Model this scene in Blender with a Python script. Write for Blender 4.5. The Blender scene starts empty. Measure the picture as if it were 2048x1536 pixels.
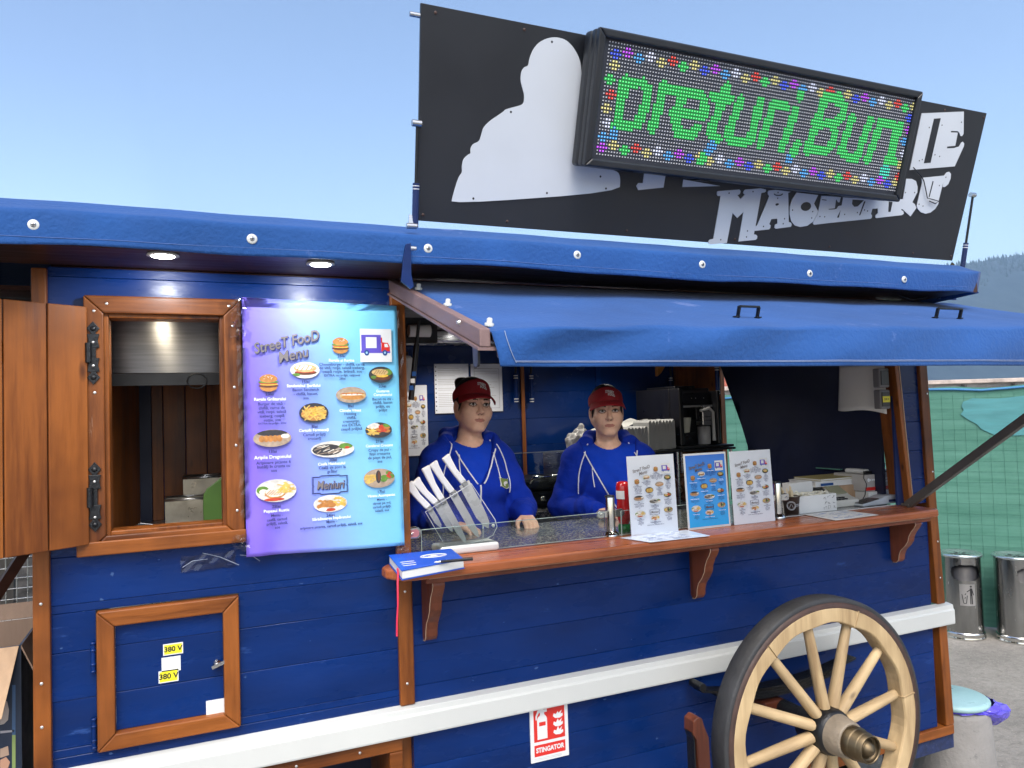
import bpy, math, random
import numpy as np
from mathutils import Vector, Matrix
random.seed(7)
rng = np.random.default_rng(7)
R = math.radians
scn = bpy.context.scene

# ------------------------------------------------------------------ camera
YAW, PITCH, ROLL, FPX = R(23.5), R(2.05), R(-1.78), 1500.0
CAM = Vector((0.0, -2.5, 1.7))
cy, sy = math.cos(YAW), math.sin(YAW)
fw = Vector((sy*math.cos(PITCH), cy*math.cos(PITCH), math.sin(PITCH)))
rt = Vector((cy, -sy, 0.0)); up = rt.cross(fw)
c_, s_ = math.cos(ROLL), math.sin(ROLL)
rt, up = c_*rt + s_*up, -s_*rt + c_*up
cd = bpy.data.cameras.new('camera'); cam = bpy.data.objects.new('camera', cd)
scn.collection.objects.link(cam)
cam.matrix_world = Matrix((( rt.x, up.x, -fw.x, CAM.x), (rt.y, up.y, -fw.y, CAM.y),
                           (rt.z, up.z, -fw.z, CAM.z), (0, 0, 0, 1)))
cd.sensor_fit = 'HORIZONTAL'; cd.sensor_width = 36.0; cd.lens = 36.0*FPX/2048.0
cd.clip_start = 0.05; cd.clip_end = 4000
scn.camera = cam

# ------------------------------------------------------------------ light
SUN_EL, SUN_AZ = 52.0, 200.0          # degrees; azimuth clockwise from +y
world = bpy.data.worlds.new('World'); scn.world = world
world.use_nodes = True
wn = world.node_tree; wn.nodes.clear()
wo = wn.nodes.new('ShaderNodeOutputWorld'); wb = wn.nodes.new('ShaderNodeBackground')
sk = wn.nodes.new('ShaderNodeTexSky'); sk.sky_type = 'NISHITA'; sk.sun_disc = False
sk.sun_elevation = R(SUN_EL); sk.sun_rotation = R(SUN_AZ)
sk.altitude = 500; sk.air_density = 1.0; sk.dust_density = 4.0; sk.ozone_density = 0.9
wb.inputs['Strength'].default_value = 0.15
wn.links.new(sk.outputs[0], wb.inputs['Color']); wn.links.new(wb.outputs[0], wo.inputs['Surface'])
sd = bpy.data.lights.new('sun', 'SUN'); sd.energy = 1.4; sd.angle = R(40); sd.color = (1.0, 0.96, 0.9)
sun = bpy.data.objects.new('sun', sd); scn.collection.objects.link(sun)
_d = Vector((math.sin(R(SUN_AZ))*math.cos(R(SUN_EL)), math.cos(R(SUN_AZ))*math.cos(R(SUN_EL)), math.sin(R(SUN_EL))))
sun.rotation_euler = _d.to_track_quat('Z', 'Y').to_euler()
scn.view_settings.view_transform = 'Standard'; scn.view_settings.look = 'None'
scn.view_settings.exposure = 1.0; scn.view_settings.gamma = 1.0
scn.view_settings.use_curve_mapping = False

# ------------------------------------------------------------------ measuring helpers
def ray(px, py): return (px-1024)/FPX*rt - (py-768)/FPX*up + fw
def at(px, py, y=0.0):                 # the point of the upright plane y = const seen there in the photograph
    d = ray(px, py); return CAM + d*((y-CAM.y)/d.y)
def atz(px, py, z):
    d = ray(px, py); return CAM + d*((z-CAM.z)/d.z)

# ------------------------------------------------------------------ object helpers
COL = scn.collection
WL = {}                                # world location of each parent
def V(*a): return Vector(a)
def thing(name, label, cat, loc=(0, 0, 0), group=None):
    o = bpy.data.objects.new(name, None); COL.objects.link(o); o.empty_display_size = .05
    o.location = loc; WL[o] = Vector(loc)
    o['label'] = label; o['category'] = cat
    if group: o['group'] = group
    return o
def tag(o, label, cat, group=None):
    o['label'] = label; o['category'] = cat
    if group: o['group'] = group
    return o
def structure(o): o['kind'] = 'structure'; return o
def stuff(o): o['kind'] = 'stuff'; return o
def dup(root, dloc, label=None, rotz=0.0):
    r = root.copy(); COL.objects.link(r); r.location = Vector(root.location)+Vector(dloc); r.rotation_euler.z += rotz
    if label: r['label'] = label
    def rec(src, dst):
        for ch in list(src.children):
            c = ch.copy(); COL.objects.link(c); c.parent = dst; rec(ch, c)
    rec(root, r)
    return r

class MB:
    def __init__(s): s.v = []; s.f = []; s.m = []; s.cur = 0; s.sm = []
    def mat(s, i): s.cur = i; return s
    def add(s, vs, fs, smooth=False):
        b = len(s.v); s.v += [tuple(v) for v in vs]
        for f in fs: s.f.append([i+b for i in f]); s.m.append(s.cur); s.sm.append(smooth)
        return s
    def box(s, x0, x1, y0, y1, z0, z1):
        return s.add([(x0,y0,z0),(x1,y0,z0),(x1,y1,z0),(x0,y1,z0),(x0,y0,z1),(x1,y0,z1),(x1,y1,z1),(x0,y1,z1)],
              [(3,2,1,0),(4,5,6,7),(0,1,5,4),(1,2,6,5),(2,3,7,6),(3,0,4,7)])
    def obox(s, c, u, v, w, hu, hv, hw):      # oriented box
        c = Vector(c); u = Vector(u).normalized()*hu; v = Vector(v).normalized()*hv; w = Vector(w).normalized()*hw
        P = [c+a*u+b*v+d*w for d in (-1, 1) for (a, b) in ((-1,-1),(1,-1),(1,1),(-1,1))]
        fs = [(3,2,1,0),(4,5,6,7),(0,1,5,4),(1,2,6,5),(2,3,7,6),(3,0,4,7)]
        if u.cross(v).dot(w) < 0: fs = [f[::-1] for f in fs]
        return s.add(P, fs)
    def bar(s, a, b, wu, wv, upv=(0, 0, 1)):  # rectangular bar from a to b
        a = Vector(a); b = Vector(b); d = (b-a); L = d.length; d.normalize(); u = d.cross(Vector(upv)).normalized(); v = u.cross(d)
        return s.obox((a+b)/2, d, u, v, L/2, wu/2, wv/2)
    def prism(s, pts, o, u, v, w, h):         # polygon pts in frame (o,u,v) pushed along w by h
        o = Vector(o); u = Vector(u); v = Vector(v); w = Vector(w)
        A = [o+u*p[0]+v*p[1] for p in pts]; B = [p+w*h for p in A]; n = len(pts)
        ar = sum(pts[i][0]*pts[(i+1) % n][1]-pts[(i+1) % n][0]*pts[i][1] for i in range(n))
        flip = (ar > 0) == (u.cross(v).dot(w)*h > 0)
        fs = [list(range(n))[::-1], list(range(n, 2*n))]+[(i, (i+1) % n, (i+1) % n+n, i+n) for i in range(n)]
        if not flip: fs = [tuple(f)[::-1] for f in fs]
        return s.add(A+B, fs)
    def face(s, pts): return s.add(pts, [tuple(range(len(pts)))])
    def poly(s, pts, o, u, v):
        o = Vector(o); u = Vector(u); v = Vector(v)
        return s.add([o+u*p[0]+v*p[1] for p in pts], [tuple(range(len(pts)))])
    def oval(s, cx, cz, rx, rz, y, n=20, o=(0, 0, 0), u=(1, 0, 0), v=(0, 0, 1), nrm=(0, -1, 0)):
        o = Vector(o); u = Vector(u); v = Vector(v); nr = Vector(nrm)
        return s.add([o+u*(cx+rx*math.cos(2*math.pi*i/n))+v*(cz+rz*math.sin(2*math.pi*i/n))+nr*y for i in range(n)], [tuple(range(n))])
    def tube(s, path, r, n=8, cap=True, smooth=True, closed=False):
        P = [Vector(p) for p in path]; m = len(P); rr = r if isinstance(r, (list, tuple)) else [r]*m
        T = []
        for i in range(m):
            a = P[i-1] if (i > 0 or closed) else P[i]; b = P[(i+1) % m] if (i < m-1 or closed) else P[i]
            T.append((b-a).normalized())
        ref = Vector((0, 0, 1)) if abs(T[0].z) < .9 else Vector((1, 0, 0))
        u = (ref - T[0]*ref.dot(T[0])).normalized(); vs = []
        for i in range(m):
            u = (u - T[i]*u.dot(T[i])).normalized(); w = T[i].cross(u)
            vs += [P[i]+rr[i]*(math.cos(2*math.pi*k/n)*u+math.sin(2*math.pi*k/n)*w) for k in range(n)]
        fs = []
        for i in range(m if closed else m-1):
            j = (i+1) % m
            fs += [(i*n+k, i*n+(k+1) % n, j*n+(k+1) % n, j*n+k) for k in range(n)]
        s.add(vs, fs, smooth)
        if cap and not closed:
            s.add(vs[:n], [tuple(range(n))[::-1]]); s.add(vs[-n:], [tuple(range(n))])
        return s
    def lathe(s, prof, c, axis=(0, 0, 1), n=24, smooth=True, arc=None):   # prof: (radius, height)
        ax = Vector(axis).normalized(); ref = Vector((1, 0, 0)) if abs(ax.x) < .9 else Vector((0, 0, 1))
        u = (ref-ax*ref.dot(ax)).normalized(); w = ax.cross(u); c = Vector(c); vs = []
        for (r, h) in prof:
            vs += [c+ax*h+r*(math.cos(2*math.pi*k/n)*u+math.sin(2*math.pi*k/n)*w) for k in range(n)]
        fs = []
        for i in range(len(prof)-1):
            fs += [(i*n+k, i*n+(k+1) % n, (i+1)*n+(k+1) % n, (i+1)*n+k) for k in range(n)]
        s.add(vs, fs, smooth)
        if prof[0] == prof[-1]: return s
        if prof[0][0] > 1e-5: s.add(vs[:n], [tuple(range(n))[::-1]])
        if prof[-1][0] > 1e-5: s.add(vs[-n:], [tuple(range(n))])
        return s
    def grid(s, fn, nu, nv, smooth=True):     # surface fn(a,b), a,b in 0..1
        vs = [fn(i/nu, j/nv) for j in range(nv+1) for i in range(nu+1)]
        fs = [(j*(nu+1)+i, j*(nu+1)+i+1, (j+1)*(nu+1)+i+1, (j+1)*(nu+1)+i) for j in range(nv) for i in range(nu)]
        return s.add(vs, fs, smooth)
    def text(s, body, size, o, u=(1, 0, 0), v=(0, 0, 1), n=(0, -1, 0), align='CENTER', bold=0.0, shear=0.0, ext=0.0, width=1.0, fn=None, leading=1.0):
        cu = bpy.data.curves.new('t', 'FONT'); cu.body = body; cu.size = size; cu.align_x = align; cu.align_y = 'CENTER'
        cu.offset = bold; cu.shear = shear; cu.extrude = ext; cu.resolution_u = 3; cu.space_line = leading
        ob = bpy.data.objects.new('t', cu); me = bpy.data.meshes.new_from_object(ob)
        o = Vector(o); u = Vector(u)*width; v = Vector(v); n = Vector(n)
        P = [(p.co.x, p.co.y, p.co.z) for p in me.vertices]
        if fn: P = [fn(*p) for p in P]
        s.add([o+u*p[0]+v*p[1]+n*p[2] for p in P], [tuple(f.vertices) for f in me.polygons])
        bpy.data.objects.remove(ob); bpy.data.curves.remove(cu); bpy.data.meshes.remove(me)
        return s
    def mesh(s, name, mats, origin):
        me = bpy.data.meshes.new(name); o = Vector(origin)
        me.from_pydata([(v[0]-o.x, v[1]-o.y, v[2]-o.z) for v in s.v], [], s.f)
        for m in (mats if isinstance(mats, (list, tuple)) else [mats]): me.materials.append(m)
        me.polygons.foreach_set('material_index', s.m); me.polygons.foreach_set('use_smooth', s.sm)
        me.update(); return me
    def build(s, name, mats, parent=None, bevel=0.0, origin=None, label=None, seg=2):
        A = np.array(s.v); c = (A.min(0)+A.max(0))/2 if origin is None else origin
        c = Vector([float(q) for q in c])
        ob = bpy.data.objects.new(name, s.mesh(name, mats, c)); COL.objects.link(ob)
        WL[ob] = c
        if parent is not None: ob.parent = parent; ob.location = c-WL[parent]
        else: ob.location = c
        if bevel:
            b = ob.modifiers.new('bevel', 'BEVEL'); b.width = bevel; b.segments = seg; b.limit_method = 'ANGLE'; b.angle_limit = R(35)
            b.harden_normals = False
        if label: ob['label'] = label
        return ob

# ------------------------------------------------------------------ materials
def new_mat(name):
    m = bpy.data.materials.new(name); m.use_nodes = True
    nt = m.node_tree; return m, nt, nt.nodes['Principled BSDF']
def coords(nt, scale=(1, 1, 1), rnd=True):
    tc = nt.nodes.new('ShaderNodeTexCoord'); mp = nt.nodes.new('ShaderNodeMapping')
    mp.inputs['Scale'].default_value = scale; src = tc.outputs['Object']
    if rnd:
        oi = nt.nodes.new('ShaderNodeObjectInfo'); ml = nt.nodes.new('ShaderNodeMath'); ml.operation = 'MULTIPLY'; ml.inputs[1].default_value = 37.0
        nt.links.new(oi.outputs['Random'], ml.inputs[0])
        ad = nt.nodes.new('ShaderNodeVectorMath'); ad.operation = 'ADD'
        nt.links.new(src, ad.inputs[0]); nt.links.new(ml.outputs[0], ad.inputs[1]); src = ad.outputs[0]
    nt.links.new(src, mp.inputs['Vector']); return mp.outputs[0]
def noise(nt, vec, scale, detail=4, rough=.55):
    n = nt.nodes.new('ShaderNodeTexNoise'); n.inputs['Scale'].default_value = scale; n.inputs['Detail'].default_value = detail
    n.inputs['Roughness'].default_value = rough; nt.links.new(vec, n.inputs['Vector']); return n.outputs['Fac']
def ramp(nt, fac, stops):
    r = nt.nodes.new('ShaderNodeValToRGB'); e = r.color_ramp.elements
    while len(e) < len(stops): e.new(.5)
    for i, (p, c) in enumerate(stops):
        e[i].position = p; e[i].color = (c[0], c[1], c[2], 1) if isinstance(c, (tuple, list)) else (c, c, c, 1)
    nt.links.new(fac, r.inputs[0]); return r.outputs[0]
def mix(nt, fac, a, b):
    m = nt.nodes.new('ShaderNodeMix'); m.data_type = 'RGBA'
    for sock, val in ((m.inputs['Factor'], fac), (m.inputs['A'], a), (m.inputs['B'], b)):
        pass
    fi, ai, bi = m.inputs[0], m.inputs[6], m.inputs[7]
    for sock, val in ((fi, fac), (ai, a), (bi, b)):
        if hasattr(val, 'is_linked'): nt.links.new(val, sock)
        elif isinstance(val, (tuple, list)): sock.default_value = (*val, 1)
        else: sock.default_value = val
    return m.outputs[2]
def bump(nt, bs, h, strength, dist=.012):
    b = nt.nodes.new('ShaderNodeBump'); b.inputs['Strength'].default_value = strength; b.inputs['Distance'].default_value = dist
    nt.links.new(h, b.inputs['Height']); nt.links.new(b.outputs[0], bs.inputs['Normal'])
def sc(c, k): return tuple(min(1, q*k) for q in c)
def paint(name, col, rough=.5, metal=0.0, var=.15, scale=6, stretch=(1, 1, 1), bmp=0.0, bscale=60, coat=0.0, rvar=.1, spec=.5, sheen=0.0, wear=None, wearth=.68, chips=None):
    m, nt, bs = new_mat(name); vec = coords(nt, stretch)
    f = noise(nt, vec, scale, 5)
    c = ramp(nt, f, [(.3, sc(col, 1-var)), (.7, sc(col, 1+var))])
    if wear:
        w = ramp(nt, noise(nt, vec, scale*3.1, 6, .7), [(wearth, 0.0), (wearth+.06, 1.0)]); c = mix(nt, w, c, wear)
    if chips: c = mix(nt, ramp(nt, noise(nt, coords(nt, (1, 1, 2)), 38, 2, .4), [(.765, 0.0), (.78, 1.0)]), c, chips)
    nt.links.new(c, bs.inputs['Base Color'])
    rr = ramp(nt, noise(nt, vec, scale*2.3, 4), [(.3, max(.02, rough-rvar)), (.7, min(1, rough+rvar))]); nt.links.new(rr, bs.inputs['Roughness'])
    bs.inputs['Metallic'].default_value = metal; bs.inputs['Specular IOR Level'].default_value = spec
    if coat: bs.inputs['Coat Weight'].default_value = coat; bs.inputs['Coat Roughness'].default_value = .12
    if sheen: bs.inputs['Sheen Weight'].default_value = sheen
    if bmp: bump(nt, bs, noise(nt, vec, bscale, 3), bmp)
    return m
def wood(name, dark, light, axis, rough=.42, wear=.0, coat=.25, sc_=1.0):
    m, nt, bs = new_mat(name); st = [16, 16, 16]; st['xyz'.index(axis)] = 1.1
    vec = coords(nt, [q*sc_ for q in st])
    big = noise(nt, vec, .55, 3, .5); fine = noise(nt, vec, 3.2, 6, .65)
    iso = noise(nt, coords(nt, (1, 1, 1)), 3.5, 3)
    g = mix(nt, .45, big, fine)
    c = ramp(nt, g, [(.34, dark), (.48, tuple(a*.4+b*.6 for a, b in zip(dark, light))), (.64, light)])
    c = mix(nt, ramp(nt, iso, [(.42, 0.0), (.72, .75)]), c, sc(dark, .9))
    kn = nt.nodes.new('ShaderNodeTexVoronoi'); kn.inputs['Scale'].default_value = 3.0; nt.links.new(coords(nt, [q**.35*sc_*1.3 for q in st]), kn.inputs['Vector'])
    c = mix(nt, ramp(nt, kn.outputs['Distance'], [(.03, .85), (.10, 0.0)]), c, sc(dark, .55))
    if wear:
        w = ramp(nt, noise(nt, vec, 2.0, 7, .75), [(.66, 0.0), (.72, wear)]); c = mix(nt, w, c, (.55, .42, .3))
    nt.links.new(c, bs.inputs['Base Color'])
    nt.links.new(ramp(nt, fine, [(.3, rough-.1), (.7, rough+.12)]), bs.inputs['Roughness'])
    bs.inputs['Specular IOR Level'].default_value = .28
    if coat: bs.inputs['Coat Weight'].default_value = coat*.35; bs.inputs['Coat Roughness'].default_value = .25
    bump(nt, bs, fine, .22, .004)
    return m
def emit(name, col, strength):
    m, nt, bs = new_mat(name); bs.inputs['Base Color'].default_value = (*sc(col, .6), 1)
    bs.inputs['Emission Color'].default_value = (*col, 1); bs.inputs['Emission Strength'].default_value = strength
    return m
def glass(name, tint=(.93, .97, .95), rough=.02, refl=1.0):
    m = bpy.data.materials.new(name); m.use_nodes = True; nt = m.node_tree; nt.nodes.clear()
    o = nt.nodes.new('ShaderNodeOutputMaterial'); t = nt.nodes.new('ShaderNodeBsdfTransparent'); g = nt.nodes.new('ShaderNodeBsdfGlossy')
    t.inputs[0].default_value = (*tint, 1); g.inputs['Roughness'].default_value = rough
    fr = nt.nodes.new('ShaderNodeFresnel'); fr.inputs[0].default_value = 1.45*refl
    mx = nt.nodes.new('ShaderNodeMixShader'); nt.links.new(fr.outputs[0], mx.inputs[0]); nt.links.new(t.outputs[0], mx.inputs[1]); nt.links.new(g.outputs[0], mx.inputs[2])
    nt.links.new(mx.outputs[0], o.inputs[0]); return m

BLUE = (.0005, .0180, .108)
M = {}
M['blue'] = paint('blue_paint', BLUE, .30, var=.28, scale=1.6, stretch=(1, 1, 3.2), bmp=.12, bscale=9, rvar=.12, wear=(.018, .055, .20), wearth=.64, spec=.25, chips=(.05, .10, .24))
M['blue_in'] = paint('blue_paint_inside', BLUE, .22, var=.25, scale=2, bmp=.05, bscale=14, spec=.4)
M['navy'] = paint('navy_board', (.004, .008, .035), .5, var=.3, scale=2)
M['groove'] = paint('groove_blue', (.001, .016, .10), .6)
M['fabric'] = paint('blue_tarpaulin', (.017, .075, .25), .8, var=.16, scale=2.2, bmp=.3, bscale=70, sheen=.1, spec=.18, wear=(.07, .13, .33), wearth=.64)
M['fabric_edge'] = paint('worn_tarpaulin_hem', (.05, .11, .3), .7, var=.2, scale=12)
M['thread_and_glint'] = paint('white_thread_and_glint', (.26, .31, .44), .8)
WD, WLt = (.055, .012, .002), (.31, .094, .015)
M['wood_v'] = wood('stained_wood_upright', WD, WLt, 'z', wear=.5)
M['wood_h'] = wood('stained_wood_lying', WD, WLt, 'x', wear=.5)
M['wood_sh'] = wood('shutter_wood', (.09, .022, .004), (.33, .103, .017), 'z', rough=.55, coat=.06, sc_=.7)
M['wood_red'] = wood('counter_wood', (.20, .05, .014), (.46, .14, .05), 'x', rough=.3, coat=.5, wear=.25)
M['wood_redz'] = wood('bracket_wood', (.055, .015, .008), (.2, .055, .024), 'z', rough=.4, wear=.2)
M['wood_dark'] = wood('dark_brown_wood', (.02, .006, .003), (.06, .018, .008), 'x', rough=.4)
M['wood_in'] = wood('inside_wood', (.085, .024, .005), (.38, .125, .026), 'z', rough=.4)
M['wood_rail'] = wood('weathered_rail', (.12, .075, .075), (.24, .16, .15), 'y', rough=.6, wear=.5)
M['wood_wheel'] = wood('wheel_wood', (.30, .20, .10), (.60, .45, .25), 'z', rough=.55, coat=.0)
M['wood_edge'] = paint('bracket_edge_wear', (.45, .3, .2), .7)
M['white'] = paint('white_paint', (.54, .555, .53), .4, var=.04, scale=3, wear=(.4, .4, .38), wearth=.76)
M['paper'] = paint('paper', (.68, .72, .78), .6, var=.03)
M['paper_white'] = paint('white_paper', (.68, .69, .68), .65, var=.03)
M['lam'] = paint('laminated_print', (.66, .74, .88), .22, var=.03)
M['black_pl'] = paint('black_plastic', (.006, .006, .008), .35, var=.2)
M['black_iron'] = paint('black_iron', (.007, .008, .01), .38, metal=.2, var=.3, bmp=.2, bscale=90)
M['sign_black'] = paint('sign_black', (.010, .012, .017), .42, var=.2, scale=1.2, wear=(.03, .03, .035), wearth=.74)
M['sign_white'] = paint('sign_white', (.56, .60, .64), .4, var=.04, scale=3)
M['led_case'] = paint('led_case', (.012, .014, .018), .38, var=.2)
M['led_face'] = paint('led_face', (.02, .024, .036), .6, var=.1, scale=30)
M['chrome'] = paint('polished_steel', (.62, .62, .6), .12, metal=1, var=.08, rvar=.04)
M['bin_steel'] = paint('bin_steel', (.36, .36, .35), .2, metal=1, var=.2, scale=5, stretch=(3, 3, .6), rvar=.08)
M['steel'] = paint('brushed_steel', (.5, .5, .5), .3, metal=1, var=.12, scale=3, stretch=(1, 1, 18), rvar=.08)
M['screw'] = paint('screw_steel', (.7, .7, .68), .3, metal=.9, var=.1)
M['rubber'] = paint('tyre_rubber', (.026, .027, .029), .6, var=.3, scale=10, bmp=.2, bscale=60)
M['iron_band'] = paint('brown_iron_band', (.05, .025, .018), .6, var=.3, scale=14)
M['brass'] = paint('old_brass', (.15, .115, .07), .45, metal=1, var=.3, scale=12)
M['hubwood'] = paint('greyed_hub', (.23, .19, .14), .6, var=.25, scale=14, bmp=.3, bscale=50)
M['glass'] = glass('clear_glass')
M['acryl'] = glass('acrylic', (.96, .97, .98), .03)
M['granite'] = None
M['red'] = paint('red_print', (.62, .025, .018), .4, var=.05)
M['yellow'] = paint('yellow_label', (.75, .68, .02), .5, var=.05)
M['ink'] = paint('blue_black_ink', (.012, .016, .10), .5)
M['inkblack'] = paint('black_ink', (.01, .01, .012), .5)
M['inkwhite'] = paint('white_ink', (.8, .86, .95), .5)
M['title'] = paint('taupe_ink', (.17, .15, .15), .5)
M['card'] = paint('cardboard', (.42, .28, .17), .8, var=.1, scale=4, stretch=(12, 12, 1))
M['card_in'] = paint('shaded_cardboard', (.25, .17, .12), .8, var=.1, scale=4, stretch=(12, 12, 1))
M['green_pl'] = paint('green_board', (.06, .14, .02), .4)
M['skin'] = None
M['hood'] = paint('blue_cotton', (.001, .024, .34), .9, var=.12, scale=9, bmp=.55, bscale=22, spec=.25)
M['shirt'] = paint('blue_tshirt', (.002, .042, .48), .9, var=.08, scale=9, bmp=.5, bscale=18, spec=.25)
M['piping'] = paint('white_piping', (.72, .75, .82), .7)
M['visor'] = paint('red_cotton', (.30, .005, .012), .75, var=.1, scale=10, bmp=.2, bscale=220)
M['visor_dark'] = paint('visor_underside', (.10, .004, .008), .8)
M['hair'] = paint('dark_hair', (.010, .007, .006), .45, var=.4, scale=6, stretch=(6, 6, 1), bmp=.4, bscale=30)
M['trousers'] = paint('black_trousers', (.01, .01, .012), .8)
M['concrete'] = paint('concrete_bin', (.26, .25, .235), .8, var=.15, scale=5, bmp=.3, bscale=60, wear=(.16, .155, .15), wearth=.62)
M['teal'] = paint('teal_lid', (.33, .52, .53), .35, var=.08)
M['purple'] = paint('purple_bag', (.13, .10, .62), .25, var=.2, scale=8, bmp=.5, bscale=30)
M['alu'] = paint('grey_steel_strut', (.12, .11, .10), .45, metal=.7, var=.15, scale=3, stretch=(1, 1, 1))

# granite and skin need their own nodes
m, nt, bs = new_mat('granite'); vec = coords(nt, (1, 1, 1), False)
vo = nt.nodes.new('ShaderNodeTexVoronoi'); vo.inputs['Scale'].default_value = 170; nt.links.new(vec, vo.inputs['Vector'])
sep = nt.nodes.new('ShaderNodeSeparateColor'); nt.links.new(vo.outputs['Color'], sep.inputs[0])
nt.links.new(ramp(nt, sep.outputs[0], [(.0, (.02, .024, .028)), (.45, (.10, .11, .12)), (.75, (.22, .22, .21)), (.95, (.4, .39, .35))]), bs.inputs['Base Color'])
bs.inputs['Roughness'].default_value = .12; M['granite'] = m
def skin(name, col):
    m, nt, bs = new_mat(name); vec = coords(nt, (1, 1, 1), False)
    nt.links.new(ramp(nt, noise(nt, vec, 30, 4), [(.35, sc(col, .9)), (.65, sc(col, 1.08))]), bs.inputs['Base Color'])
    bs.inputs['Roughness'].default_value = .48; bs.inputs['Subsurface Weight'].default_value = .12
    bs.inputs['Subsurface Radius'].default_value = (.012, .005, .003); bs.inputs['Subsurface Scale'].default_value = .6
    return m
M['skin'] = skin('skin', (.72, .45, .33))
M['skin_dim'] = skin('skin_eyelid', (.30, .16, .11))
M['lips'] = skin('lips', (.42, .16, .13))
M['brow'] = paint('eyebrow', (.05, .03, .022), .8)
M['eye'] = paint('eye_white', (.5, .48, .46), .2)
M['iris'] = paint('iris', (.02, .018, .016), .1)
# ================================================================== the ground and what lies behind
GZ = -.22
g = MB(); g.add([(-900, -900, GZ), (900, -900, GZ), (900, 1500, GZ), (-900, 1500, GZ)], [(0, 1, 2, 3)])
m, nt, bs = new_mat('dusty_concrete'); vec = coords(nt, (1, 1, 1), False)
f1 = noise(nt, vec, 1.3, 8, .65); f2 = noise(nt, vec, 24, 6, .7)
c = ramp(nt, f1, [(.3, (.17, .16, .145)), (.5, (.25, .235, .21)), (.7, (.33, .31, .28))])
c = mix(nt, ramp(nt, f2, [(.45, 0.0), (.75, .75)]), c, (.12, .112, .10))
f3 = noise(nt, vec, 90, 3, .6); c = mix(nt, ramp(nt, f3, [(.60, 0.0), (.68, .8)]), c, (.42, .39, .34))
nt.links.new(c, bs.inputs['Base Color']); bs.inputs['Roughness'].default_value = .92; bump(nt, bs, f2, .6, .02)
structure(g.build('ground', m, None, origin=(0, 0, GZ)))

# wooded hill: a ridge 600 m away, its outline rough with tree tops
def hill(cx, cyy, w, d, h, seed, name, mt, nx=150, ny=26):
    r2 = np.random.default_rng(seed); mb = MB()
    ph = r2.uniform(0, 6.28, 8)
    def fn(a, b):
        x = (a-.5)*2; yv = (b-.5)*2
        e = max(0.0, 1-abs(x)**2.2)*max(0.0, 1-yv*yv)
        z = h*e*(1+.10*math.sin(5*x+ph[0])+.05*math.sin(11*x+ph[1]+yv)+.025*math.sin(25*x+ph[2]))+ (r2.uniform(-1, 1)*h*.008)
        return (cx+x*w, cyy+yv*d, z-3)
    mb.grid(fn, nx, ny); return structure(mb.build(name, mt, None))
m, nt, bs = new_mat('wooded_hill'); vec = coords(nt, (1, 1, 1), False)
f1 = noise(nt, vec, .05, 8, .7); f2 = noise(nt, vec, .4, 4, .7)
nt.links.new(ramp(nt, f1, [(.35, (.010, .024, .040)), (.6, (.022, .042, .056))]), bs.inputs['Base Color']); bs.inputs['Roughness'].default_value = 1  # forest green shifted to blue, part of the distance haze put into the colour
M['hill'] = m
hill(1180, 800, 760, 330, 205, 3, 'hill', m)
# conifers standing on the ridge line, one joined mass
tr = MB()
def ridge_z(x, yv=0.0, cx=1180, w=760, h=205):
    r2 = np.random.default_rng(3); ph = r2.uniform(0, 6.28, 8); t = (x-cx)/w
    return h*max(0, 1-abs(t)**2.2)*(1-yv*yv)*(1+.10*math.sin(5*t+ph[0])+.05*math.sin(11*t+ph[1]+yv)+.025*math.sin(25*t+ph[2]))-3
for i in range(1500):
    x = random.uniform(650, 1500); yv = random.uniform(-.35, .05); hh = random.uniform(4, 10); rr = hh*.22; z = ridge_z(x, yv)-1.5
    yy = 800+yv*330
    tr.add([(x-rr, yy, z), (x+rr*.5, yy-rr, z), (x+rr*.5, yy+rr, z), (x, yy, z+hh)], [(0, 1, 3), (1, 2, 3), (2, 0, 3)])
tr = stuff(tr.build('ridge_trees', paint('conifer', (.012, .028, .034), 1.0), None)); tag(tr, 'dark conifers covering the top of the far blue hill', 'trees')

# long concrete wall with posts beyond the net, and a red roof
u_ = Vector((.93, -.36, 0)); o_ = Vector((15.0, 14.5, 0))
rw = thing('retaining_wall', 'pale concrete wall with dark railing posts far behind the net', 'wall', (18, 13.3, 0))
mb = MB(); mb.bar(o_-u_*4+V(0, 0, .95), o_+u_*22+V(0, 0, .95), .3, 2.4)
mb.build('wall_body', paint('weathered_concrete', (.34, .33, .31), .9, var=.35, scale=2.2, stretch=(1, 1, 3), wear=(.10, .10, .10), wearth=.6), rw)
mb = MB(); mb.bar(o_-u_*4+V(0, -.0, 2.14), o_+u_*22+V(0, 0, 2.14), .6, .12); mb.build('coping', paint('coping_stone', (.45, .38, .33), .9, var=.35, scale=3), rw, bevel=.02)
pm = MB(); pm.box(-.05, .05, -.05, .05, -.6, 1.75); me_ = pm.mesh('post', M['alu'], (0, 0, 0))
for i in range(15):
    ob = bpy.data.objects.new('post', me_); COL.objects.link(ob); ob.parent = rw; p = o_+u_*(i*1.5-3)+V(-.08, -.25, .3); ob.location = p-WL[rw]
for z in (1.55, 1.95):
    mb = MB(); mb.bar(o_-u_*4+V(-.08, -.25, z), o_+u_*22+V(-.08, -.25, z), .05, .05); mb.build('rail', M['alu'], rw)
hs = thing('small_house', 'low building with a red roof behind the corner of the wagon', 'house', (17, 16, 0))
mb = MB(); mb.box(14.2, 18.2, 15.2, 19, GZ, 1.8); mb.build('wall', M['concrete'], hs)
mb = MB(); mb.prism([(-.4, 1.8), (4.3, 1.8), (1.9, 3.3)], (14.2, 14.9, 0), (1, 0, 0), (0, 0, 1), (0, 1, 0), 4.5); mb.build('roof', paint('red_roof_tiles', (.35, .09, .05), .8, var=.2, scale=4), hs)

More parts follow.
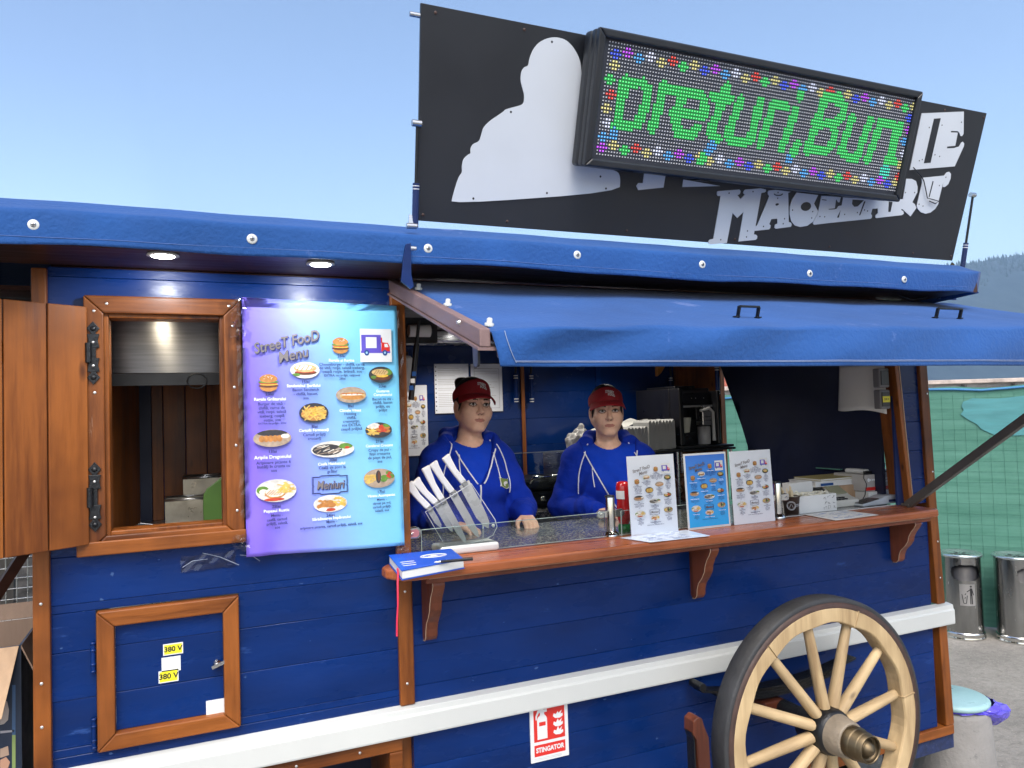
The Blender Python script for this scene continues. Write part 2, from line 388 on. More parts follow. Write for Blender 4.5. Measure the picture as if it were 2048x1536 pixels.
# green shade net on posts
NP, ND = Vector((6.02, 1.76, 0)), Vector((-.62, .79, 0)).normalized()
m, nt, bs = new_mat('green_net'); vec = coords(nt, (1, 1, 1), False)
f1 = noise(nt, coords(nt, (1, 1, 5), False), 1.6, 5); f2 = noise(nt, coords(nt, (.6, .6, 9), False), 3, 5, .7)
c = ramp(nt, mix(nt, .5, f1, f2), [(.36, (.045, .165, .115)), (.64, (.095, .255, .19))])
tcx = nt.nodes.new('ShaderNodeTexCoord'); sx = nt.nodes.new('ShaderNodeSeparateXYZ'); nt.links.new(tcx.outputs['Object'], sx.inputs[0])
nt.links.new(c, bs.inputs['Base Color']); bs.inputs['Roughness'].default_value = .75
bs.inputs['Transmission Weight'].default_value = 0.0
M['net'] = m; M['netblue'] = paint('blue_net_patch', (.075, .26, .27), .75, var=.15, scale=4, stretch=(1, 1, 6))
nf = thing('shade_net_fence', 'green shade net with a pale blue patch hung on fence behind the bins', 'net fence', (4.9, 1.85, 0))
def netpt(t, z, off=0.0):
    w = .010*math.sin(t*4+z*1.4)+.004*math.sin(z*9+t*3)
    return NP+ND*t+Vector((.79, .62, 0))*(-w-off)+V(0, 0, z)
mb = MB(); mb.grid(lambda a, b: netpt(-3+8*a, GZ+.01+b*(1.78-GZ-.02*math.sin(a*40)**2)), 160, 18); mb.build('net', M['net'], nf)
def blob(a, b):
    z = 1.43+.26*b; tr_ = -.02+.10*math.sin(b*3.1)-.16*(1-b)**2+.02*math.sin(b*17); t = -2.6+(2.6+tr_)*a
    return netpt(t, z+.03*math.sin(t*4+1)*(1-b)-.05*(1-b)*a+.012*math.sin(t*9), .008)
mb = MB(); mb.grid(blob, 60, 8); mb.build('blue_patch', M['netblue'], nf)
thr = MB()
for i in range(95):
    t = -2.9+i*.086
    thr.tube([netpt(t+.006*math.sin(i), GZ+.02+j*.32, .004) for j in range(7)], .0008, 3, False)
for j in range(22):
    z = GZ+.06+j*.088; thr.tube([netpt(-2.8+.4*i, z, .004) for i in range(20)], .0008, 3, False)
stuff(thr.build('grid_threads', paint('dark_green_thread', (.035, .15, .108), .8), nf))
mb = MB(); mb.tube([netpt(-2.9+.2*i, 1.762+.012*math.sin(i*1.7), .01) for i in range(40)], .010, 6); mb.build('top_rope', paint('blue_rope', (.05, .2, .4), .7), nf)
for t in (-2.6, -.62, 1.4, 3.4):
    mb = MB(); p = NP+ND*t+Vector((.79, .62, 0))*.06; mb.tube([p+V(0, 0, GZ), p+V(0, 0, 1.76)], .022, 8); mb.build('fence_post', M['alu'], nf)

# dark bank and welded mesh fence at the left
bk = MB()
bk.grid(lambda a, b: (-9+9.5*a, 3.2+3*b+.2*math.sin(a*31), GZ+2.2*b**.6+.12*math.sin(a*47+b*13)*b), 70, 18)
structure(bk.build('bank', paint('dark_stony_soil', (.035, .033, .03), 1, var=.6, scale=14, bmp=1.0, bscale=16, wear=(.2, .19, .17), wearth=.64), None))
wf = thing('welded_mesh_fence', 'galvanised welded mesh fence panel seen under the wooden shutter', 'mesh fence', (-1.5, 2.3, 0))
mb = MB()
for i in range(70):
    x = -3.6+i*.05; mb.tube([(x, 2.3, z) for z in (GZ, 1.5)], .0028, 4, False)
for j in range(28):
    z = .06+j*.055
    mb.tube([(-3.6, 2.3, z), (-.1, 2.3, z)], .0028, 4, False)
    if j % 7 == 3: mb.tube([(-3.6, 2.27, z+.02), (-.1, 2.27, z+.02)], .003, 4, False)
stuff(mb.build('wire', M['screw'], wf))
for x in (-3.55, -.9):
    mb = MB(); mb.box(x-.03, x+.03, 2.33, 2.38, GZ, 1.55); mb.build('fence_post', M['alu'], wf)
for i, (a, b, lb) in enumerate(((( -.93, .5, .82), (-.62, .62, 1.42), 'thick dark timber prop leaning behind the cardboard box'), ((-.80, .75, .82), (-.50, .85, 1.34), 'thin dark timber prop leaning nearest the wagon post'))):
    mb = MB(); mb.bar(a if i == 0 else a, b, .05-.015*i, .035); A = Vector(a); B = Vector(b); d = (A-B).normalized()
    mb.bar(a, A+d*(A.z/d.z*-1) if d.z < 0 else A, .05-.015*i, .035)
    tag(mb.build('timber_prop', M['wood_dark'], None), lb, 'timber prop', 'dark timber props')

# ================================================================== the wagon
W = thing('food_wagon', 'blue plank food wagon with wooden frames, serving hatch and tarpaulin roof', 'food wagon', (1.4, .9, 0))

def rects(x0, x1, z0, z1, holes):
    xs = sorted({x0, x1, *[h for q in holes for h in q[:2] if x0 < h < x1]}); zs = sorted({z0, z1, *[h for q in holes for h in q[2:] if z0 < h < z1]})
    out = []
    for k in range(len(zs)-1):
        run = None
        for i in range(len(xs)-1):
            xm, zm = (xs[i]+xs[i+1])/2, (zs[k]+zs[k+1])/2
            if any(q[0] < xm < q[1] and q[2] < zm < q[3] for q in holes):
                if run: out.append(run); run = None
            else: run = (run[0], xs[i+1], zs[k], zs[k+1]) if run else (xs[i], xs[i+1], zs[k], zs[k+1])
        if run: out.append(run)
    return out
def plank(x0, x1, z0, z1, parent, mt, y=0.0, th=.018, g=.0004, sl=(0, 0)):
    mb = MB(); dy = random.uniform(-.0008, .0008)
    pr = [(y+th, z0+g), (y+.0012+dy, z0+g), (y+dy, z0+g+.0016), (y+dy, z1-g-.0012), (y+.0012+dy, z1-g), (y+th, z1-g)]
    n = len(pr); A = [(x0+sl[0]*(p[1]-z0), p[0], p[1]) for p in pr]; B = [(x1+sl[1]*(p[1]-z0), p[0], p[1]) for p in pr]
    mb.add(A+B, [tuple(range(n)), tuple(range(n, 2*n))[::-1]]+[(i, i+n, (i+1) % n+n, (i+1) % n) for i in range(n)])
    return mb.build('plank', mt, parent)
def plank_wall(name, x0, x1, z0, z1, zs, holes, mt, y=0.0, slx=None):
    b = MB()
    for r in rects(x0, x1, z0, z1, holes): b.box(r[0], r[1], y+.019, y+.032, r[2], r[3])
    wall = b.build(name, M['groove'], W)
    lv = [z0]+[z for z in zs if z0+.01 < z < z1-.01]+[z1]
    for a, c in zip(lv[:-1], lv[1:]):
        for r in rects(x0, x1, a, c, holes):
            if r[3]-r[2] > .008 and r[1]-r[0] > .008: plank(*r, wall, mt, y)
    return wall
LV = [.105+.135*i for i in range(17)]
WIN = (-.222, .113, 1.372, 2.026); ACC = (-.25, .141, .757, 1.161); LOW = (-.1, .645, .1, .625)
plank_wall('wall_panel', -.362, .645, .1, 2.158, LV, [WIN, ACC, LOW], M['blue'])
plank_wall('wall_panel', .686, 3.205, .16, 1.168, LV, [], M['blue'])
# narrow plank strip to the right of the hatch, the wagon end slopes
mb = MB(); mb.box(3.04, 3.19, .02, .03, 1.2, 2.15); st_ = mb.build('wall_panel', M['groove'], W)
for a, c in zip([1.205]+LV[9:], LV[9:]+[2.15]):
    if c > a+.01: plank(3.098-.056*(a-1.21), 3.206-.034*(a-1.21), a, min(c, 2.15), st_, M['blue'], 0, sl=(-.056, -.034))
mb = MB(); mb.box(-.36, .64, .05, .07, .1, .1005)
# wooden posts
def post(poly_l, poly_r, y0, y1, name='post', mt='wood_v', bev=.004):
    mb = MB(); L = poly_l; Rr = poly_r[::-1]; mb.prism([(p[0], p[1]) for p in L+Rr], (0, y0, 0), (1, 0, 0), (0, 0, 1), (0, 1, 0), y1-y0)
    return mb.build(name, M[mt], W, bevel=bev)
def screw(x, z, y, parent, r=.0045):
    mb = MB(); mb.lathe([(r, 0), (r, .0012), (r*.6, .002), (0, .002)], (x, y, z), (0, -1, 0), 10)
    mb.box(x-r*.5, x+r*.5, y-.0024, y-.002, z-.0005, z+.0005); return mb.build('screw', M['screw'], parent)
p = post([(-.405, 0.0), (-.400, 2.15)], [(-.358, 0.0), (-.362, 2.15)], -.022, .06)
for z in (.86, .98, 1.2): screw(-.382, z, -.022, p)
p = post([(.640, .728), (.640, 2.13)], [(.690, .728), (.690, 2.13)], -.018, .03)
for z in (1.105, .80): screw(.664, z, -.018, p)
p = post([(3.246, .16), (3.231, .63)], [(3.300, .16), (3.283, .63)], -.016, .06)
p = post([(3.229, .728), (3.206, 1.19), (3.186, 1.846), (3.178, 2.16)], [(3.281, .728), (3.258, 1.19), (3.240, 1.846), (3.232, 2.16)], -.016, .06)
for z in (.85, 1.02, 1.35, 1.72): screw(3.25-.03*(z-1), z, -.016, p)
p = post([(3.083, 1.206), (3.02, 1.95), (3.0, 2.15)], [(3.103, 1.206), (3.042, 1.95), (3.026, 2.15)], -.012, .10, 'hatch_jamb', 'wood_v', .003)
mb = MB(); mb.bar((3.106, -.010, 1.207), (3.035, -.010, 2.14), .004, .004, (0, 1, 0)); mb.build('jamb_edge', M['wood_edge'], p)
# bottom rail of the right end
mb = MB(); mb.box(1.2, 3.3, -.014, .05, .115, .158); mb.build('bottom_rail', M['wood_h'], W, bevel=.003)
mb = MB(); mb.box(2.9, 3.31, .0, .05, .045, .113); mb.build('skirt_cloth', paint('speckled_blue_cloth', (.01, .02, .07), .8, var=.5, scale=30, wear=(.5, .5, .5), wearth=.66), W)
# white band
mb = MB(); mb.prism([(0.0, .633), (-.040, .633), (-.042, .640), (-.042, .698), (-.036, .704), (-.034, .722), (0.0, .728)], (-.43, 0, 0), (0, 1, 0), (0, 0, 1), (1, 0, 0), 3.738)
mb.build('white_band', M['white'], W, bevel=.002)
# floor, end walls, back, ceiling inside
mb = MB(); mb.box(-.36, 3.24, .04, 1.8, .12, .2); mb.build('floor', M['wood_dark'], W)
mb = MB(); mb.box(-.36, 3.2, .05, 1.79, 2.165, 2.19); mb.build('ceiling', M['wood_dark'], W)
mb = MB(); mb.box(.652, .688, .034, 1.76, .2, 2.164); mb.build('light_block_partition', M['wood_in'], W)  # unseen, put in to block light between niche and hatch
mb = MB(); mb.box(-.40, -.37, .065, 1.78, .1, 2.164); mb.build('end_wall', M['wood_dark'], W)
bw = MB(); bw.box(.69, 3.2, 1.772, 1.79, .2, 2.164); bw = bw.build('back_wall', M['groove'], W)
for a, c in zip([.2]+[.33+.165*i for i in range(12)], [.33+.165*i for i in range(12)]+[2.164]):
    if a < 2.16: plank(.69, 3.2, a, min(c, 2.164), bw, M['blue_in'], 1.75)
for x, w_ in ((1.915, .022), (2.455, .035)):
    mb = MB(); mb.box(x-w_/2, x+w_/2, 1.735, 1.749, .9, 2.16); mb.build('upright_trim', M['wood_in'] if w_ < .03 else M['blue_in'], W, bevel=.002)
# right end wall inside: navy board with a slanting rear edge, a gap, a wooden jamb behind it
mb = MB(); mb.prism([(.105, .2), (.98, .2), (1.04, 1.45), (1.085, 1.57), (1.268, 1.96), (1.268, 2.16), (.105, 2.16)], (3.05, 0, 0), (0, 1, 0), (0, 0, 1), (1, 0, 0), .02)
mb.build('end_board', M['navy'], W)
mb = MB(); mb.box(3.05, 3.08, 1.262, 1.749, .2, 2.16); mb.build('end_jamb', M['wood_in'], W)
mb = MB(); mb.prism([(0, 0), (.13, 0), (.13, -.06), (.10, -.13), (.06, -.20), (.03, -.24), (0, -.26)], (2.90, 1.748, 2.16), (1, 0, 0), (0, 0, 1), (0, -1, 0), .03)
mb.build('corner_bracket', paint('honey_wood', (.5, .2, .03), .35, var=.15, coat=.4), W, bevel=.004)

# ------------------------------------------------ side window with its shutter
def mitred(parent, x0, x1, z0, z1, w, y0, y1, name='frame_rail', mv='wood_v', mh='wood_h', bev=.004):
    out = []
    for nm, pts, mt in ((0, [(x0, z1), (x1, z1), (x1-w, z1-w), (x0+w, z1-w)], mh), (1, [(x0, z0), (x1, z0), (x1-w, z0+w), (x0+w, z0+w)], mh),
                        (2, [(x0, z0), (x0, z1), (x0+w, z1-w), (x0+w, z0+w)], mv), (3, [(x1, z0), (x1, z1), (x1-w, z1-w), (x1-w, z0+w)], mv)):
        mb = MB(); cx = sum(q[0] for q in pts)/4; cz = sum(q[1] for q in pts)/4
        pts = [(cx+(q[0]-cx)*.998, cz+(q[1]-cz)*.998) for q in pts]
        mb.prism(pts, (0, y0, 0), (1, 0, 0), (0, 0, 1), (0, 1, 0), y1-y0); out.append(mb.build(name, M[mt], parent, bevel=bev))
    return out
wl = MB()
x0, x1, z0, z1 = -.221, .112, 1.372, 2.025
for (a, b, c, d) in ((x0, x0+.014, z0, z1), (x1-.014, x1, z0, z1), (x0+.014, x1-.014, z1-.014, z1), (x0+.014, x1-.014, z0, z0+.014)): wl.box(a, b, -.012, .07, c, d)
win = wl.build('window_lining', M['wood_v'], W, bevel=.003)
mitred(win, -.270, .161, 1.324, 2.074, .052, -.030, -.001)
mb = MB(); mb.box(-.292, .163, -.040, -.031, 1.322, 1.362); mb.build('sill', M['wood_h'], win, bevel=.003)
for (x, z) in ((-.21, 2.05), (.125, 2.052), (-.243, 2.028), (-.243, 1.79), (.135, 1.99), (.137, 1.80), (.139, 1.42), (.139, 1.62)): screw(x, z, -.030, win)
def strap_hinge(zt, zb):
    cx = -.245; mb = MB(); L = zt-zb
    def dia(z, s): mb.prism([(-s, 0), (0, s*1.25), (s, 0), (0, -s*1.25)], (cx, -.031, z), (1, 0, 0), (0, 0, 1), (0, -1, 0), .005)
    dia(zt-.019, .017); dia(zb+.019, .017)
    mb.box(cx-.007, cx+.007, -.0355, -.031, zb+.03, zt-.03)
    for z in (zt-.055, zb+.055): mb.prism([(-.016, -.02), (.016, -.02), (.012, 0), (.016, .02), (-.016, .02), (-.012, 0)], (cx, -.031, z), (1, 0, 0), (0, 0, 1), (0, -1, 0), .0065)
    mb.tube([(cx-.012, -.043, (zt+zb)/2-.028), (cx-.012, -.043, (zt+zb)/2+.028)], .008, 10)
    for z in (zt-.019, zb+.019): mb.lathe([(.008, 0), (.006, .004), (0, .006)], (cx, -.036, z), (0, -1, 0), 10)
    h = mb.build('strap_hinge', M['black_iron'], win, bevel=.001)
    return h
strap_hinge(1.995, 1.815); strap_hinge(1.588, 1.392)
for z in (1.936, 1.868, 1.534, 1.432): screw(-.245, z, -.0378, win, .0038)
# shutter, swung open to the left, three boards
hp = Vector((-.258, -.036, 0)); hd = Vector((-.848, -.53, 0)).normalized(); hn = Vector((hd.y, -hd.x, 0))
if hn.y > 0: hn = -hn
sh = MB()
for z in (1.48, 1.90): sh.obox(hp+hd*.165-hn*.022+V(0, 0, z), hd, hn, (0, 0, 1), .155, .008, .03)
sh = sh.build('shutter', M['wood_sh'], W, bevel=.003)
for i in range(3):
    a = .004+i*.1085; b = a+.1045
    mb = MB(); mb.obox(hp+hd*(a+b)/2-hn*.005+V(0, 0, 1.697), hd, hn, (0, 0, 1), (b-a)/2, .009, .341); mb.build('board', M['wood_sh'], sh, bevel=.0025)
# kitchen niche behind the window
mb = MB(); mb.box(-.34, .64, .10, .9, 1.27, 1.30); mb.build('niche_worktop', M['steel'], W)
nb = MB(); nb.box(-.34, .64, .921, .935, 1.27, 2.16); nb = nb.build('niche_back', M['groove'], W)
for a, b in zip((-.132, -.088, -.004, .077, .16, .25, .35, .45), (-.089, -.005, .076, .159, .249, .349, .449, .64)):
    mb = MB(); mb.box(a+.001, b-.001, .90, .92, 1.30, 2.16); mb.build('board', M['wood_in'], nb, bevel=.002)
mb = MB(); mb.box(-.182, -.133, .885, .92, 1.30, 2.16); mb.build('corner_strip', M['navy'], nb)
for i in range(3):
    mb = MB(); A = Vector((-.335+.05*i, .1+.26*i, 1.73)); Bv = Vector((-.335+.05*(i+1), .1+.26*(i+1)-.003, 1.73)); mb.bar(A, Bv, .02, .86); mb.build('side_board', M['wood_in'], nb)
# stainless hood
m, nt, bs = new_mat('hood_steel'); bs.inputs['Metallic'].default_value = 1
nt.links.new(ramp(nt, noise(nt, coords(nt, (1, 1, 22), False), 5, 5), [(.3, (.22, .22, .225)), (.7, (.30, .30, .305))]), bs.inputs['Base Color'])
bs.inputs['Roughness'].default_value = .36; bs.inputs['Anisotropic'].default_value = .93; bs.inputs['Anisotropic Rotation'].default_value = .25
tg = nt.nodes.new('ShaderNodeTangent'); tg.direction_type = 'RADIAL'; tg.axis = 'Z'; nt.links.new(tg.outputs[0], bs.inputs['Tangent']); M['hood_steel'] = m
mb = MB(); mb.grid(lambda a, b: (-.33+.96*a, .34-.015*math.sin(math.pi*b), 1.868+.29*b), 12, 8); mb.box(-.33, .63, .346, .89, 1.872, 2.15)
mb.build('extractor_hood', M['hood_steel'], W)
mb = MB(); mb.box(-.33, .63, .338, .36, 1.825, 1.866); mb.build('hood_lip', M['black_pl'], W)
mb = MB(); mb.tube([(.035+.032*math.cos(t/12*6.283), .335, 1.838+.026*math.sin(t/12*6.283)) for t in range(12)], .0022, 6, closed=True); mb.build('cable_loop', M['black_pl'], W)

# ------------------------------------------------ access door of the socket cupboard
ad = MB(); ad.box(-.198, .09, .021, .03, .808, 1.112); ad = ad.build('access_door', M['groove'], W)
for a, b in ((.806, .915), (.915, 1.05), (1.05, 1.114)): plank(-.2, .092, a, b, ad, M['blue'], .004, .016)
mitred(ad, -.247, .139, .76, 1.158, .046, -.022, .012)
for z in (1.03, .815):
    mb = MB(); mb.tube([(-.256, -.012, z-.036), (-.256, -.012, z+.036)], .0065, 10)
    for q in (-.04, -.02, .02, .04): mb.lathe([(0, -.004), (.008, -.003), (.008, .003), (0, .004)], (-.256, -.012, z+q), (0, 0, 1), 10)
    mb.box(-.262, -.25, -.006, .0, z-.034, z+.034); mb.build('barrel_hinge', M['blue'], ad)
mb = MB(); mb.lathe([(.012, 0), (.012, .006), (.008, .009), (.008, .02), (0, .022)], (.074, .003, .956), (0, -1, 0), 16)
mb.obox((.078, -.018, .957), (1, 0, .35), (0, 1, 0), (-.35, 0, 1), .02, .003, .005); mb.build('turn_latch', M['chrome'], ad)
def label_plate(x0, x1, z0, z1, y, mt, rot=0.0, parent=None, name='label', th=.0012):
    mb = MB(); cx, cz = (x0+x1)/2, (z0+z1)/2; c, s = math.cos(rot), math.sin(rot)
    mb.obox((cx, y-th/2, cz), (c, 0, s), (0, 1, 0), (-s, 0, c), (x1-x0)/2, th/2, (z1-z0)/2); return mb.build(name, mt, parent)
def sticker(pts, lab, txt=None, border=None):
    P = [at(*q, .004) for q in pts]; x0, x1 = P[0].x, P[1].x; z1, z0 = P[0].z, P[2].z
    t = thing('voltage_sticker', lab, 'sticker', ((x0+x1)/2, .004, (z0+z1)/2))
    label_plate(x0, x1, z0, z1, .0038, M['paper_white'], 0, t, 'backing')
    label_plate(x0+.003, x1-.003, z0+.003, z1-.003, .0024, M['yellow'], 0, t, 'print', .0004)
    mb = MB(); mb.text(txt, (z1-z0)*.62, ((x0+x1)/2, .0016, (z0+z1)/2), bold=.0006); mb.build('lettering', M['inkblack'], t)
sticker([(326, 1289), (366, 1285), (366, 1306), (326, 1311)], 'yellow 380 V sticker above the white square on the cupboard door', '380 V')
sticker([(317, 1343), (357, 1338), (357, 1361), (317, 1366)], 'yellow 380 V sticker below the white square on the cupboard door', '380 V')
P = [at(*q, .004) for q in ((323, 1316), (361, 1312), (361, 1340), (323, 1345))]
t = thing('warning_sticker', 'faded white hazard triangle sticker between the two yellow ones', 'sticker', P[0])
label_plate(P[0].x, P[1].x, P[2].z, P[0].z, .0038, M['paper_white'], 0, t, 'backing')
mb = MB(); cx, cz = (P[0].x+P[1].x)/2, (P[0].z+P[2].z)/2
for a, b in (((-.012, -.008), (.012, -.008)), ((.012, -.008), (0, .011)), ((0, .011), (-.012, -.008)), ((.002, .006), (-.002, -.001)), ((-.002, -.001), (.002, -.001)), ((.002, -.001), (-.001, -.006))):
    mb.bar((cx+a[0], .0022, cz+a[1]), (cx+b[0], .0022, cz+b[1]), .0007, .0004, (0, 1, 0))
mb.build('faded_print', paint('faded_grey', (.58, .58, .57), .7), t)
P = [at(*q, .004) for q in ((412, 1402), (455, 1396), (455, 1432), (412, 1438))]
mb = MB(); mb.box(P[0].x, P[1].x, .0015, .0035, P[2].z, P[0].z); tag(mb.build('blank_sticker', M['paper_white'], None, bevel=.0005), 'blank white sticker in the lower right corner of the cupboard door', 'sticker')

# ------------------------------------------------ low cupboard opening under the band
lo = MB()
for (a, b, c, d) in ((-.1, .643, .585, .63), (.598, .643, .1, .584), (-.1, -.055, .1, .584)): lo.box(a, b, -.02, .05, c, d)
lo = lo.build('low_opening_frame', M['wood_h'], W, bevel=.004)
for (x, z) in ((.5, .607), (.62, .52), (.3, .607)): screw(x, z, -.02, lo)
mb = MB(); mb.box(-.1, .645, .5, .52, .08, .62); mb.build('low_opening_back', M['navy'], W)

# ------------------------------------------------ counter shelf, brackets
cs = MB(); cs.prism([(.60, -.02), (.578, -.055), (.58, -.10), (.62, -.165), (.66, -.172), (3.06, -.172), (3.085, -.15), (3.09, -.09), (3.09, -.019), (.69, -.019), (.69, .022), (.638, .022), (.638, -.02)],
        (0, 0, 1.170), (1, 0, 0), (0, 1, 0), (0, 0, 1), .034)
cs = cs.build('counter_shelf', M['wood_red'], W, bevel=.009, seg=3)
mb = MB(); mb.box(.69, 3.085, -.018, .03, 1.172, 1.204); mb.build('counter_inner_strip', M['wood_red'], cs)
mb = MB(); mb.box(.70, 3.04, -.148, -.001, 1.150, 1.1695); mb.build('moulding', M['wood_redz'], cs, bevel=.004)
mb = MB(); mb.box(.71, 3.03, -.1495, -.1485, 1.1655, 1.1685); mb.build('moulding_edge', M['wood_edge'], cs)
mb = MB(); mb.box(.69, 3.07, .031, .034, 1.1, 1.206); mb.build('white_joint', M['paper_white'], cs)
def corbel(x, k=1.0, th=.042):
    prof = [(0, 0), (-.135, 0), (-.138, -.012), (-.128, -.03), (-.112, -.05), (-.100, -.075), (-.094, -.1), (-.078, -.125), (-.055, -.15), (-.045, -.175), (-.042, -.2), (-.03, -.214), (-.012, -.216), (0, -.205)]
    mb = MB(); mb.prism([(a, b*k) for a, b in prof], (x-th/2, 0, 1.1495), (0, 1, 0), (0, 0, 1), (1, 0, 0), th)
    c = mb.build('bracket', M['wood_redz'], W, bevel=.003)
    mb = MB(); mb.tube([(x-th/2-.0005, a-.0005, 1.1495+b*k) for a, b in prof[1:-1]], .0014, 5); mb.build('worn_edge', M['wood_edge'], c)
corbel(at(862, 1283, -.03).x); corbel(at(1399, 1195, -.03).x); corbel(at(1800, 1135, -.03).x, .9)

# ------------------------------------------------ the big wheel, springs, brake post
WC = Vector((2.183, -.35, .472))
wt = MB(); R0, R1 = .470, .487
wt.lathe([(R0, 0), (R1-.006, 0), (R1, -.006), (R1+.001, -.04), (R1, -.074), (R1-.006, -.08), (R0, -.08), (R0, 0)], WC, (0, -1, 0), 96)
wt = wt.build('wheel', M['rubber'], W, label='spoked wooden wagon wheel with black rubber tyre')
mb = MB(); mb.lathe([(.449, .003), (.4695, .003), (.4695, -.078), (.449, -.078), (.449, .003)], WC, (0, -1, 0), 96); mb.build('iron_band', M['iron_band'], wt)
NS = 12
for i in range(6):      # six felloes
    a0 = i*math.pi/3+.14; mb = MB(); n = 14; sec = [(.450, .004), (.450, -.074), (.396, -.068), (.392, -.064), (.392, -.004), (.396, .004)]
    vs = []; fs = []
    for k in range(n+1):
        a = a0+.003+(math.pi/3-.006)*k/n
        # felloe inner edge bulges a little where the spokes enter
        b = .004*math.cos((a-a0-math.pi/12)*12)
        for (r, h) in sec:
            rr = r+(b if r < .41 else 0); vs.append(WC+V(rr*math.cos(a), -h, rr*math.sin(a)))
    m_ = len(sec)
    for k in range(n): fs += [(k*m_+j, (k+1)*m_+j, (k+1)*m_+(j+1) % m_, k*m_+(j+1) % m_) for j in range(m_)]
    fs += [tuple(range(m_))[::-1], tuple(range(n*m_, n*m_+m_))]
    mb.add(vs, fs); mb.build('felloe', M['wood_wheel'], wt, bevel=.003)
def spoke_mesh():
    mb = MB(); n = 10; st = [(.085, .021, .027), (.13, .0208, .026), (.22, .0205, .023), (.30, .020, .020), (.36, .0195, .018), (.398, .018, .017)]
    vs = []
    for (l, w_, d_) in st:
        y = -.02*(1-(l-.085)/.31)-.0
        vs += [(l, y+d_*math.sin(2*math.pi*k/n), w_*math.cos(2*math.pi*k/n)) for k in range(n)]
    fs = [(i*n+k, i*n+(k+1) % n, (i+1)*n+(k+1) % n, (i+1)*n+k) for i in range(len(st)-1) for k in range(n)]
    mb.add(vs, fs, True)
    return mb.mesh('spoke', wood('spoke_wood', (.28, .19, .10), (.60, .45, .25), 'x', rough=.55, coat=0), (0, 0, 0))
sm_ = spoke_mesh()
for i in range(NS):
    o = bpy.data.objects.new('spoke', sm_); COL.objects.link(o); o.parent = wt
    o.location = WC+V(0, .034, 0)-WL[wt]; o.rotation_euler = (0, -(i*2*math.pi/NS+.145), 0)
mb = MB(); mb.lathe([(.075, -.10), (.084, -.06), (.084, .012), (.080, .03), (.072, .035)], WC, (0, -1, 0), 40); mb.build('hub_band', M['black_iron'], wt)
mb = MB(); mb.lathe([(.073, .034), (.072, .045), (.068, .075), (.064, .095), (.063, .098), (.060, .10)], WC, (0, -1, 0), 40); mb.build('hub', M['hubwood'], wt)
mb = MB(); mb.lathe([(.056, .10), (.056, .103), (.058, .128), (.054, .131), (.053, .132), (.053, .158), (.050, .161), (.049, .162), (.049, .182), (.045, .184), (.043, .178), (.043, .165), (.03, .164), (.027, .175), (.018, .186), (.008, .192), (0, .194)], WC, (0, -1, 0), 40)
mb.build('axle_cap', M['brass'], wt)
mb = MB(); mb.tube([WC+V(0, .09, 0), WC+V(0, .9, 0)], .035, 12); mb.build('axle', M['black_iron'], W)
# leaf spring
se = at(1395, 1370, -.07); sr = at(1702, 1345, -.07); smx = (se.x+sr.x)/2; sl2 = (sr.x-se.x)/2
for k in range(4):
    mb = MB(); L = sl2*(1-.16*k); pts = [(smx+L*(i/12*2-1), se.z-.012-.0105*k-.045*(1-((i/12*2-1)*(1-.16*k))**2)) for i in range(13)]
    top = [(a, b) for a, b in pts]; bot = [(a, b-.009) for a, b in pts][::-1]
    mb.prism(top+bot, (0, -.10, 0), (1, 0, 0), (0, 0, 1), (0, 1, 0), .06); mb.build('leaf_spring', M['black_iron'], W)
mb = MB(); mb.tube([(se.x, -.105, se.z), (se.x, -.035, se.z)], .016, 10); mb.build('spring_eye', M['black_iron'], W)
mb = MB(); mb.box(WC.x-.09, WC.x+.01, -.11, -.03, se.z-.155, se.z-.11); mb.build('axle_block', M['wood_redz'], W, bevel=.004)
# brake post in front of the wheel
bp = at(1400, 1500, -.33); bt_ = at(1384, 1432, -.33)
mb = MB(); mb.prism([(0, .30), (.052, .30), (.040, .0), (.036, bt_.z-.02), (.012, bt_.z+.008), (-.012, bt_.z), (-.016, bt_.z-.05), (-.004, .28)][:8] if False else
          [(.012, .18), (.056, .18), (.045, bt_.z-.07), (.03, bt_.z-.035), (.02, bt_.z-.002), (.004, bt_.z+.006), (-.016, bt_.z-.006), (-.018, bt_.z-.05), (-.006, bt_.z-.07)], (bt_.x, -.36, 0), (1, 0, 0), (0, 0, 1), (0, 1, 0), .055)
bpost = mb.build('brake_block', M['wood_redz'], W, bevel=.003)
mb = MB(); mb.prism([(-.018, bt_.z-.045), (-.0075, bt_.z-.073), (-.0045, 0), (-.010, 0), (-.013, bt_.z-.07), (-.021, bt_.z-.045)], (bt_.x, -.352, 0), (1, 0, 0), (0, 0, 1), (0, 1, 0), .04); mb.build('brake_pad', M['black_iron'], W)

# jack legs and a hidden running wheel carry the body
for x in (-.2, 2.9):
    for y in (.25, 1.55):
        mb = MB(); mb.box(x-.03, x+.03, y-.03, y+.03, GZ, .12); mb.box(x-.07, x+.07, y-.07, y+.07, GZ, GZ+.012); mb.build('jack_leg', M['black_iron'], W)
for y in (.5, 1.45):
    mb = MB(); mb.lathe([(.06, -.08), (.26, -.08), (.30, -.05), (.30, .05), (.26, .08), (.06, .08)], (1.6, y, GZ+.30), (0, 1, 0), 40); mb.build('running_wheel', M['rubber'], W)
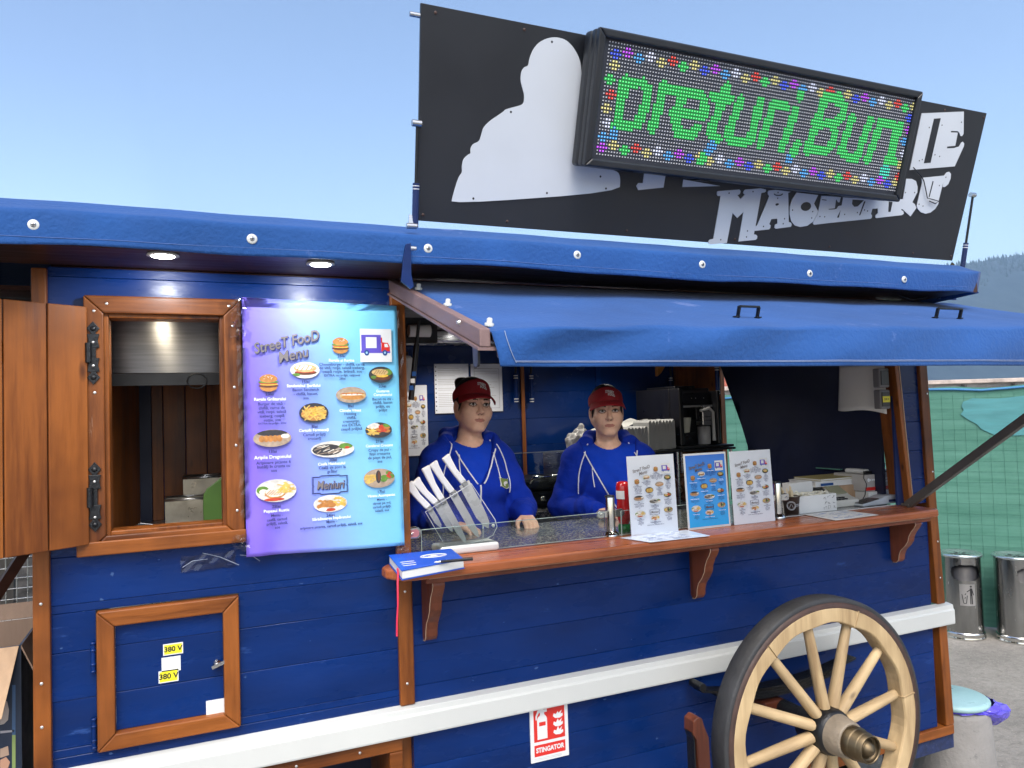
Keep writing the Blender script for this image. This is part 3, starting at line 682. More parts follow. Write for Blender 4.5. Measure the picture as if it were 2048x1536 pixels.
# ------------------------------------------------ tarpaulin roof with its valance
def wob(x, a=1.0): return a*(.006*math.sin(x*5.1)+.004*math.sin(x*11.3+1)+.003*math.sin(x*23+2))
RX0, RX1 = -1.5, 3.24
def roof_fn(a, b):
    x = RX0+(RX1-RX0)*a
    P = [(-.3, 2.156), (-.301, 2.18), (-.302, 2.215), (-.301, 2.243), (-.295, 2.2475), (-.26, 2.262), (-.2, 2.293), (-.1, 2.315), (.1, 2.34), (.5, 2.40), (.9, 2.43), (1.4, 2.36), (1.9, 2.2)]
    i = b*(len(P)-1); k = min(len(P)-2, int(i)); t = i-k; y = P[k][0]*(1-t)+P[k+1][0]*t; z = P[k][1]*(1-t)+P[k+1][1]*t
    e = max(0, 1-b*3.2)
    y += wob(x)*e*1.0; z += wob(x+3)*.35*(1-b)
    if b < .2: z += .004*math.sin(x*2.2+.4)
    q = max(0, (x-3.05)/.19)
    if q > 0: y += (.03*q*q)*e; z -= .004*q*e
    return (x, y, z)
mb = MB(); mb.grid(roof_fn, 190, 36)
roof = mb.build('roof_cover', M['fabric'], W)
sol = roof.modifiers.new('thick', 'SOLIDIFY'); sol.thickness = .004; sol.offset = 1
mb = MB(); mb.tube([(x, roof_fn((x-RX0)/(RX1-RX0), .042)[1]-.0045, 2.176+.004*math.sin(x*2.2+.4)) for x in np.linspace(RX0+.02, RX1-.02, 90)], .0009, 4, False); mb.build('hem_stitching', paint('blue_thread', (.08, .14, .34), .8), roof)
# end flap of the valance curling at the right corner
mb = MB(); mb.grid(lambda a, b: (3.235+.03*a-.01*b, -.29+.42*a+.01*math.sin(b*3), 2.158+.085*b+.11*a*b*.8-.02*a*(1-b)), 8, 5)
fl_ = mb.build('valance_flap', M['fabric'], roof); fl_.modifiers.new('thick', 'SOLIDIFY').thickness = .003
def washer(px, py):
    p = at(px, py, -.303); p = at(px, py, -.3035+wob(p.x)*(1-3.2*2.2/12)); mb = MB(); mb.lathe([(.0145, 0), (.0145, .002), (.0125, .0035), (.007, .004)], p+V(0, 0, 0), (0, -1, 0), 18)
    mb.mat(1); mb.lathe([(.0068, .0035), (.0066, .0052), (.005, .0062), (0, .0064)], p, (0, -1, 0), 12)
    mb.mat(2); mb.box(p.x-.005, p.x+.005, p.y-.0068, p.y-.0064, p.z-.0012, p.z+.0012); mb.box(p.x-.0012, p.x+.0012, p.y-.0069, p.y-.0065, p.z-.005, p.z+.005)
    mb.build('roof_screw', [M['white'], M['steel'], M['inkblack']], roof)
for q in ((67, 450), (504, 478), (856, 497), (1154, 510), (1404, 529), (1619, 547), (1808, 559)): washer(*q)
# soffit boards under the overhang
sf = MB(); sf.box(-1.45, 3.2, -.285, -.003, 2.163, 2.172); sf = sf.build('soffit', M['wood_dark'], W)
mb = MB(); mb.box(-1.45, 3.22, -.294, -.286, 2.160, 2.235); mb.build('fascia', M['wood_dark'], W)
# porch at the left end: dark louvred board under the roof
lv = MB(); lv.box(-1.4, -.42, .66, .68, 1.9, 2.16); lv = lv.build('louvre_board', M['black_pl'], W)
for i in range(9):
    mb = MB(); z = 1.93+i*.026; mb.obox((-.91, .648, z), (1, 0, 0), (0, .7, .7), (0, -.7, .7), .49, .012, .002); mb.build('slat', M['black_pl'], lv)
mb = MB(); mb.box(-1.45, -.41, .5, 1.8, 2.165, 2.18); mb.build('porch_ceiling', M['wood_dark'], W)
mb = MB(); mb.box(-1.45, -.41, .70, .72, 1.45, 2.16); mb.build('porch_back', M['navy'], W)

# downlights: real lit lamps in the soffit
M['lamp'] = emit('lamp_disc', (1, .98, .95), 30)
for k, (px, py) in enumerate(((326, 510), (641, 527))):
    p = atz(px, py, 2.160); t = thing('downlight', ('lit round downlight in the soffit above the side window', 'lit round downlight in the soffit above the menu poster')[k], 'downlight', p, 'downlights in the soffit')
    mb = MB(); mb.lathe([(.034, .003), (.040, .002), (.042, -.003), (.034, -.004)], p, (0, 0, 1), 28); mb.build('trim_ring', M['white'], t)
    mb = MB(); mb.lathe([(.031, -.003), (.028, -.0055), (0, -.006)], p, (0, 0, 1), 28); mb.build('lamp_face', M['lamp'], t)
    ld = bpy.data.lights.new('downlight_lamp', 'SPOT'); ld.energy = 2.6; ld.spot_size = R(150); ld.spot_blend = .35; ld.shadow_soft_size = .02; ld.color = (.95, .97, 1)
    lo_ = bpy.data.objects.new('downlight_lamp', ld); COL.objects.link(lo_); lo_.location = p+V(0, 0, -.022); lo_.rotation_euler = (R(32), 0, 0)
# lamps inside: back wall and niche spots; hatch and coffee spots are added fill
for k, (x, y, en) in enumerate(((1.42, 1.35, 10.0), (1.05, -.10, 8.0), (1.72, -.10, 9.0), (-.075, .17, 2.2), (2.3, 1.25, 9.0))):
    zc = 2.155 if y > 0 else 2.082
    t = thing('ceiling_or_fill_spot', ('lit ceiling spot inside over the notices on the back wall', 'added fill lamp under the hatch over the knife block', 'added fill lamp under the hatch over the menu cards', 'lit ceiling spot in the side window niche before the hood', 'added fill lamp inside over the coffee machine')[k], 'ceiling lamp', (x, y, zc), 'ceiling spots inside the wagon')
    mb = MB(); mb.lathe([(.03, .008), (.036, .004), (.036, -.004), (.03, -.005)], (x, y, zc), (0, 0, 1), 20); mb.build('trim_ring', M['chrome'], t)
    mb = MB(); mb.lathe([(.027, -.004), (0, -.006)], (x, y, zc), (0, 0, 1), 20); mb.build('lamp_face', M['lamp'], t)
    ld = bpy.data.lights.new('ceiling_or_fill_lamp', 'SPOT'); ld.energy = en; ld.spot_size = R(140); ld.spot_blend = .6; ld.shadow_soft_size = .025; ld.color = (1, .92, .83) if k != 3 else (1, .86, .62)
    lo_ = bpy.data.objects.new('ceiling_or_fill_lamp', ld); COL.objects.link(lo_); lo_.location = (x, y, zc-.03)

# ------------------------------------------------ serving hatch, raised as an awning
AX0, AX1 = .668, 3.42
def aw_z(x, y):       # upper face of the tarpaulin
    t = (-.02-y)/.83; k = (x-AX0)/(AX1-AX0)
    zo = 1.897+.045*k**.8
    z = 2.158*(1-t)+zo*t - .012*math.sin(math.pi*min(1, t))*(.5+.5*math.sin(x*2))
    z += .003*math.sin(x*9+t*4)*math.sin(math.pi*t)+.002*math.sin(x*21+t*9)*t
    return z
def aw_fn(a, b):
    x = AX0+(AX1-AX0)*a; k = (x-AX0)/(AX1-AX0)
    if b < .7:
        t = b/.7; y = -.02-.83*t; z = aw_z(x, y)
        if t > .97: z -= .004*((t-.97)/.03)**2
        if a < .012: z -= .012*(1-a/.012)
        return (x, y, z)
    s = (b-.7)/.3; z0 = aw_z(x, -.85)-.004; zb = 1.806-.010*k
    y = -.85-.010*math.sin(s*2.2)-.012*s*math.sin(x*3.1+1)
    # diagonal folds pulled from the left corner
    d = x-AX0; ww = math.exp(-d*1.3)
    y -= .026*ww*math.sin(13*(d*.75+s*.30))*min(1, d*7)*(1-.5*s)
    y -= .004*math.sin(x*8+s*3)*s
    x2 = x+(.030*s*s if a > .01 else .016*s)
    return (x2 - (.0 if a > .02 else 0), y, z0*(1-s)+zb*s)
mb = MB(); mb.grid(aw_fn, 230, 60)
aw = mb.build('awning_cover', M['fabric'], W); s2 = aw.modifiers.new('thick', 'SOLIDIFY'); s2.thickness = .003; s2.offset = 1
mb = MB()
for off in (.955, .963): mb.tube([(lambda p: (p[0], p[1]-.0022, p[2]))(aw_fn(a, off)) for a in np.linspace(.012, .998, 150)], .0007, 4, False)
mb.tube([(lambda p: (p[0], p[1]-.0022, p[2]))(aw_fn(.012, b)) for b in np.linspace(.7, .97, 20)], .0010, 4, False)
mb.build('hem_stitching', M['thread_and_glint'], aw)
# panel and rails under the tarpaulin
def sl(y, dz=0): return 2.150+(y+.02)/.83*.258+dz
def railbar(x0, x1, ya, yb, dt, db, name, mt, bev=.003):
    mb = MB(); mb.prism([(ya, sl(ya, dt)), (yb, sl(yb, dt)), (yb, sl(yb, db)), (ya, sl(ya, db))], (x0, 0, 0), (0, 1, 0), (0, 0, 1), (1, 0, 0), x1-x0); return mb.build(name, mt, W, bevel=bev)
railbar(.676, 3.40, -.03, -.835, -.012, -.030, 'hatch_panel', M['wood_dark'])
rl = railbar(.640, .668, .015, -.845, .004, -.040, 'hatch_rail', M['wood_rail'])
mb = MB(); ya, yb = .012, -.846; mb.prism([(ya, sl(ya, -.041)), (yb, sl(yb, -.041)), (yb, sl(yb, -.048)), (ya, sl(ya, -.048))], (.634, 0, 0), (0, 1, 0), (0, 0, 1), (1, 0, 0), .05); mb.build('rail_lip', M['wood_rail'], rl)
railbar(3.38, 3.405, -.02, -.84, .0, -.040, 'hatch_rail', M['wood_rail'])
railbar(.70, 3.39, -.80, -.84, -.03, -.075, 'front_rail', M['wood_dark'])
def nearest_x(px, py, X): d = ray(px, py); return CAM+d*((X-CAM.x)/d.x)
p = nearest_x(919, 645, .640); mb = MB(); mb.lathe([(.008, 0), (.006, .004), (.003, .009), (0, .009)], p, (-1, -.3, 0), 10); mb.build('rail_bolt', M['screw'], rl)
for q in ((837, 574), (895, 597), (978, 633)):
    p = nearest_x(*q, .69); mb = MB(); z = aw_z(.69, p.y)
    mb.lathe([(.012, -.002), (.012, .004), (.007, .006), (.007, .016), (.004, .018), (0, .018)], (p.x, p.y, z), (0, -.3, .95), 12); mb.build('cover_button', M['white'], aw)
p = nearest_x(950, 690, .66); mb = MB(); mb.prism([(-.02, .03), (.02, .03), (.016, -.05), (.010, -.058), (-.010, -.058), (-.016, -.05)], (.648, -.79, 1.868), (0, 1, 0), (0, 0, 1), (1, 0, 0), .006); mb.build('strut_lug', M['led_case'], W)
# lifting handles on top
for (a, b) in (((1475, 632), (1514, 638)), ((1872, 641), (1919, 648))):
    P = [at(*q, -.66) for q in (a, b)]; P = [V(q.x, -.66, aw_z(q.x, -.66)) for q in P]
    mb = MB(); up_ = V(0, -.29, .95)*.036
    for q, s in zip(P, (1, -1)): mb.bar(q+V(-s*.014, 0, .003), q+V(s*.006, 0, .003), .014, .004); mb.bar(q, q+up_, .012, .006, (1, 0, 0))
    mb.bar(P[0]+up_, P[1]+up_, .012, .006); mb.build('lift_handle', M['black_iron'], aw, bevel=.001)
# steel prop from the counter to the awning corner
mb = MB(); A = Vector((3.019, -.05, 1.212)); Bq = Vector((3.06, -.86, 1.812)); mb.bar(A, Bq, .034, .030, (1, 0, 0)); mb.obox(A+V(0, 0, .004), (1, 0, 0), (0, 1, 0), (0, 0, 1), .02, .02, .006)
mb.build('hatch_prop', M['alu'], W, bevel=.002)

# ------------------------------------------------ sign board leaning out over the roof
SB = Vector((0, -.15, 2.332)); SU = Vector((0, -.200, .617)).normalized(); SN = Vector((0, SU.z*-1, SU.y)).normalized()
if SN.y > 0: SN = -SN
SL = .649
def sp(x, v, off=0.0): return Vector((x, SB.y, SB.z))+SU*v+SN*off
def onsign(px, py, off=0.0):
    d = ray(px, py); p0 = SB+SN*off; q = CAM+d*((p0-CAM).dot(SN)/d.dot(SN)); return (q.x, (q-p0).dot(SU))
SG = thing('sign_board', 'black sign board with white cut-out head silhouette and letters over the roof', 'sign', sp(1.98, 0))
mb = MB(); mb.prism([(.702, 0), (3.267, 0), (3.263, SL), (.672, SL)], SB-SN*.012, (1, 0, 0), SU, SN, .012); mb.build('board', M['sign_black'], SG, bevel=.001)
def cut(name, pts, off=.0, th=.003, mt='sign_white', hole=None):
    mb = MB(); mb.prism(pts, SB+SN*(off+.0004), (1, 0, 0), SU, SN, th); return mb.build(name, M[mt], SG)
Q = lambda L: [onsign(*q) for q in L]
sil = [(902,408),(905,392),(912,368),(918,352),(924,345),(923,332),(926,318),(936,309),(941,307),(940,298),(945,288),(958,283),(962,270),(966,255),(980,241),(997,230),(1008,222),(1010,219),(1028,214),(1047,209),(1048,190),(1044,176),(1040,160),(1042,143),(1048,134),(1056,132),(1058,118),(1065,100),(1076,86),(1092,77),(1110,74),(1130,79),(1144,92),(1155,110),(1161,128),(1163,160),(1163,240),(1180,330),(1234,341),(1240,355),(1238,384)]
def chaikin(L, k=.22):
    out_ = []
    for a, b in zip(L, L[1:]+L[:1]): out_ += [(a[0]*(1-k)+b[0]*k, a[1]*(1-k)+b[1]*k), (a[0]*k+b[0]*(1-k), a[1]*k+b[1]*(1-k))]
    return out_
cut('silhouette', Q(chaikin(chaikin(sil))))
for q in ((1103, 84), (1021, 224), (946, 397), (1093, 386), (1211, 377), (1200, 353)):
    x, v = onsign(*q); mb = MB(); mb.lathe([(.004, 0), (0, .0006)], sp(x, v, .0036), SN, 8); mb.build('screw_hole', M['inkblack'], SG)
# visible pieces of the hidden top line, and the E at its end
cut('letter', Q([(1288,345),(1331,345),(1326,375),(1276,380),(1272,372),(1276,366),(1285,366)]))
cut('letter', Q([(1366,359),(1440,372),(1364,374)]))
zA = lambda L: Q([(1400+a/7.314, 340+b/7.314) for a, b in L])
zB = lambda L: Q([(1660+a/7.314, 330+b/7.314) for a, b in L])
zC = lambda L: Q([(1780+a/9.6, 190+b/9.6) for a, b in L])
cut('letter', zC([(600,352),(1405,318),(1400,745),(1370,790),(1340,785),(1325,735),(1290,695),(1160,690),(1155,718),(1290,722),(1240,975),(1085,990),(1080,1025),(1230,1018),(1320,990),(1360,920),(1385,900),(1412,930),(1405,985),(1230,1370),(370,1440)]))
slot = lambda L: cut('letter_slot', L, .003, .0006, 'sign_black')
slot(zC([(830,455),(960,445),(765,1300),(635,1310)]))
cut('letter', zA([(245,320),(262,308),(570,285),(585,305),(582,335),(568,355),(540,368),(585,425),(650,358),(625,335),(640,300),(660,285),(880,268),(955,285),(955,315),(935,328),(890,335),(805,815),(780,940),(812,945),(830,965),(828,1000),(805,1020),(555,1045),(630,612),(538,700),(468,625),(385,1065),(150,1088),(120,1075),(120,1040),(140,1018),(190,1005),(295,380),(258,380),(243,360)]))
cut('letter', zA([(1000,300),(1100,290),(1320,318),(1282,335),(1290,760),(1325,770),(1335,800),(1320,830),(1105,858),(1085,845),(1090,800),(1125,785),(1125,710),(1035,718),(1005,790),(1025,810),(1020,850),(1000,868),(787,890),(808,817),(830,812),(1008,378),(988,360),(985,325)]))
cut('letter', zA([(1410,330),(1720,365),(1660,490),(1720,605),(1695,670),(1640,760),(1560,815),(1460,832),(1380,810),(1330,750),(1303,640),(1308,540),(1340,430)]))
slot(zA([(1540+74*math.cos(t)-14*math.sin(t), 533-62*math.sin(t)-20*math.cos(t)) for t in np.linspace(0, 6.283, 20)[:-1]]))
cut('letter', zB([(-130,450),(300,480),(540,490),(1060,500),(1110,200),(1190,203),(1250,235),(1272,320),(1268,400),(1195,545),(1230,570),(1255,625),(1170,750),(1045,640),(1030,655),(1068,680),(1070,712),(1045,732),(670,775),(655,760),(658,735),(692,705),(692,635),(612,640),(590,712),(605,740),(600,775),(580,787),(0,845),(-235,873),(-255,860),(-250,825),(-200,745),(-178,673)]))
for L in ([(85,505),(105,545),(130,545),(150,470),(180,475),(160,590),(110,600),(85,640),(60,645),(80,510)], [(320,505),(485,515),(440,560),(395,605),(345,610),(312,570)], [(510,530),(490,530),(415,735),(432,735)], [(850,535),(905,540),(875,685),(843,685)], [(145,660),(120,770),(92,768)], [(-130,500),(-60,508),(-62,520),(-128,512)], [(-30,642),(70,632),(60,648),(-28,652)]): slot(zB(L))
cut('letter', zB([(1335,200),(1365,185),(1665,155),(1700,110),(1735,100),(1760,130),(1755,200),(1720,280),(1670,322),(1640,320),(1650,240),(1600,440),(1585,500),(1575,570),(1530,640),(1460,695),(1390,712),(1320,690),(1275,640),(1262,605),(1270,560),(1290,480),(1340,265)]))
slot(zB([(1490,235),(1505,240),(1445,470),(1432,465)]))
HOLES = [(1400+a/7.314, 340+b/7.314) for a, b in ((417,338),(767,315),(1133,328),(1128,412),(296,1018),(686,890),(672,978),(920,825),(1228,712),(1208,785),(1345,585),(1640,607),(1625,700),(1745,680),(1815,683))]+[(1660+a/7.314, 330+b/7.314) for a, b in ((205,722),(390,695),(495,657),(540,672),(1093,403),(1228,403),(1293,573),(1350,600),(1590,300),(1685,178))]+[(1780+a/9.6, 190+b/9.6) for a, b in ((740,625),(985,580),(1358,523),(850,1148),(940,1180),(605,1240),(550,1262))]
for q in HOLES:
    x, v = onsign(*q); mb = MB(); mb.lathe([(.0032, 0), (0, .0006)], sp(x, v, .0036), SN, 8); mb.build('screw_hole', M['inkblack'], SG)
slot(zA([(1095,495),(1120,485),(1145,490),(1140,510),(1115,522),(1097,518)]))
cur = [onsign(1555+8.5*math.cos(t), 387+4*math.sin(t)) for t in np.linspace(.1, 3.04, 12)]
mb = MB(); mb.tube([sp(x, v, .005) for x, v in cur], .0018, 5); mb.build('letter_mark', M['inkblack'], SG)
for x in (.72, 1.02, 1.50, 2.0, 2.5, 3.0, 3.25):
    for v in (.02, SL-.02):
        mb = MB(); mb.lathe([(.0055, 0), (.004, .002), (0, .0022)], sp(x, v, .0005), SN, 8); mb.build('rusty_screw', M['iron_band'], SG)
mb = MB(); mb.tube([sp(.672, SL*.945, -.004), sp(.640, SL*.945, -.004)], .008, 8); mb.build('stop_bolt', M['steel'], SG)
# cable from the display
mb = MB(); cab = [(1822,335),(1838,352),(1843,362),(1847,380),(1850,396),(1862,399),(1873,402),(1866,407),(1854,402)]
mb.tube([sp(*onsign(*q), .012) for q in cab], .0022, 6); tag(mb.build('cable', M['black_pl'], None), 'thin black cable hanging from the right end of the LED display', 'cable')
# gas struts that hold the sign up
def strut(a, b, lb, t0=.48):
    a = Vector(a); b = Vector(b); d = (b-a); t = thing('gas_strut', lb, 'gas strut', b, 'gas struts')
    mb = MB(); mb.tube([a, a+d*t0], .0055, 8); mb.build('rod', M['black_iron'], t)
    mb = MB(); mb.tube([a+d*t0, a+d*.97], .011, 12); mb.build('cylinder', M['fabric_edge'] if False else paint('navy_gloss', (.006, .02, .09), .3), t)
    for k in (t0+.02, t0+.045, .90, .93):
        mb = MB(); mb.tube([a+d*k, a+d*(k+.007)], .0114, 12); mb.build('stripe', M['paper_white'], t)
    mb = MB(); mb.tube([a-V(.018, 0, 0), a+V(.012, 0, 0)], .011, 10); mb.tube([b-V(.016, 0, 0), b+V(.014, 0, 0)], .010, 10); mb.build('end_joint', M['steel'], t)
strut(at(835, 247, -.255), at(829, 492, -.17), 'slim gas strut at the left edge of the sign board')
strut(at(1946, 390, -.215), at(1917, 588, -.13), 'slim gas strut at the right edge of the sign board')
def gusset(pts, y, th=.01):
    P = [at(*q, y) for q in pts]; mb = MB(); mb.prism([(q.x, q.z) for q in P], (0, y, 0), (1, 0, 0), (0, 0, 1), (0, 1, 0), th); g_ = mb.build('sign_bracket', M['blue'], W, bevel=.001); return g_
g_ = gusset([(803, 562), (806, 520), (812, 488), (822, 486), (823, 550), (828, 572), (822, 578)], -.32)
for q in ((822, 452), (820, 497)):
    p = at(*q, -.3); mb = MB(); mb.tube([p-V(.014, 0, 0), p+V(.018, 0, 0)], .009, 10); mb.build('bracket_bolt', M['steel'], W)
mb = MB(); P = [at(*q, -.19) for q in ((820, 498), (818, 450), (822, 430))]; mb.bar(P[0], P[2], .014, .006, (0, 1, 0)); mb.build('sign_arm', M['steel'], W)
g_ = gusset([(1876, 598), (1888, 566), (1893, 546), (1901, 540), (1908, 548), (1913, 600)], -.10)
mb = MB(); P = [at(*q, -.12) for q in ((1897, 550), (1906, 527))]; mb.bar(P[0], P[1], .016, .008, (0, 1, 0)); mb.build('sign_arm', M['brass'], W)
mb = MB(); mb.tube([at(*q, -.13) for q in ((1880, 535), (1884, 560), (1876, 580), (1850, 596), (1822, 600), (1795, 590))], .003, 6); tag(mb.build('cable', M['black_pl'], None), 'thin black cable drooping below the right end of the sign board', 'cable')

# ------------------------------------------------ LED display
_f = [onsign(*q, .12) for q in ((1202, 54), (1848, 183), (1800, 400), (1167, 336))]
LX0, LX1 = (_f[0][0]+_f[3][0])/2, (_f[1][0]+_f[2][0])/2; LV1, LV0 = (_f[0][1]+_f[1][1])/2, (_f[2][1]+_f[3][1])/2
LD = thing('led_display', 'lit LED display with green scrolling text and coloured border lights', 'LED display', sp(1.97, .234, .06))
mb = MB(); mb.prism([(LX0, LV0), (LX1, LV0), (LX1, LV1), (LX0, LV1)], SB+SN*.016, (1, 0, 0), SU, SN, .046); mb.build('rear_case', M['led_case'], LD, bevel=.012, seg=3)
mb = MB(); mb.prism([(LX0, LV0), (LX1, LV0), (LX1, LV1), (LX0, LV1)], SB+SN*.066, (1, 0, 0), SU, SN, .030); mb.build('front_case', M['led_case'], LD, bevel=.008, seg=3)
fx = .026
for pts in ([(LX0, LV1), (LX1, LV1), (LX1-fx, LV1-fx), (LX0+fx, LV1-fx)], [(LX0, LV0), (LX1, LV0), (LX1-fx, LV0+fx), (LX0+fx, LV0+fx)], [(LX0, LV0), (LX0, LV1), (LX0+fx, LV1-fx), (LX0+fx, LV0+fx)], [(LX1, LV0), (LX1, LV1), (LX1-fx, LV1-fx), (LX1-fx, LV0+fx)]):
    mb = MB(); mb.prism(pts, SB+SN*.0965, (1, 0, 0), SU, SN, .026); mb.build('bezel', M['led_case'], LD, bevel=.006, seg=3)
_a = [onsign(*q, .107) for q in ((1215, 82), (1835, 196), (1795, 385), (1192, 311))]
SX0, SX1 = (_a[0][0]+_a[3][0])/2, (_a[1][0]+_a[2][0])/2; SV1, SV0 = (_a[0][1]+_a[1][1])/2, (_a[2][1]+_a[3][1])/2
mb = MB(); mb.prism([(LX0+.02, LV0+.02), (LX1-.02, LV0+.02), (LX1-.02, LV1-.02), (LX0+.02, LV1-.02)], SB+SN*.097, (1, 0, 0), SU, SN, .009); mb.build('screen', M['led_face'], LD)
for x in (1.75, 2.4):
    for v in (LV0-.004, LV1): mb = MB(); mb.prism([(x-.03, v), (x+.03, v), (x+.025, v+.005), (x-.025, v+.005)], SB+SN*.03, (1, 0, 0), SU, SN, .05); mb.build('case_lug', M['led_case'], LD)
NC, NR = 128, 32
A4 = [(1215, 82), (1835, 196), (1795, 385), (1192, 311)]
def led_uv(px, py):
    x, v = onsign(px, py, .107); return ((x-SX0)/(SX1-SX0)*NC, (SV1-v)/(SV1-SV0)*NR)
z1 = lambda *L: [led_uv(1180+a/4.519, 60+b/4.519) for a, b in L]
z2 = lambda *L: [led_uv(1500+a/5.297, 120+b/5.297) for a, b in L]
strokes = [
 z1((318, 450), (245, 840), (205, 960)), z1((318, 455), (480, 480), (520, 530), (500, 690), (430, 860), (240, 850)),
 z1((665, 505), (620, 700), (560, 895)), z1((665, 510), (795, 545)),
 z1((760, 745), (1030, 770), (1035, 640), (985, 570), (880, 560), (815, 650), (770, 800), (800, 930), (920, 945), (970, 880)),
 z1((1240, 510), (1150, 780), (1090, 900), (1110, 975), (1160, 985)), z1((1110, 590), (1270, 625)), z1((1110, 1035), (1060, 1110), (1000, 1190)),
 z1((1365, 625), (1300, 800), (1250, 930), (1270, 1000), (1400, 1020)), z2((110, 440), (60, 640), (0, 850)),
 z2((-60, 870), (0, 860)), z2((110, 440), (85, 560)),
 z2((250, 480), (190, 660), (110, 890)), z2((250, 475), (390, 500)),
 z2((480, 540), (420, 720), (335, 930)), z2((542, 360), (528, 395)), z2((500, 890), (470, 960), (415, 1040)),
 z2((800, 390), (720, 640), (600, 960)), z2((800, 395), (960, 440), (1000, 500), (975, 600), (880, 690), (690, 665)), z2((880, 690), (900, 760), (880, 880), (800, 975), (600, 955)),
 z2((1085, 605), (1030, 780), (965, 960), (1000, 1010), (1130, 1040), (1200, 840), (1280, 640)),
 z2((1385, 660), (1330, 830), (1240, 1060)), z2((1385, 655), (1500, 680), (1560, 740), (1510, 900), (1460, 1080), (1530, 1085)), z2((1590, 690), (1540, 850), (1500, 1000))]
gc, gr = np.meshgrid(np.arange(NC)+.5, np.arange(NR)+.5); lit = np.zeros((NR, NC), int)     # 0 unlit, 1 green ...
for S in strokes:
    for (a, b) in zip(S[:-1], S[1:]):
        ax, ay = a; bx, by = b; dx, dy = bx-ax, by-ay; L2 = dx*dx+dy*dy+1e-9
        t = np.clip(((gc-ax)*dx+(gr-ay)*dy)/L2, 0, 1); d = np.hypot((gc-ax-t*dx), (gr-ay-t*dy)*1.15)
        lit[d < 1.72] = 1
def cyan(cx, cyy, r):
    q = np.hypot(gc-cx, gr-cyy) < r; lit[q & (lit == 1)] = 4
c_1 = z1((210, 960))[0]; cyan(*c_1, 2.6); c_2 = z1((1090, 1080))[0]; cyan(*c_2, 2.6); c_3 = z2((400, 1050))[0]; cyan(*c_3, 2); c_4 = z2((1420, 1190))[0]
lit[np.hypot(gc-c_4[0], (gr-c_4[1])) < 2.6] = 8
seq = [3, 5, 4, 6, 7, 2, 1, 7]        # blue, magenta, light blue, white, yellow, red, green, yellow
DIA = {(-1, 0), (-1, 1), (0, -1), (0, 0), (0, 1), (0, 2), (1, 0), (1, 1)}
def diamond(c, r, col):
    for dr in (-2, -1, 0, 1, 2):
        w_ = 1.6-abs(dr)*.6
        for dc in range(-2, 3):
            if (dr, dc) in DIA:
                rr, cc = int(r+dr), int(c+dc)
                if 0 <= rr < NR and 0 <= cc < NC and lit[rr, cc] != 1: lit[rr, cc] = col
k = 0
for c in range(2, NC, 4): diamond(c, 3 if k % 2 == 0 else 2, seq[k % 8]); k += 1
k = 0
for c in range(1, NC, 4): diamond(c, NR-3 if k % 2 == 0 else NR-4, [5, 7, 1, 2, 7, 6, 4, 5, 3, 7][k % 10] if k < 10 else seq[(6-k) % 8]); k += 1
for i, r in enumerate(range(6, NR-4, 4)):
    diamond(1 if i % 2 else 2, r, [7, 1, 2, 7, 6, 4][i % 6]); diamond(NC-2 if i % 2 else NC-3, r, [3, 5, 4, 6, 7, 2][i % 6])
LC = {0: ('led_unlit', None), 1: ('led_green', (.03, .60, .12)), 2: ('led_red', (.9, .05, .03)), 3: ('led_blue', (.04, .10, 1)), 4: ('led_light_blue', (.08, .45, 1)), 5: ('led_magenta', (.6, .06, 1)), 6: ('led_white', (.75, .8, 1)), 7: ('led_yellow', (.75, .68, .25)), 8: ('led_cyan', (.05, .85, .6))}
px_, pv_ = (SX1-SX0)/NC, (SV1-SV0)/NR
for c, (nm, col) in LC.items():
    mb = MB(); s = .24 if c == 0 else .25
    core = MB()
    for r, q in zip(*np.where(lit == c)):
        x = SX0+(q+.5)*px_; v = SV1-(r+.5)*pv_
        h = px_*s*(.8 if c == 0 else 1)
        a = [sp(x+dx*h, v+dv*h, .1062) for dx, dv in ((-1, -1), (1, -1), (1, 1), (-1, 1))]; b = [sp(x+dx*h*.8, v+dv*h*.8, .1085) for dx, dv in ((-1, -1), (1, -1), (1, 1), (-1, 1))]
        mb.add(a+b, [(4, 5, 6, 7), (0, 1, 5, 4), (1, 2, 6, 5), (2, 3, 7, 6), (3, 0, 4, 7)])
        if c:
            h2 = h*.42; core.add([sp(x+dx*h2, v+dv*h2, .1089) for dx, dv in ((-1, -1), (1, -1), (1, 1), (-1, 1))], [(0, 1, 2, 3)])
            h3 = px_*.5*(1 if c == 1 else .8); core.mat(1); core.add([sp(x+dx*h3, v+dv*h3, .10625) for dx, dv in ((-1, -1), (1, -1), (1, 1), (-1, 1))], [(0, 1, 2, 3)]); core.mat(0)  # flat glow square round each LED, its spilled light put into emission
    if c == 0: stuff(mb.build('unlit_leds', paint('led_package', (.62, .63, .66), .4), LD))
    else:
        o = stuff(mb.build('lit_leds', emit(nm, col, .55 if c == 1 else .40), LD)); o['label'] = nm.replace('led_', '').replace('_', ' ')+' lit LEDs of the display'
        cc = tuple(.3+.7*q for q in col)
        o = stuff(core.build('led_cores_and_glow', [emit(nm+'_core', cc, .8 if c == 1 else .6), emit(nm+'_glow', sc(col, .25 if c == 1 else .10), .4)], LD)); o['label'] = 'bright cores and painted glow of the '+nm.replace('led_', '').replace('_', ' ')+' LEDs'
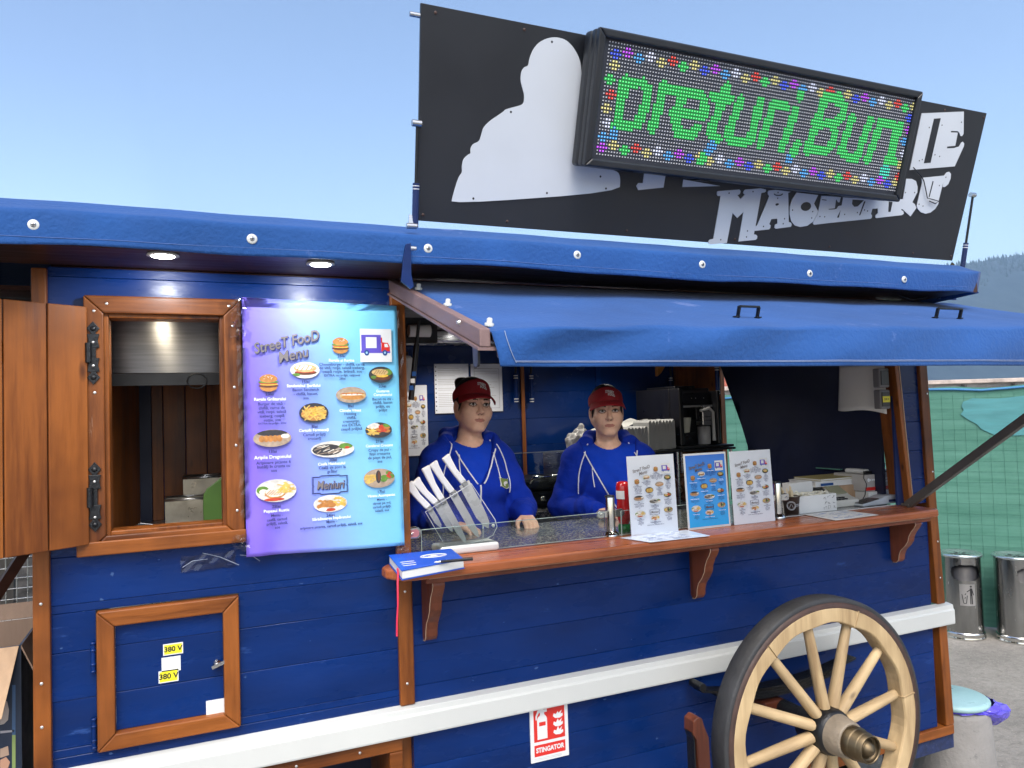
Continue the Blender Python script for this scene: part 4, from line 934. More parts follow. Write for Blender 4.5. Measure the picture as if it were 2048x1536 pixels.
# ================================================================== menu prints
# one layout in unit coordinates (u right 0..1, v up 0..H), reused at three sizes
PH = 1.64
FOODC = {k: paint('food_'+k, c, .5, var=.25, scale=40) for k, c in dict(bun=(.45, .20, .05), bread=(.55, .38, .16), meat=(.11, .035, .015), lettuce=(.10, .22, .03), tomato=(.45, .05, .02), fries=(.62, .42, .10), plate=(.62, .6, .55), dark=(.03, .03, .035), crisp=(.42, .17, .04), board=(.35, .27, .2), cheese=(.7, .42, .05), cream=(.75, .7, .6)).items()}
FM = list(FOODC.values()); FI = {k: i for i, k in enumerate(FOODC)}
def food(kind, cx, cz, rx, rz, seed):
    r_ = random.Random(seed); mb = MB(); L = [0.0]
    def el(c, x, z, a, b, n=14):
        L[0] += .00004; mb.mat(FI[c]); x0, z0 = cx+x*rx, cz+z*rz
        pts = []
        for i in range(n):
            px, pz = x0+a*rx*math.cos(2*math.pi*i/n), z0+b*rz*math.sin(2*math.pi*i/n)
            q = math.hypot((px-cx)/rx, (pz-cz)/rz)
            if q > .99: px, pz = cx+(px-cx)/q*.99, cz+(pz-cz)/q*.99
            pts.append((px, -L[0], pz))
        mb.face(pts)
    def stick(c, x, z, a, l, w):
        L[0] += .00002; mb.mat(FI[c]); dx, dz = math.cos(a)*l, math.sin(a)*l; nx, nz = -math.sin(a)*w, math.cos(a)*w
        P = [(x-dx-nx, z-dz-nz), (x+dx-nx, z+dz-nz), (x+dx+nx, z+dz+nz), (x-dx+nx, z-dz+nz)]
        P = [(p[0]/max(1, math.hypot(*p)/.97), p[1]/max(1, math.hypot(*p)/.97)) for p in P]
        mb.face([(cx+p[0]*rx, -L[0], cz+p[1]*rz) for p in P])
    def fries(x0, x1, z0, z1, n):
        for i in range(n): stick('fries' if r_.random() < .75 else 'cheese', r_.uniform(x0, x1), r_.uniform(z0, z1), r_.uniform(-1.2, 1.2), .22, .045)
    if kind == 'burger':
        el('bread', 0, 0, 1, 1, 24) if False else None
        el('bun', 0, -.62, .85, .33); el('meat', 0, -.33, .95, .2); el('cheese', .05, -.16, .85, .12); el('tomato', -.05, -.04, .85, .13); el('lettuce', 0, .1, .97, .15); el('bun', 0, .5, .88, .48); el('crisp', .2, .62, .45, .2)
        for i in range(9): el('cream', r_.uniform(-.5, .5), r_.uniform(.45, .8), .05, .035, 6)
    elif kind == 'sandwich':
        el('plate', 0, 0, 1, 1, 24); el('meat', .05, -.3, .75, .3); el('tomato', 0, -.2, .7, .12); el('bread', .02, .22, .78, .48); el('cream', -.05, .3, .6, .3); el('lettuce', -.6, -.55, .3, .18)
        for i in range(4): stick('bun', .02+.3*(i-1.5), .28, 1.2, .28, .03)
    elif kind == 'toast':
        el('dark', 0, 0, 1, 1, 24); el('lettuce', .5, .3, .45, .4); el('meat', 0, -.35, .75, .32); el('cheese', .1, -.12, .5, .2); el('bread', -.08, .3, .68, .4); el('lettuce', -.6, -.3, .22, .2)
        for i in range(5): stick('meat', -.45+.2*i, .3, 1.1, .25, .02)
    elif kind == 'hotdog':
        el('board', 0, 0, 1, 1, 24); el('bread', .1, -.15, .85, .5); el('bun', .1, -.3, .75, .3); el('crisp', .08, .12, .8, .16); el('cream', .05, .02, .7, .1)
        for i in range(7): el('tomato', -.5+.18*i, .12+.05*(-1)**i, .06, .05, 6)
    elif kind == 'fries': el('dark', 0, 0, 1, 1, 24); el('bun', 0, -.1, .85, .7); fries(-.7, .7, -.6, .6, 60)
    elif kind == 'wings':
        el('board', 0, 0, 1, 1, 24); el('dark', 0, .6, .8, .35)
        for i in range(5): el('crisp', -.55+.23*i, -.05, .15, .38); el('bun', -.58+.23*i, .05, .08, .25)
        el('plate', .68, .2, .24, .26); el('cream', .68, .27, .17, .14)
    elif kind == 'grill':
        el('plate', 0, 0, 1, 1, 24); el('dark', -.25, -.05, .68, .7)
        for i in range(16): stick('board' if i % 3 else 'cream', r_.uniform(-.75, .25), r_.uniform(-.5, .45), r_.uniform(.3, 1.1), .2, .03)
        el('lettuce', .6, .35, .32, .35); el('cream', .72, -.3, .2, .3); el('tomato', .66, .15, .12, .16)
    elif kind == 'crispy':
        el('dark', 0, 0, 1, 1, 24); el('plate', -.4, .55, .5, .4); fries(-.8, 0, -.5, .2, 24)
        for i in range(8): el('crisp' if i % 2 else 'tomato', r_.uniform(0, .65), r_.uniform(-.25, .55), .24, .22)
        el('lettuce', .62, .6, .3, .25)
    elif kind == 'steak':
        el('plate', 0, 0, 1, 1, 24); el('lettuce', -.65, .1, .3, .35); el('cream', -.62, -.05, .2, .24); el('bun', -.05, -.2, .52, .5); el('cream', -.05, -.12, .48, .42)
        for i in range(6): stick('crisp', -.4+.14*i, -.15, 1.0, .3, .025)
        fries(.25, .85, -.2, .6, 26); el('tomato', -.1, -.75, .5, .14)
    elif kind == 'sausage':
        el('board', 0, 0, 1, 1, 24); fries(-.8, -.25, -.4, .4, 26); el('dark', -.05, .15, .17, .68); el('meat', -.02, .2, .08, .5)
        for i in range(9): el('lettuce', r_.uniform(.25, .8), r_.uniform(-.3, .6), .2, .2)
        for i in range(4): el('tomato', r_.uniform(.25, .75), r_.uniform(-.3, .5), .11, .14)
    elif kind == 'mixed':
        el('plate', 0, 0, 1, 1, 24); fries(.15, .85, -.3, .65, 30)
        for i in range(5): el('crisp', -.55+.22*i*.7, r_.uniform(-.3, .4), .26, .3); el('bun', -.6+.2*i*.7, r_.uniform(0, .4), .12, .14)
        el('tomato', .0, -.7, .3, .18); el('cream', -.45, -.6, .25, .2)
    return mb
# poster corners in the photograph fix the unit frame: u = (px-490)/313 roughly; entries as (u, v-from-top)
def zq(x, y): l, r = 55-.026*(y-100), 873+.024*(y-100); return (x-l)/(r-l), (y-(100+.02*(x-50)))/(1375-.055*(x-50))*PH
foods = [(k, *zq(x, y), rx, rz) for k, x, y, rx, rz in (('burger', 548, 345, .061, .056), ('burger', 163, 543, .066, .058), ('sandwich', 355, 477, .094, .054), ('toast', 773, 507, .084, .056), ('hotdog', 603, 615, .102, .054),
         ('fries', 396, 708, .095, .065), ('wings', 172, 838, .118, .056), ('crispy', 757, 812, .092, .053), ('grill', 495, 908, .142, .054), ('steak', 182, 1117, .126, .073), ('sausage', 758, 1075, .107, .065), ('mixed', 475, 1200, .110, .056))]
ink = [(t, *zq(x, y), z) for t, x, y, z in (
 ('23lei', 167, 603, .026), ('Burger de vită -', 175, 655, .024), ('chiflă, carne de', 175, 677, .024), ('vită, roşii, salată', 175, 698, .024), ('iceberg, ceapă', 175, 720, .024), ('roşie, sos', 175, 742, .024), ('EXTRA: ou prăjit - 25lei', 175, 759, .016),
 ('15lei', 356, 541, .026), ('Bacon Sandwich', 356, 583, .024), ('- chiflă, bacon,', 356, 605, .024), ('sos', 356, 628, .024),
 ('26lei', 553, 403, .026), ('Cheeseburger - chiflă, carne', 556, 448, .024), ('de vită, roşii, salată iceberg,', 556, 467, .024), ('ceapă roşie, brânză, sos', 556, 487, .024), ('EXTRA: ou prăjit, caşcaval', 556, 508, .020), ('28lei', 556, 526, .020),
 ('20lei', 781, 571, .026), ('Bacon cu ou -', 783, 642, .024), ('chiflă, bacon', 783, 662, .024), ('prăjit, ou', 783, 683, .024), ('prăjit', 783, 703, .024),
 ('8lei', 600, 677, .026), ('Hotdog -', 603, 719, .024), ('chiflă,', 603, 740, .024), ('crenvurşti,', 603, 760, .024), ('sos EXTRA:', 603, 780, .024), ('ceapă prăjită', 603, 802, .024),
 ('8lei', 398, 783, .026), ('Cartofi prăjiţi', 396, 826, .024), ('crocanţi', 396, 847, .024),
 ('13lei', 170, 909, .026), ('Aripioare picante 6', 174, 967, .025), ('bucăţi în crusta cu', 174, 988, .025), ('sos', 174, 1010, .025),
 ('21lei', 762, 874, .026), ('Crispy de pui -', 763, 921, .024), ('fâşii crocante', 763, 942, .024), ('de piept de pul,', 763, 963, .024), ('sos', 763, 984, .024),
 ('20lei', 495, 966, .026), ('Ceafă de porc la', 490, 1006, .024), ('grătar', 490, 1027, .024),
 ('28lei', 180, 1201, .027), ('Meniu -', 181, 1248, .022), ('ceafă, cartofi', 181, 1270, .022), ('prăjiţi, salată,', 181, 1291, .022), ('sos', 181, 1312, .022),
 ('17lei', 768, 1150, .026), ('Meniu -', 773, 1192, .021), ('cârnat pe gril,', 773, 1212, .021), ('cartofi prăjiţi,', 773, 1232, .021), ('salată, sos', 773, 1252, .021),
 ('24lei', 474, 1263, .026), ('Meniu -', 480, 1297, .021), ('aripioare picante, cartofi prăjiţi, salată, sos', 480, 1320, .0215), ('Scaneaza Aici', 748, 417, .024))]
head = [(t, *zq(x, y), z) for t, x, y, z in (('Regele Grătarului', 168, 630, .025), ('Sandwichul Şerifului', 346, 561, .024), ('Regele si Regina', 553, 426, .024), ('Gustarea', 783, 598, .023), ('Campionului', 783, 618, .023), ('Câinele Viteaz', 597, 700, .023), ('Cartofii Fermecaţi', 394, 802, .024), ('Aripile Dragonului', 171, 938, .028), ('Cavalerul Crocant', 760, 897, .023), ('Ceafa Haiducului', 487, 986, .024), ('Popasul Rustic', 180, 1223, .025), ('Sărbătoarea Împăratului', 480, 1279, .023), ('Vânatu Acompaniat', 770, 1170, .022))]
def text_layer(L, bold):
    mb = MB()
    for (s_, u_, v_, z_) in L: mb.text(s_, z_*1.08, (u_, 0, PH-v_), bold=bold)
    return mb
def title_layer(off, i):
    mb = MB(); th = R(13); u = (math.cos(th), 0, math.sin(th)); v = (-math.sin(th), 0, math.cos(th))
    if i == 0: mb.text('StreeT FooD', .098, (zq(262, 325)[0]+off, 0, PH-zq(262, 325)[1]-off), u, v, bold=.0018, shear=.25, width=.80)
    if i == 1: mb.text('Menu', .098, (zq(292, 395)[0]+off, 0, PH-zq(292, 395)[1]-off), u, v, bold=.0018, shear=.25, width=.88)
    if i == 2: mb.text('Meniuri', .080, (zq(476, 1100)[0]+off, 0, PH-zq(476, 1100)[1]-off), bold=.0012, shear=.2, width=.72)
    return mb
def badge():
    mb = MB(); o = [(.375, 1.10), (.42, 1.10), (.43, 1.092), (.55, 1.092), (.56, 1.10), (.605, 1.10), (.605, 1.16), (.60, 1.17), (.605, 1.18), (.605, 1.225), (.56, 1.225), (.55, 1.235), (.43, 1.235), (.42, 1.225), (.375, 1.225), (.375, 1.18), (.38, 1.17), (.375, 1.16)]
    for k in (1.0, .94):
        bu, bv = zq(476, 1098); P = [(bu+(a-.49)*k, 0, PH-(bv+(b-1.163)*.86*k)) for a, b in o]
        for a, b in zip(P, P[1:]+P[:1]): mb.bar(a, b, .0035, .0006, (0, 1, 0))
    return mb
def truck():
    mb = MB(); tu, tv = zq(656, 252); tu1, tv1 = zq(837, 437); X = lambda a: tu+(tu1-tu)*a; Z = lambda b: PH-(tv+(tv1-tv)*b)
    def rc(x0, x1, z0, z1, y): mb.face([(X(x0), y, Z(z1)), (X(x1), y, Z(z1)), (X(x1), y, Z(z0)), (X(x0), y, Z(z0))])
    mb.mat(0); rc(0, 1, 0, 1, 0)
    mb.mat(1); rc(.04, .66, .18, .66, -.0006); rc(.02, .95, .66, .73, -.0006)
    mb.mat(2); mb.face([(X(a), -.0008, Z(b)) for a, b in ((.66, .68), (.94, .68), (.94, .54), (.88, .42), (.68, .40))]); rc(.66, .70, .26, .42, -.0008)
    mb.mat(0); rc(.18, .52, .25, .58, -.0010); mb.face([(X(a), -.0010, Z(b)) for a, b in ((.77, .55), (.90, .55), (.86, .45), (.77, .45))])
    for c in (.20, .78):
        mb.mat(3); mb.oval(X(c), Z(.72), .017, .020, .0012, 14); mb.mat(4); mb.oval(X(c), Z(.72), .007, .008, .0014, 10)
    return mb
m, nt, bs = new_mat('poster_gradient'); tc = nt.nodes.new('ShaderNodeTexCoord'); sx = nt.nodes.new('ShaderNodeSeparateXYZ'); nt.links.new(tc.outputs['Generated'], sx.inputs[0])
ml = nt.nodes.new('ShaderNodeMath'); ml.operation = 'MULTIPLY_ADD'; ml.inputs[1].default_value = -.22; nt.links.new(sx.outputs[2], ml.inputs[0]); 
ad = nt.nodes.new('ShaderNodeMath'); ad.operation = 'ADD'; nt.links.new(sx.outputs[0], ad.inputs[0]); nt.links.new(sx.outputs[2], ad.inputs[1])
m2 = nt.nodes.new('ShaderNodeMath'); m2.operation = 'MULTIPLY_ADD'; m2.inputs[1].default_value = .16; m2.inputs[2].default_value = -.10; nt.links.new(sx.outputs[2], m2.inputs[0])
a2 = nt.nodes.new('ShaderNodeMath'); a2.operation = 'ADD'; nt.links.new(sx.outputs[0], a2.inputs[0]); nt.links.new(m2.outputs[0], a2.inputs[1])
nt.links.new(ramp(nt, a2.outputs[0], [(.02, (.20, .13, .66)), (.30, (.22, .25, .76)), (.62, (.20, .46, .82)), (1.0, (.17, .56, .82))]), bs.inputs['Base Color'])
bs.inputs['Roughness'].default_value = .5; bs.inputs['Specular IOR Level'].default_value = .3
bump(nt, bs, noise(nt, coords(nt, (1, 1, 1), False), 9, 3), .12, .02); M['poster'] = m
m, nt, bs = new_mat('blue_card_print'); tc = nt.nodes.new('ShaderNodeTexCoord'); sx = nt.nodes.new('ShaderNodeSeparateXYZ'); nt.links.new(tc.outputs['Generated'], sx.inputs[0])
nt.links.new(ramp(nt, sx.outputs[2], [(.0, (.02, .40, .85)), (.5, (.05, .32, .80)), (1, (.03, .16, .62))]), bs.inputs['Base Color']); bs.inputs['Roughness'].default_value = .25; M['bluecard'] = m
TR = [M['paper_white'], paint('truck_purple', (.10, .07, .45), .5), M['red'], paint('wheel_blue', (.01, .06, .22), .5), paint('hub_blue', (.3, .5, .7), .5)]
TR2 = [M['paper_white'], paint('truck_blue', (.03, .10, .40), .5)]+TR[2:]
blocks = []
for e in ink:
    if blocks and abs(blocks[-1][-1][1]-e[1]) < .012 and 'lei' not in blocks[-1][-1][0] and abs(blocks[-1][-1][2]-e[2]) < .035: blocks[-1].append(e)
    else: blocks.append([e])
layers = [('price' if 'lei' in L[0][0] and len(L) == 1 else 'dish_text', text_layer(L, .0004), [M['ink']], .0010) for L in blocks]
layers += [('dish_name', text_layer([e], .0005), [M['inkwhite']], .0012) for e in head]
for i, nm in enumerate(('title_word', 'title_word', 'badge_word')):
    layers += [(nm+'_shadow', title_layer(.005, i), [M['ink']], .0014), (nm, title_layer(0, i), [M['title']], .0020)]
layers += [('badge', badge(), [M['ink']], .0012), ('truck_logo', truck(), TR, .0012)]
LME = [(n, mb.mesh(n, mats, (0, 0, 0)), y) for n, mb, mats, y in layers]
FME = [('food_photo', food(k, u_, PH-v_, rx, rz, i).mesh('food_photo', FM, (0, 0, 0)), .0012) for i, (k, u_, v_, rx, rz) in enumerate(foods)]
ink2 = M['ink']
def menu_print(parent, origin, su, sv, tilt=0.0, heads=True, rotz=0.0):
    """lays the printed layers on a sheet whose lower left corner is origin"""
    for (n, me, y) in LME+FME:
        if not heads and n.endswith('_shadow'): continue
        o = bpy.data.objects.new(n, me); COL.objects.link(o); o.parent = parent
        mat_ = Matrix.Translation(Vector(origin)-WL[parent]) @ Matrix.Rotation(rotz, 4, 'Z') @ Matrix.Rotation(tilt, 4, 'X')
        off = mat_.to_3x3() @ Vector((0, -y*(1 if su > .3 else .6), 0))
        o.matrix_local = Matrix.Translation(off) @ mat_ @ Matrix.Diagonal((su, (.6 if su > .3 else .35), sv, 1))
        if n == 'dish_name' and not heads: o.data = DARK[me]
DARK = {}
for n, me, y in LME:
    if n == 'dish_name': q = me.copy(); q.materials[0] = M['ink']; DARK[me] = q
# --- the large poster
PL, PT, PB, PR = .163, 2.066, 1.262, .655
PO = thing('menu_poster', 'large violet to light blue food menu poster taped beside the side window', 'poster', ((PL+PR)/2, -.03, PB))
def psheet(a, b):
    x = PL+(PR-PL)*a+(.008*(1-b) if a > .98 else 0); z = PB+.014*(1-a)+(PT-PB-.0)*b
    y = -.034+.004*math.sin(a*7+b*3)*(1-b)-.010*math.exp(-((a-.1)**2+(b-.06)**2)*60)*math.sin(a*22)
    return (x, y-.002*math.sin(b*9), z)
mb = MB(); mb.grid(psheet, 40, 60); sheet = mb.build('sheet', M['poster'], PO); s3 = sheet.modifiers.new('thick', 'SOLIDIFY'); s3.thickness = .001; s3.offset = 0
menu_print(PO, (PL+.004, -.0415, PB+.004), (PR-PL), (PT-PB)/PH)
m = glass('clear_tape', (.93, .95, .98), .12, 1.05); M['tape'] = m
def crumple(x0, x1, z0, z1, y, nu, nv, amp, seed, name='tape', parent=None, mt=None):
    r2 = np.random.default_rng(seed); J = r2.uniform(-1, 1, (nv+1, nu+1, 3)); mb = MB()
    def fn(a, b):
        i, j = int(round(a*nu)), int(round(b*nv)); q = J[j, i]
        return (x0+(x1-x0)*a+q[0]*amp*.8, y+q[1]*amp*.8, z0+(z1-z0)*b+q[2]*amp*.8)
    mb.grid(fn, nu, nv, False); return mb.build(name, mt or M['tape'], parent)
crumple(.128, .172, 1.95, 2.085, -.047, 6, 14, .007, 5, parent=PO); crumple(.122, .168, 1.30, 1.345, -.047, 7, 6, .007, 6, parent=PO); crumple(.175, .655, 2.050, 2.080, -.040, 14, 2, .0022, 7, parent=PO)
crumple(.652, .672, 1.32, 2.05, -.042, 2, 30, .003, 8, parent=PO); crumple(.63, .675, 1.235, 1.275, -.044, 7, 6, .006, 9, parent=PO); crumple(.146, .172, 1.40, 1.93, -.043, 2, 24, .003, 10, parent=PO)
# loose strip of clear tape on the wall under it
tpx = lambda L: [at(*q, -.004) for q in L]
tp = thing('tape_strip', 'crumpled clear tape strip stuck to the blue boards below the poster', 'tape', at(420, 1125, 0))
crumple(at(362, 1140).x, at(470, 1120).x, at(400, 1140).z, at(400, 1108).z, -.004, 10, 3, .0025, 12, 'tape', tp)
for L in ([(405, 1106), (440, 1114), (478, 1130)], [(365, 1135), (385, 1122), (415, 1118)], [(480, 1110), (505, 1112), (520, 1122)]):
    mb = MB(); mb.tube(tpx(L), .0012, 5); mb.build('fold_glint', M['thread_and_glint'], tp)  # pale lines, glints of the tape's creases painted as thin tubes
# --- fire extinguisher sign
a_, b_ = at(1058, 1402, -.001), at(1136, 1510, -.001); fx0, fx1, fz1, fz0 = 1.114, 1.266, .632, .436
FS = thing('fire_sign', 'red and white STINGATOR fire extinguisher sign below the white band', 'sign', ((fx0+fx1)/2, 0, fz0))
mb = MB(); mb.box(fx0, fx1, -.006, -.001, fz0, fz1+.012); mb.build('plate', M['paper_white'], FS)
def fpoly(pts, y, mt, name):
    mb = MB(); mb.poly([(fx0+(fx1-fx0)*p[0], fz0+(fz1-fz0)*p[1]) for p in pts], (0, y, 0), (1, 0, 0), (0, 0, 1)); return mb.build(name, mt, FS)
fpoly([(.09, .36), (.91, .36), (.91, 1.02), (.09, 1.02)], -.0066, M['red'], 'red_panel'); fpoly([(.09, .10), (.91, .10), (.91, .305), (.09, .305)], -.0066, M['red'], 'red_panel')
fpoly([(.18, .40), (.44, .40), (.44, .76), (.42, .80), (.37, .84), (.37, .88), (.44, .88), (.44, .93), (.36, .93), (.30, .95), (.20, .93), (.14, .83), (.14, .76), (.17, .76), (.18, .82), (.23, .88), (.26, .88), (.26, .84), (.20, .80), (.18, .76)], -.0070, M['paper_white'], 'extinguisher')
fpoly([(.23, .64), (.40, .64), (.40, .71), (.23, .71)], -.0074, M['red'], 'extinguisher_label')
for dz, s in ((.0, 1), (.15, .95), (.30, .85)):
    fpoly([(.60, .47+dz), (.66, .43+dz), (.78, .42+dz), (.86, .45+dz), (.86, .50+dz), (.80, .49+dz), (.84, .56+dz), (.75, .51+dz), (.73, .58+dz*.9), (.68, .50+dz), (.62, .52+dz)], -.0070, M['paper_white'], 'flame')
mb = MB(); mb.text('STINGATOR', .0235, ((fx0+fx1)/2, -.0072, fz0+(fz1-fz0)*.205), bold=.0010, width=.86); mb.build('lettering', M['paper_white'], FS)
for k in range(2):
    mb = MB(); mb.box(fx0+.012, fx1-.03, -.0066, -.0062, fz0+.006+.005*k, fz0+.0075+.005*k); mb.build('small_print', paint('grey_print', (.5, .5, .5), .6), FS)

# ================================================================== things on the counter
TOPZ = 1.2045
def card(x0, x1, zt, y, lab, mt, tilt, name='menu_card', frame=None):
    t = thing(name, lab, 'menu card', ((x0+x1)/2, y, TOPZ), 'standing menu cards on the counter')
    h = (zt-TOPZ); w = x1-x0; up_ = Vector((0, math.sin(-tilt)*-1, math.cos(tilt)))
    mb = MB(); mb.prism([(0, 0), (w, 0), (w, h), (0, h)], (x0, y, TOPZ), (1, 0, 0), up_, Vector((1, 0, 0)).cross(up_), .0025); mb.build('sheet', M['paper'] if mt is None else M['paper_white'], t)
    if mt:
        mb = MB(); mb.prism([(.008, .008), (w-.008, .008), (w-.008, h-.008), (.008, h-.008)], Vector((x0, y, TOPZ))+Vector((1, 0, 0)).cross(up_)*.0024, (1, 0, 0), up_, Vector((1, 0, 0)).cross(up_), .0008); mb.build('print', mt, t)
    yo = Vector((1, 0, 0)).cross(up_)
    if yo.y > 0: yo = -yo
    menu_print(t, Vector((x0+.010, y, TOPZ+.006))+yo*.0034, w-.020, (h-.010)/PH, tilt=-tilt, heads=bool(mt))
    return t
card(1.556, 1.772, 1.510, -.022, 'white menu card nearest the chrome post, left of the blue card', None, R(3))
card(1.820, 2.030, 1.506, -.022, 'blue menu card with white rim between the two white cards', M['bluecard'], R(3))
card(2.050, 2.264, 1.504, -.022, 'white menu card right of the blue card', None, R(3))
def flat_sheet(pts, z, lab, mt, name='flat_menu', seed=0, lines=True):
    P = [atz(*q, z) for q in pts]; t = thing(name, lab, 'paper', P[0])
    mb = MB(); mb.prism([(p.x, p.y) for p in P], (0, 0, z), (1, 0, 0), (0, 1, 0), (0, 0, 1), .0012); mb.build('sheet', mt, t)
    if lines:
        r_ = random.Random(seed); mb = MB(); A, B, C2, D = P
        for i in range(46):
            a, b = r_.uniform(.06, .8), r_.uniform(.08, .92); l = r_.uniform(.04, .13)
            q = lambda a, b: (A*(1-a)*(1-b)+B*a*(1-b)+C2*a*b+D*(1-a)*b)
            mb.bar(q(a, b)+V(0, 0, .0014), q(min(.95, a+l), b)+V(0, 0, .0014), .004, .0004)
        mb.build('print', paint('faint_blue_print', (.25, .32, .5), .6), t)
    return t
flat_sheet([(1240, 1076), (1372, 1060), (1420, 1072), (1300, 1085)], 1.2062, 'laminated menu sheet lying flat in front of the white and blue cards', M['lam'], seed=1)
flat_sheet([(1606, 1029), (1690, 1021), (1757, 1030), (1672, 1041)], 1.2062, 'white paper sheet lying flat in front of the paper box', M['paper_white'], seed=2)
# clear glass guards with chrome posts and clamps
def guard(x0, x1, z1, lab, y=.012):
    t = thing('glass_guard', lab, 'glass guard', ((x0+x1)/2, y, TOPZ), 'clear glass guards on the counter')
    mb = MB(); mb.box(x0, x1, y-.003, y+.003, TOPZ+.003, z1); mb.build('pane', M['glass'], t)
    mb = MB(); mb.box(x0, x1, y-.0031, y+.0031, z1, z1+.0016); mb.box(x0-.0012, x0, y-.0031, y+.0031, TOPZ, z1); mb.build('polished_edge', paint('glass_edge', (.35, .45, .42), .2), t)
guard(.735, 1.46, 1.300, 'low clear glass pane beside the knife block')
guard(1.535, 2.28, 1.300, 'low clear glass pane behind the standing menu cards')
for px, lab in ((1222, 'polished steel post at the left end of the menu cards'), (1556, 'polished steel post right of the menu cards')):
    p = atz(px, {1222: 1071, 1556: 1035}[px], TOPZ); top = at(px, {1222: 990, 1556: 962}[px], p.y).z; t = thing('chrome_post', lab, 'steel post', p, 'polished steel posts on the counter')
    mb = MB(); mb.lathe([(.032, 0), (.032, .004), (.026, .012), (.019, .018)], p, (0, 0, 1), 28); mb.build('foot', M['chrome'], t)
    mb = MB(); mb.lathe([(.0185, .012), (.0185, top-TOPZ-.012), (.0175, top-TOPZ-.008)], p, (0, 0, 1), 28); mb.build('tube', M['chrome'], t)
    mb = MB(); mb.lathe([(.019, top-TOPZ-.008), (.019, top-TOPZ-.002), (.016, top-TOPZ), (0, top-TOPZ)], p, (0, 0, 1), 28); mb.build('cap', M['led_case'], t)
    for s in (-1, 1):
        mb = MB(); mb.prism([(.018*s, -.014), (.05*s, -.016), (.062*s, -.008), (.062*s, .008), (.05*s, .016), (.018*s, .014)], (p.x, p.y-.006, TOPZ+.085), (1, 0, 0), (0, 0, 1), (0, 1, 0), .012); mb.build('clamp', M['chrome'], t, bevel=.002)
        mb = MB(); mb.lathe([(.005, 0), (.004, .004), (0, .005)], (p.x+.045*s, p.y-.006, TOPZ+.085), (0, -1, 0), 10); mb.build('clamp_screw', M['screw'], t)
p = at(829, 1067, .0); t = thing('glass_clamp', 'steel glass clamp on the wooden post behind the notebook', 'clamp', p)
mb = MB(); mb.prism([(-.03, -.018), (.012, -.020), (.024, -.010), (.024, .012), (.012, .022), (-.03, .020)], p, (1, 0, 0), (0, 0, 1), (0, 1, 0), .016); mb.build('body', M['chrome'], t, bevel=.003)
mb = MB(); mb.prism([(-.014, -.012), (.008, -.013), (.016, -.006), (.016, .007), (.008, .014), (-.014, .012)], p+V(0, -.0008, 0), (1, 0, 0), (0, 0, 1), (0, 1, 0), .001); mb.build('rubber_pad', paint('dull_pink_rubber', (.35, .13, .14), .6), t)
mb = MB(); mb.lathe([(.005, 0), (.004, .003), (0, .004)], p+V(-.010, -.0015, 0), (0, -1, 0), 10); mb.build('screw', M['screw'], t)

# knife block: white foot, curved clear acrylic, five knives with pale marbled handles
KY = .055
kp = lambda px, py, y=KY: at(px, py, y)
KB = thing('knife_block', 'clear acrylic knife block with white foot holding five knives', 'knife block', (.93, KY, TOPZ))
b0, b1 = kp(872, 1098), kp(988, 1098); mb = MB(); mb.box(b0.x, b1.x, KY-.055, KY+.06, TOPZ, TOPZ+.030); mb.build('foot', M['paper_white'], KB, bevel=.010, seg=3)
out = [(846, 1022), (937, 966), (984, 1037), (988, 1052), (980, 1068), (962, 1078), (888, 1094)]
P = [kp(*q) for q in out]
for yy in (KY-.028, KY+.026):
    mb = MB(); mb.prism([(p.x, p.z) for p in P], (0, yy, 0), (1, 0, 0), (0, 0, 1), (0, 1, 0), .003); mb.build('acrylic_plate', M['acryl'], KB)
mb = MB(); mb.tube([V(p.x, KY-.029, p.z) for p in P], .0016, 5, closed=True); mb.build('polished_edge', paint('acrylic_edge', (.6, .63, .66), .2), KB)
mb = MB(); mb.lathe([(.006, 0), (.006, .004), (0, .005)], kp(980, 1049)+V(0, -.03, 0), (0, -1, 0), 12); mb.build('rivet', M['paper_white'], KB)
mtl = paint('satin_blade', (.60, .60, .59), .3, metal=.1, var=.05)
mhd = paint('marbled_handle', (.74, .74, .74), .35, var=.06, scale=14, wear=(.45, .46, .48), wearth=.60)
Kn = [((818, 966), (857, 1015), (882, 1055), .011, 'smallest knife, leftmost handle in the knife block'), ((832, 958), (872, 1006), (905, 1064), .012, 'second knife from the left in the knife block'),
      ((852, 933), (884, 1000), (932, 1087), .014, 'long thin knife in the middle of the knife block'), ((867, 924), (905, 985), (957, 1075), .016, 'long wide knife second from the right in the knife block'), ((892, 911), (928, 966), (977, 1057), .0235, 'tallest broad knife at the right of the knife block')]
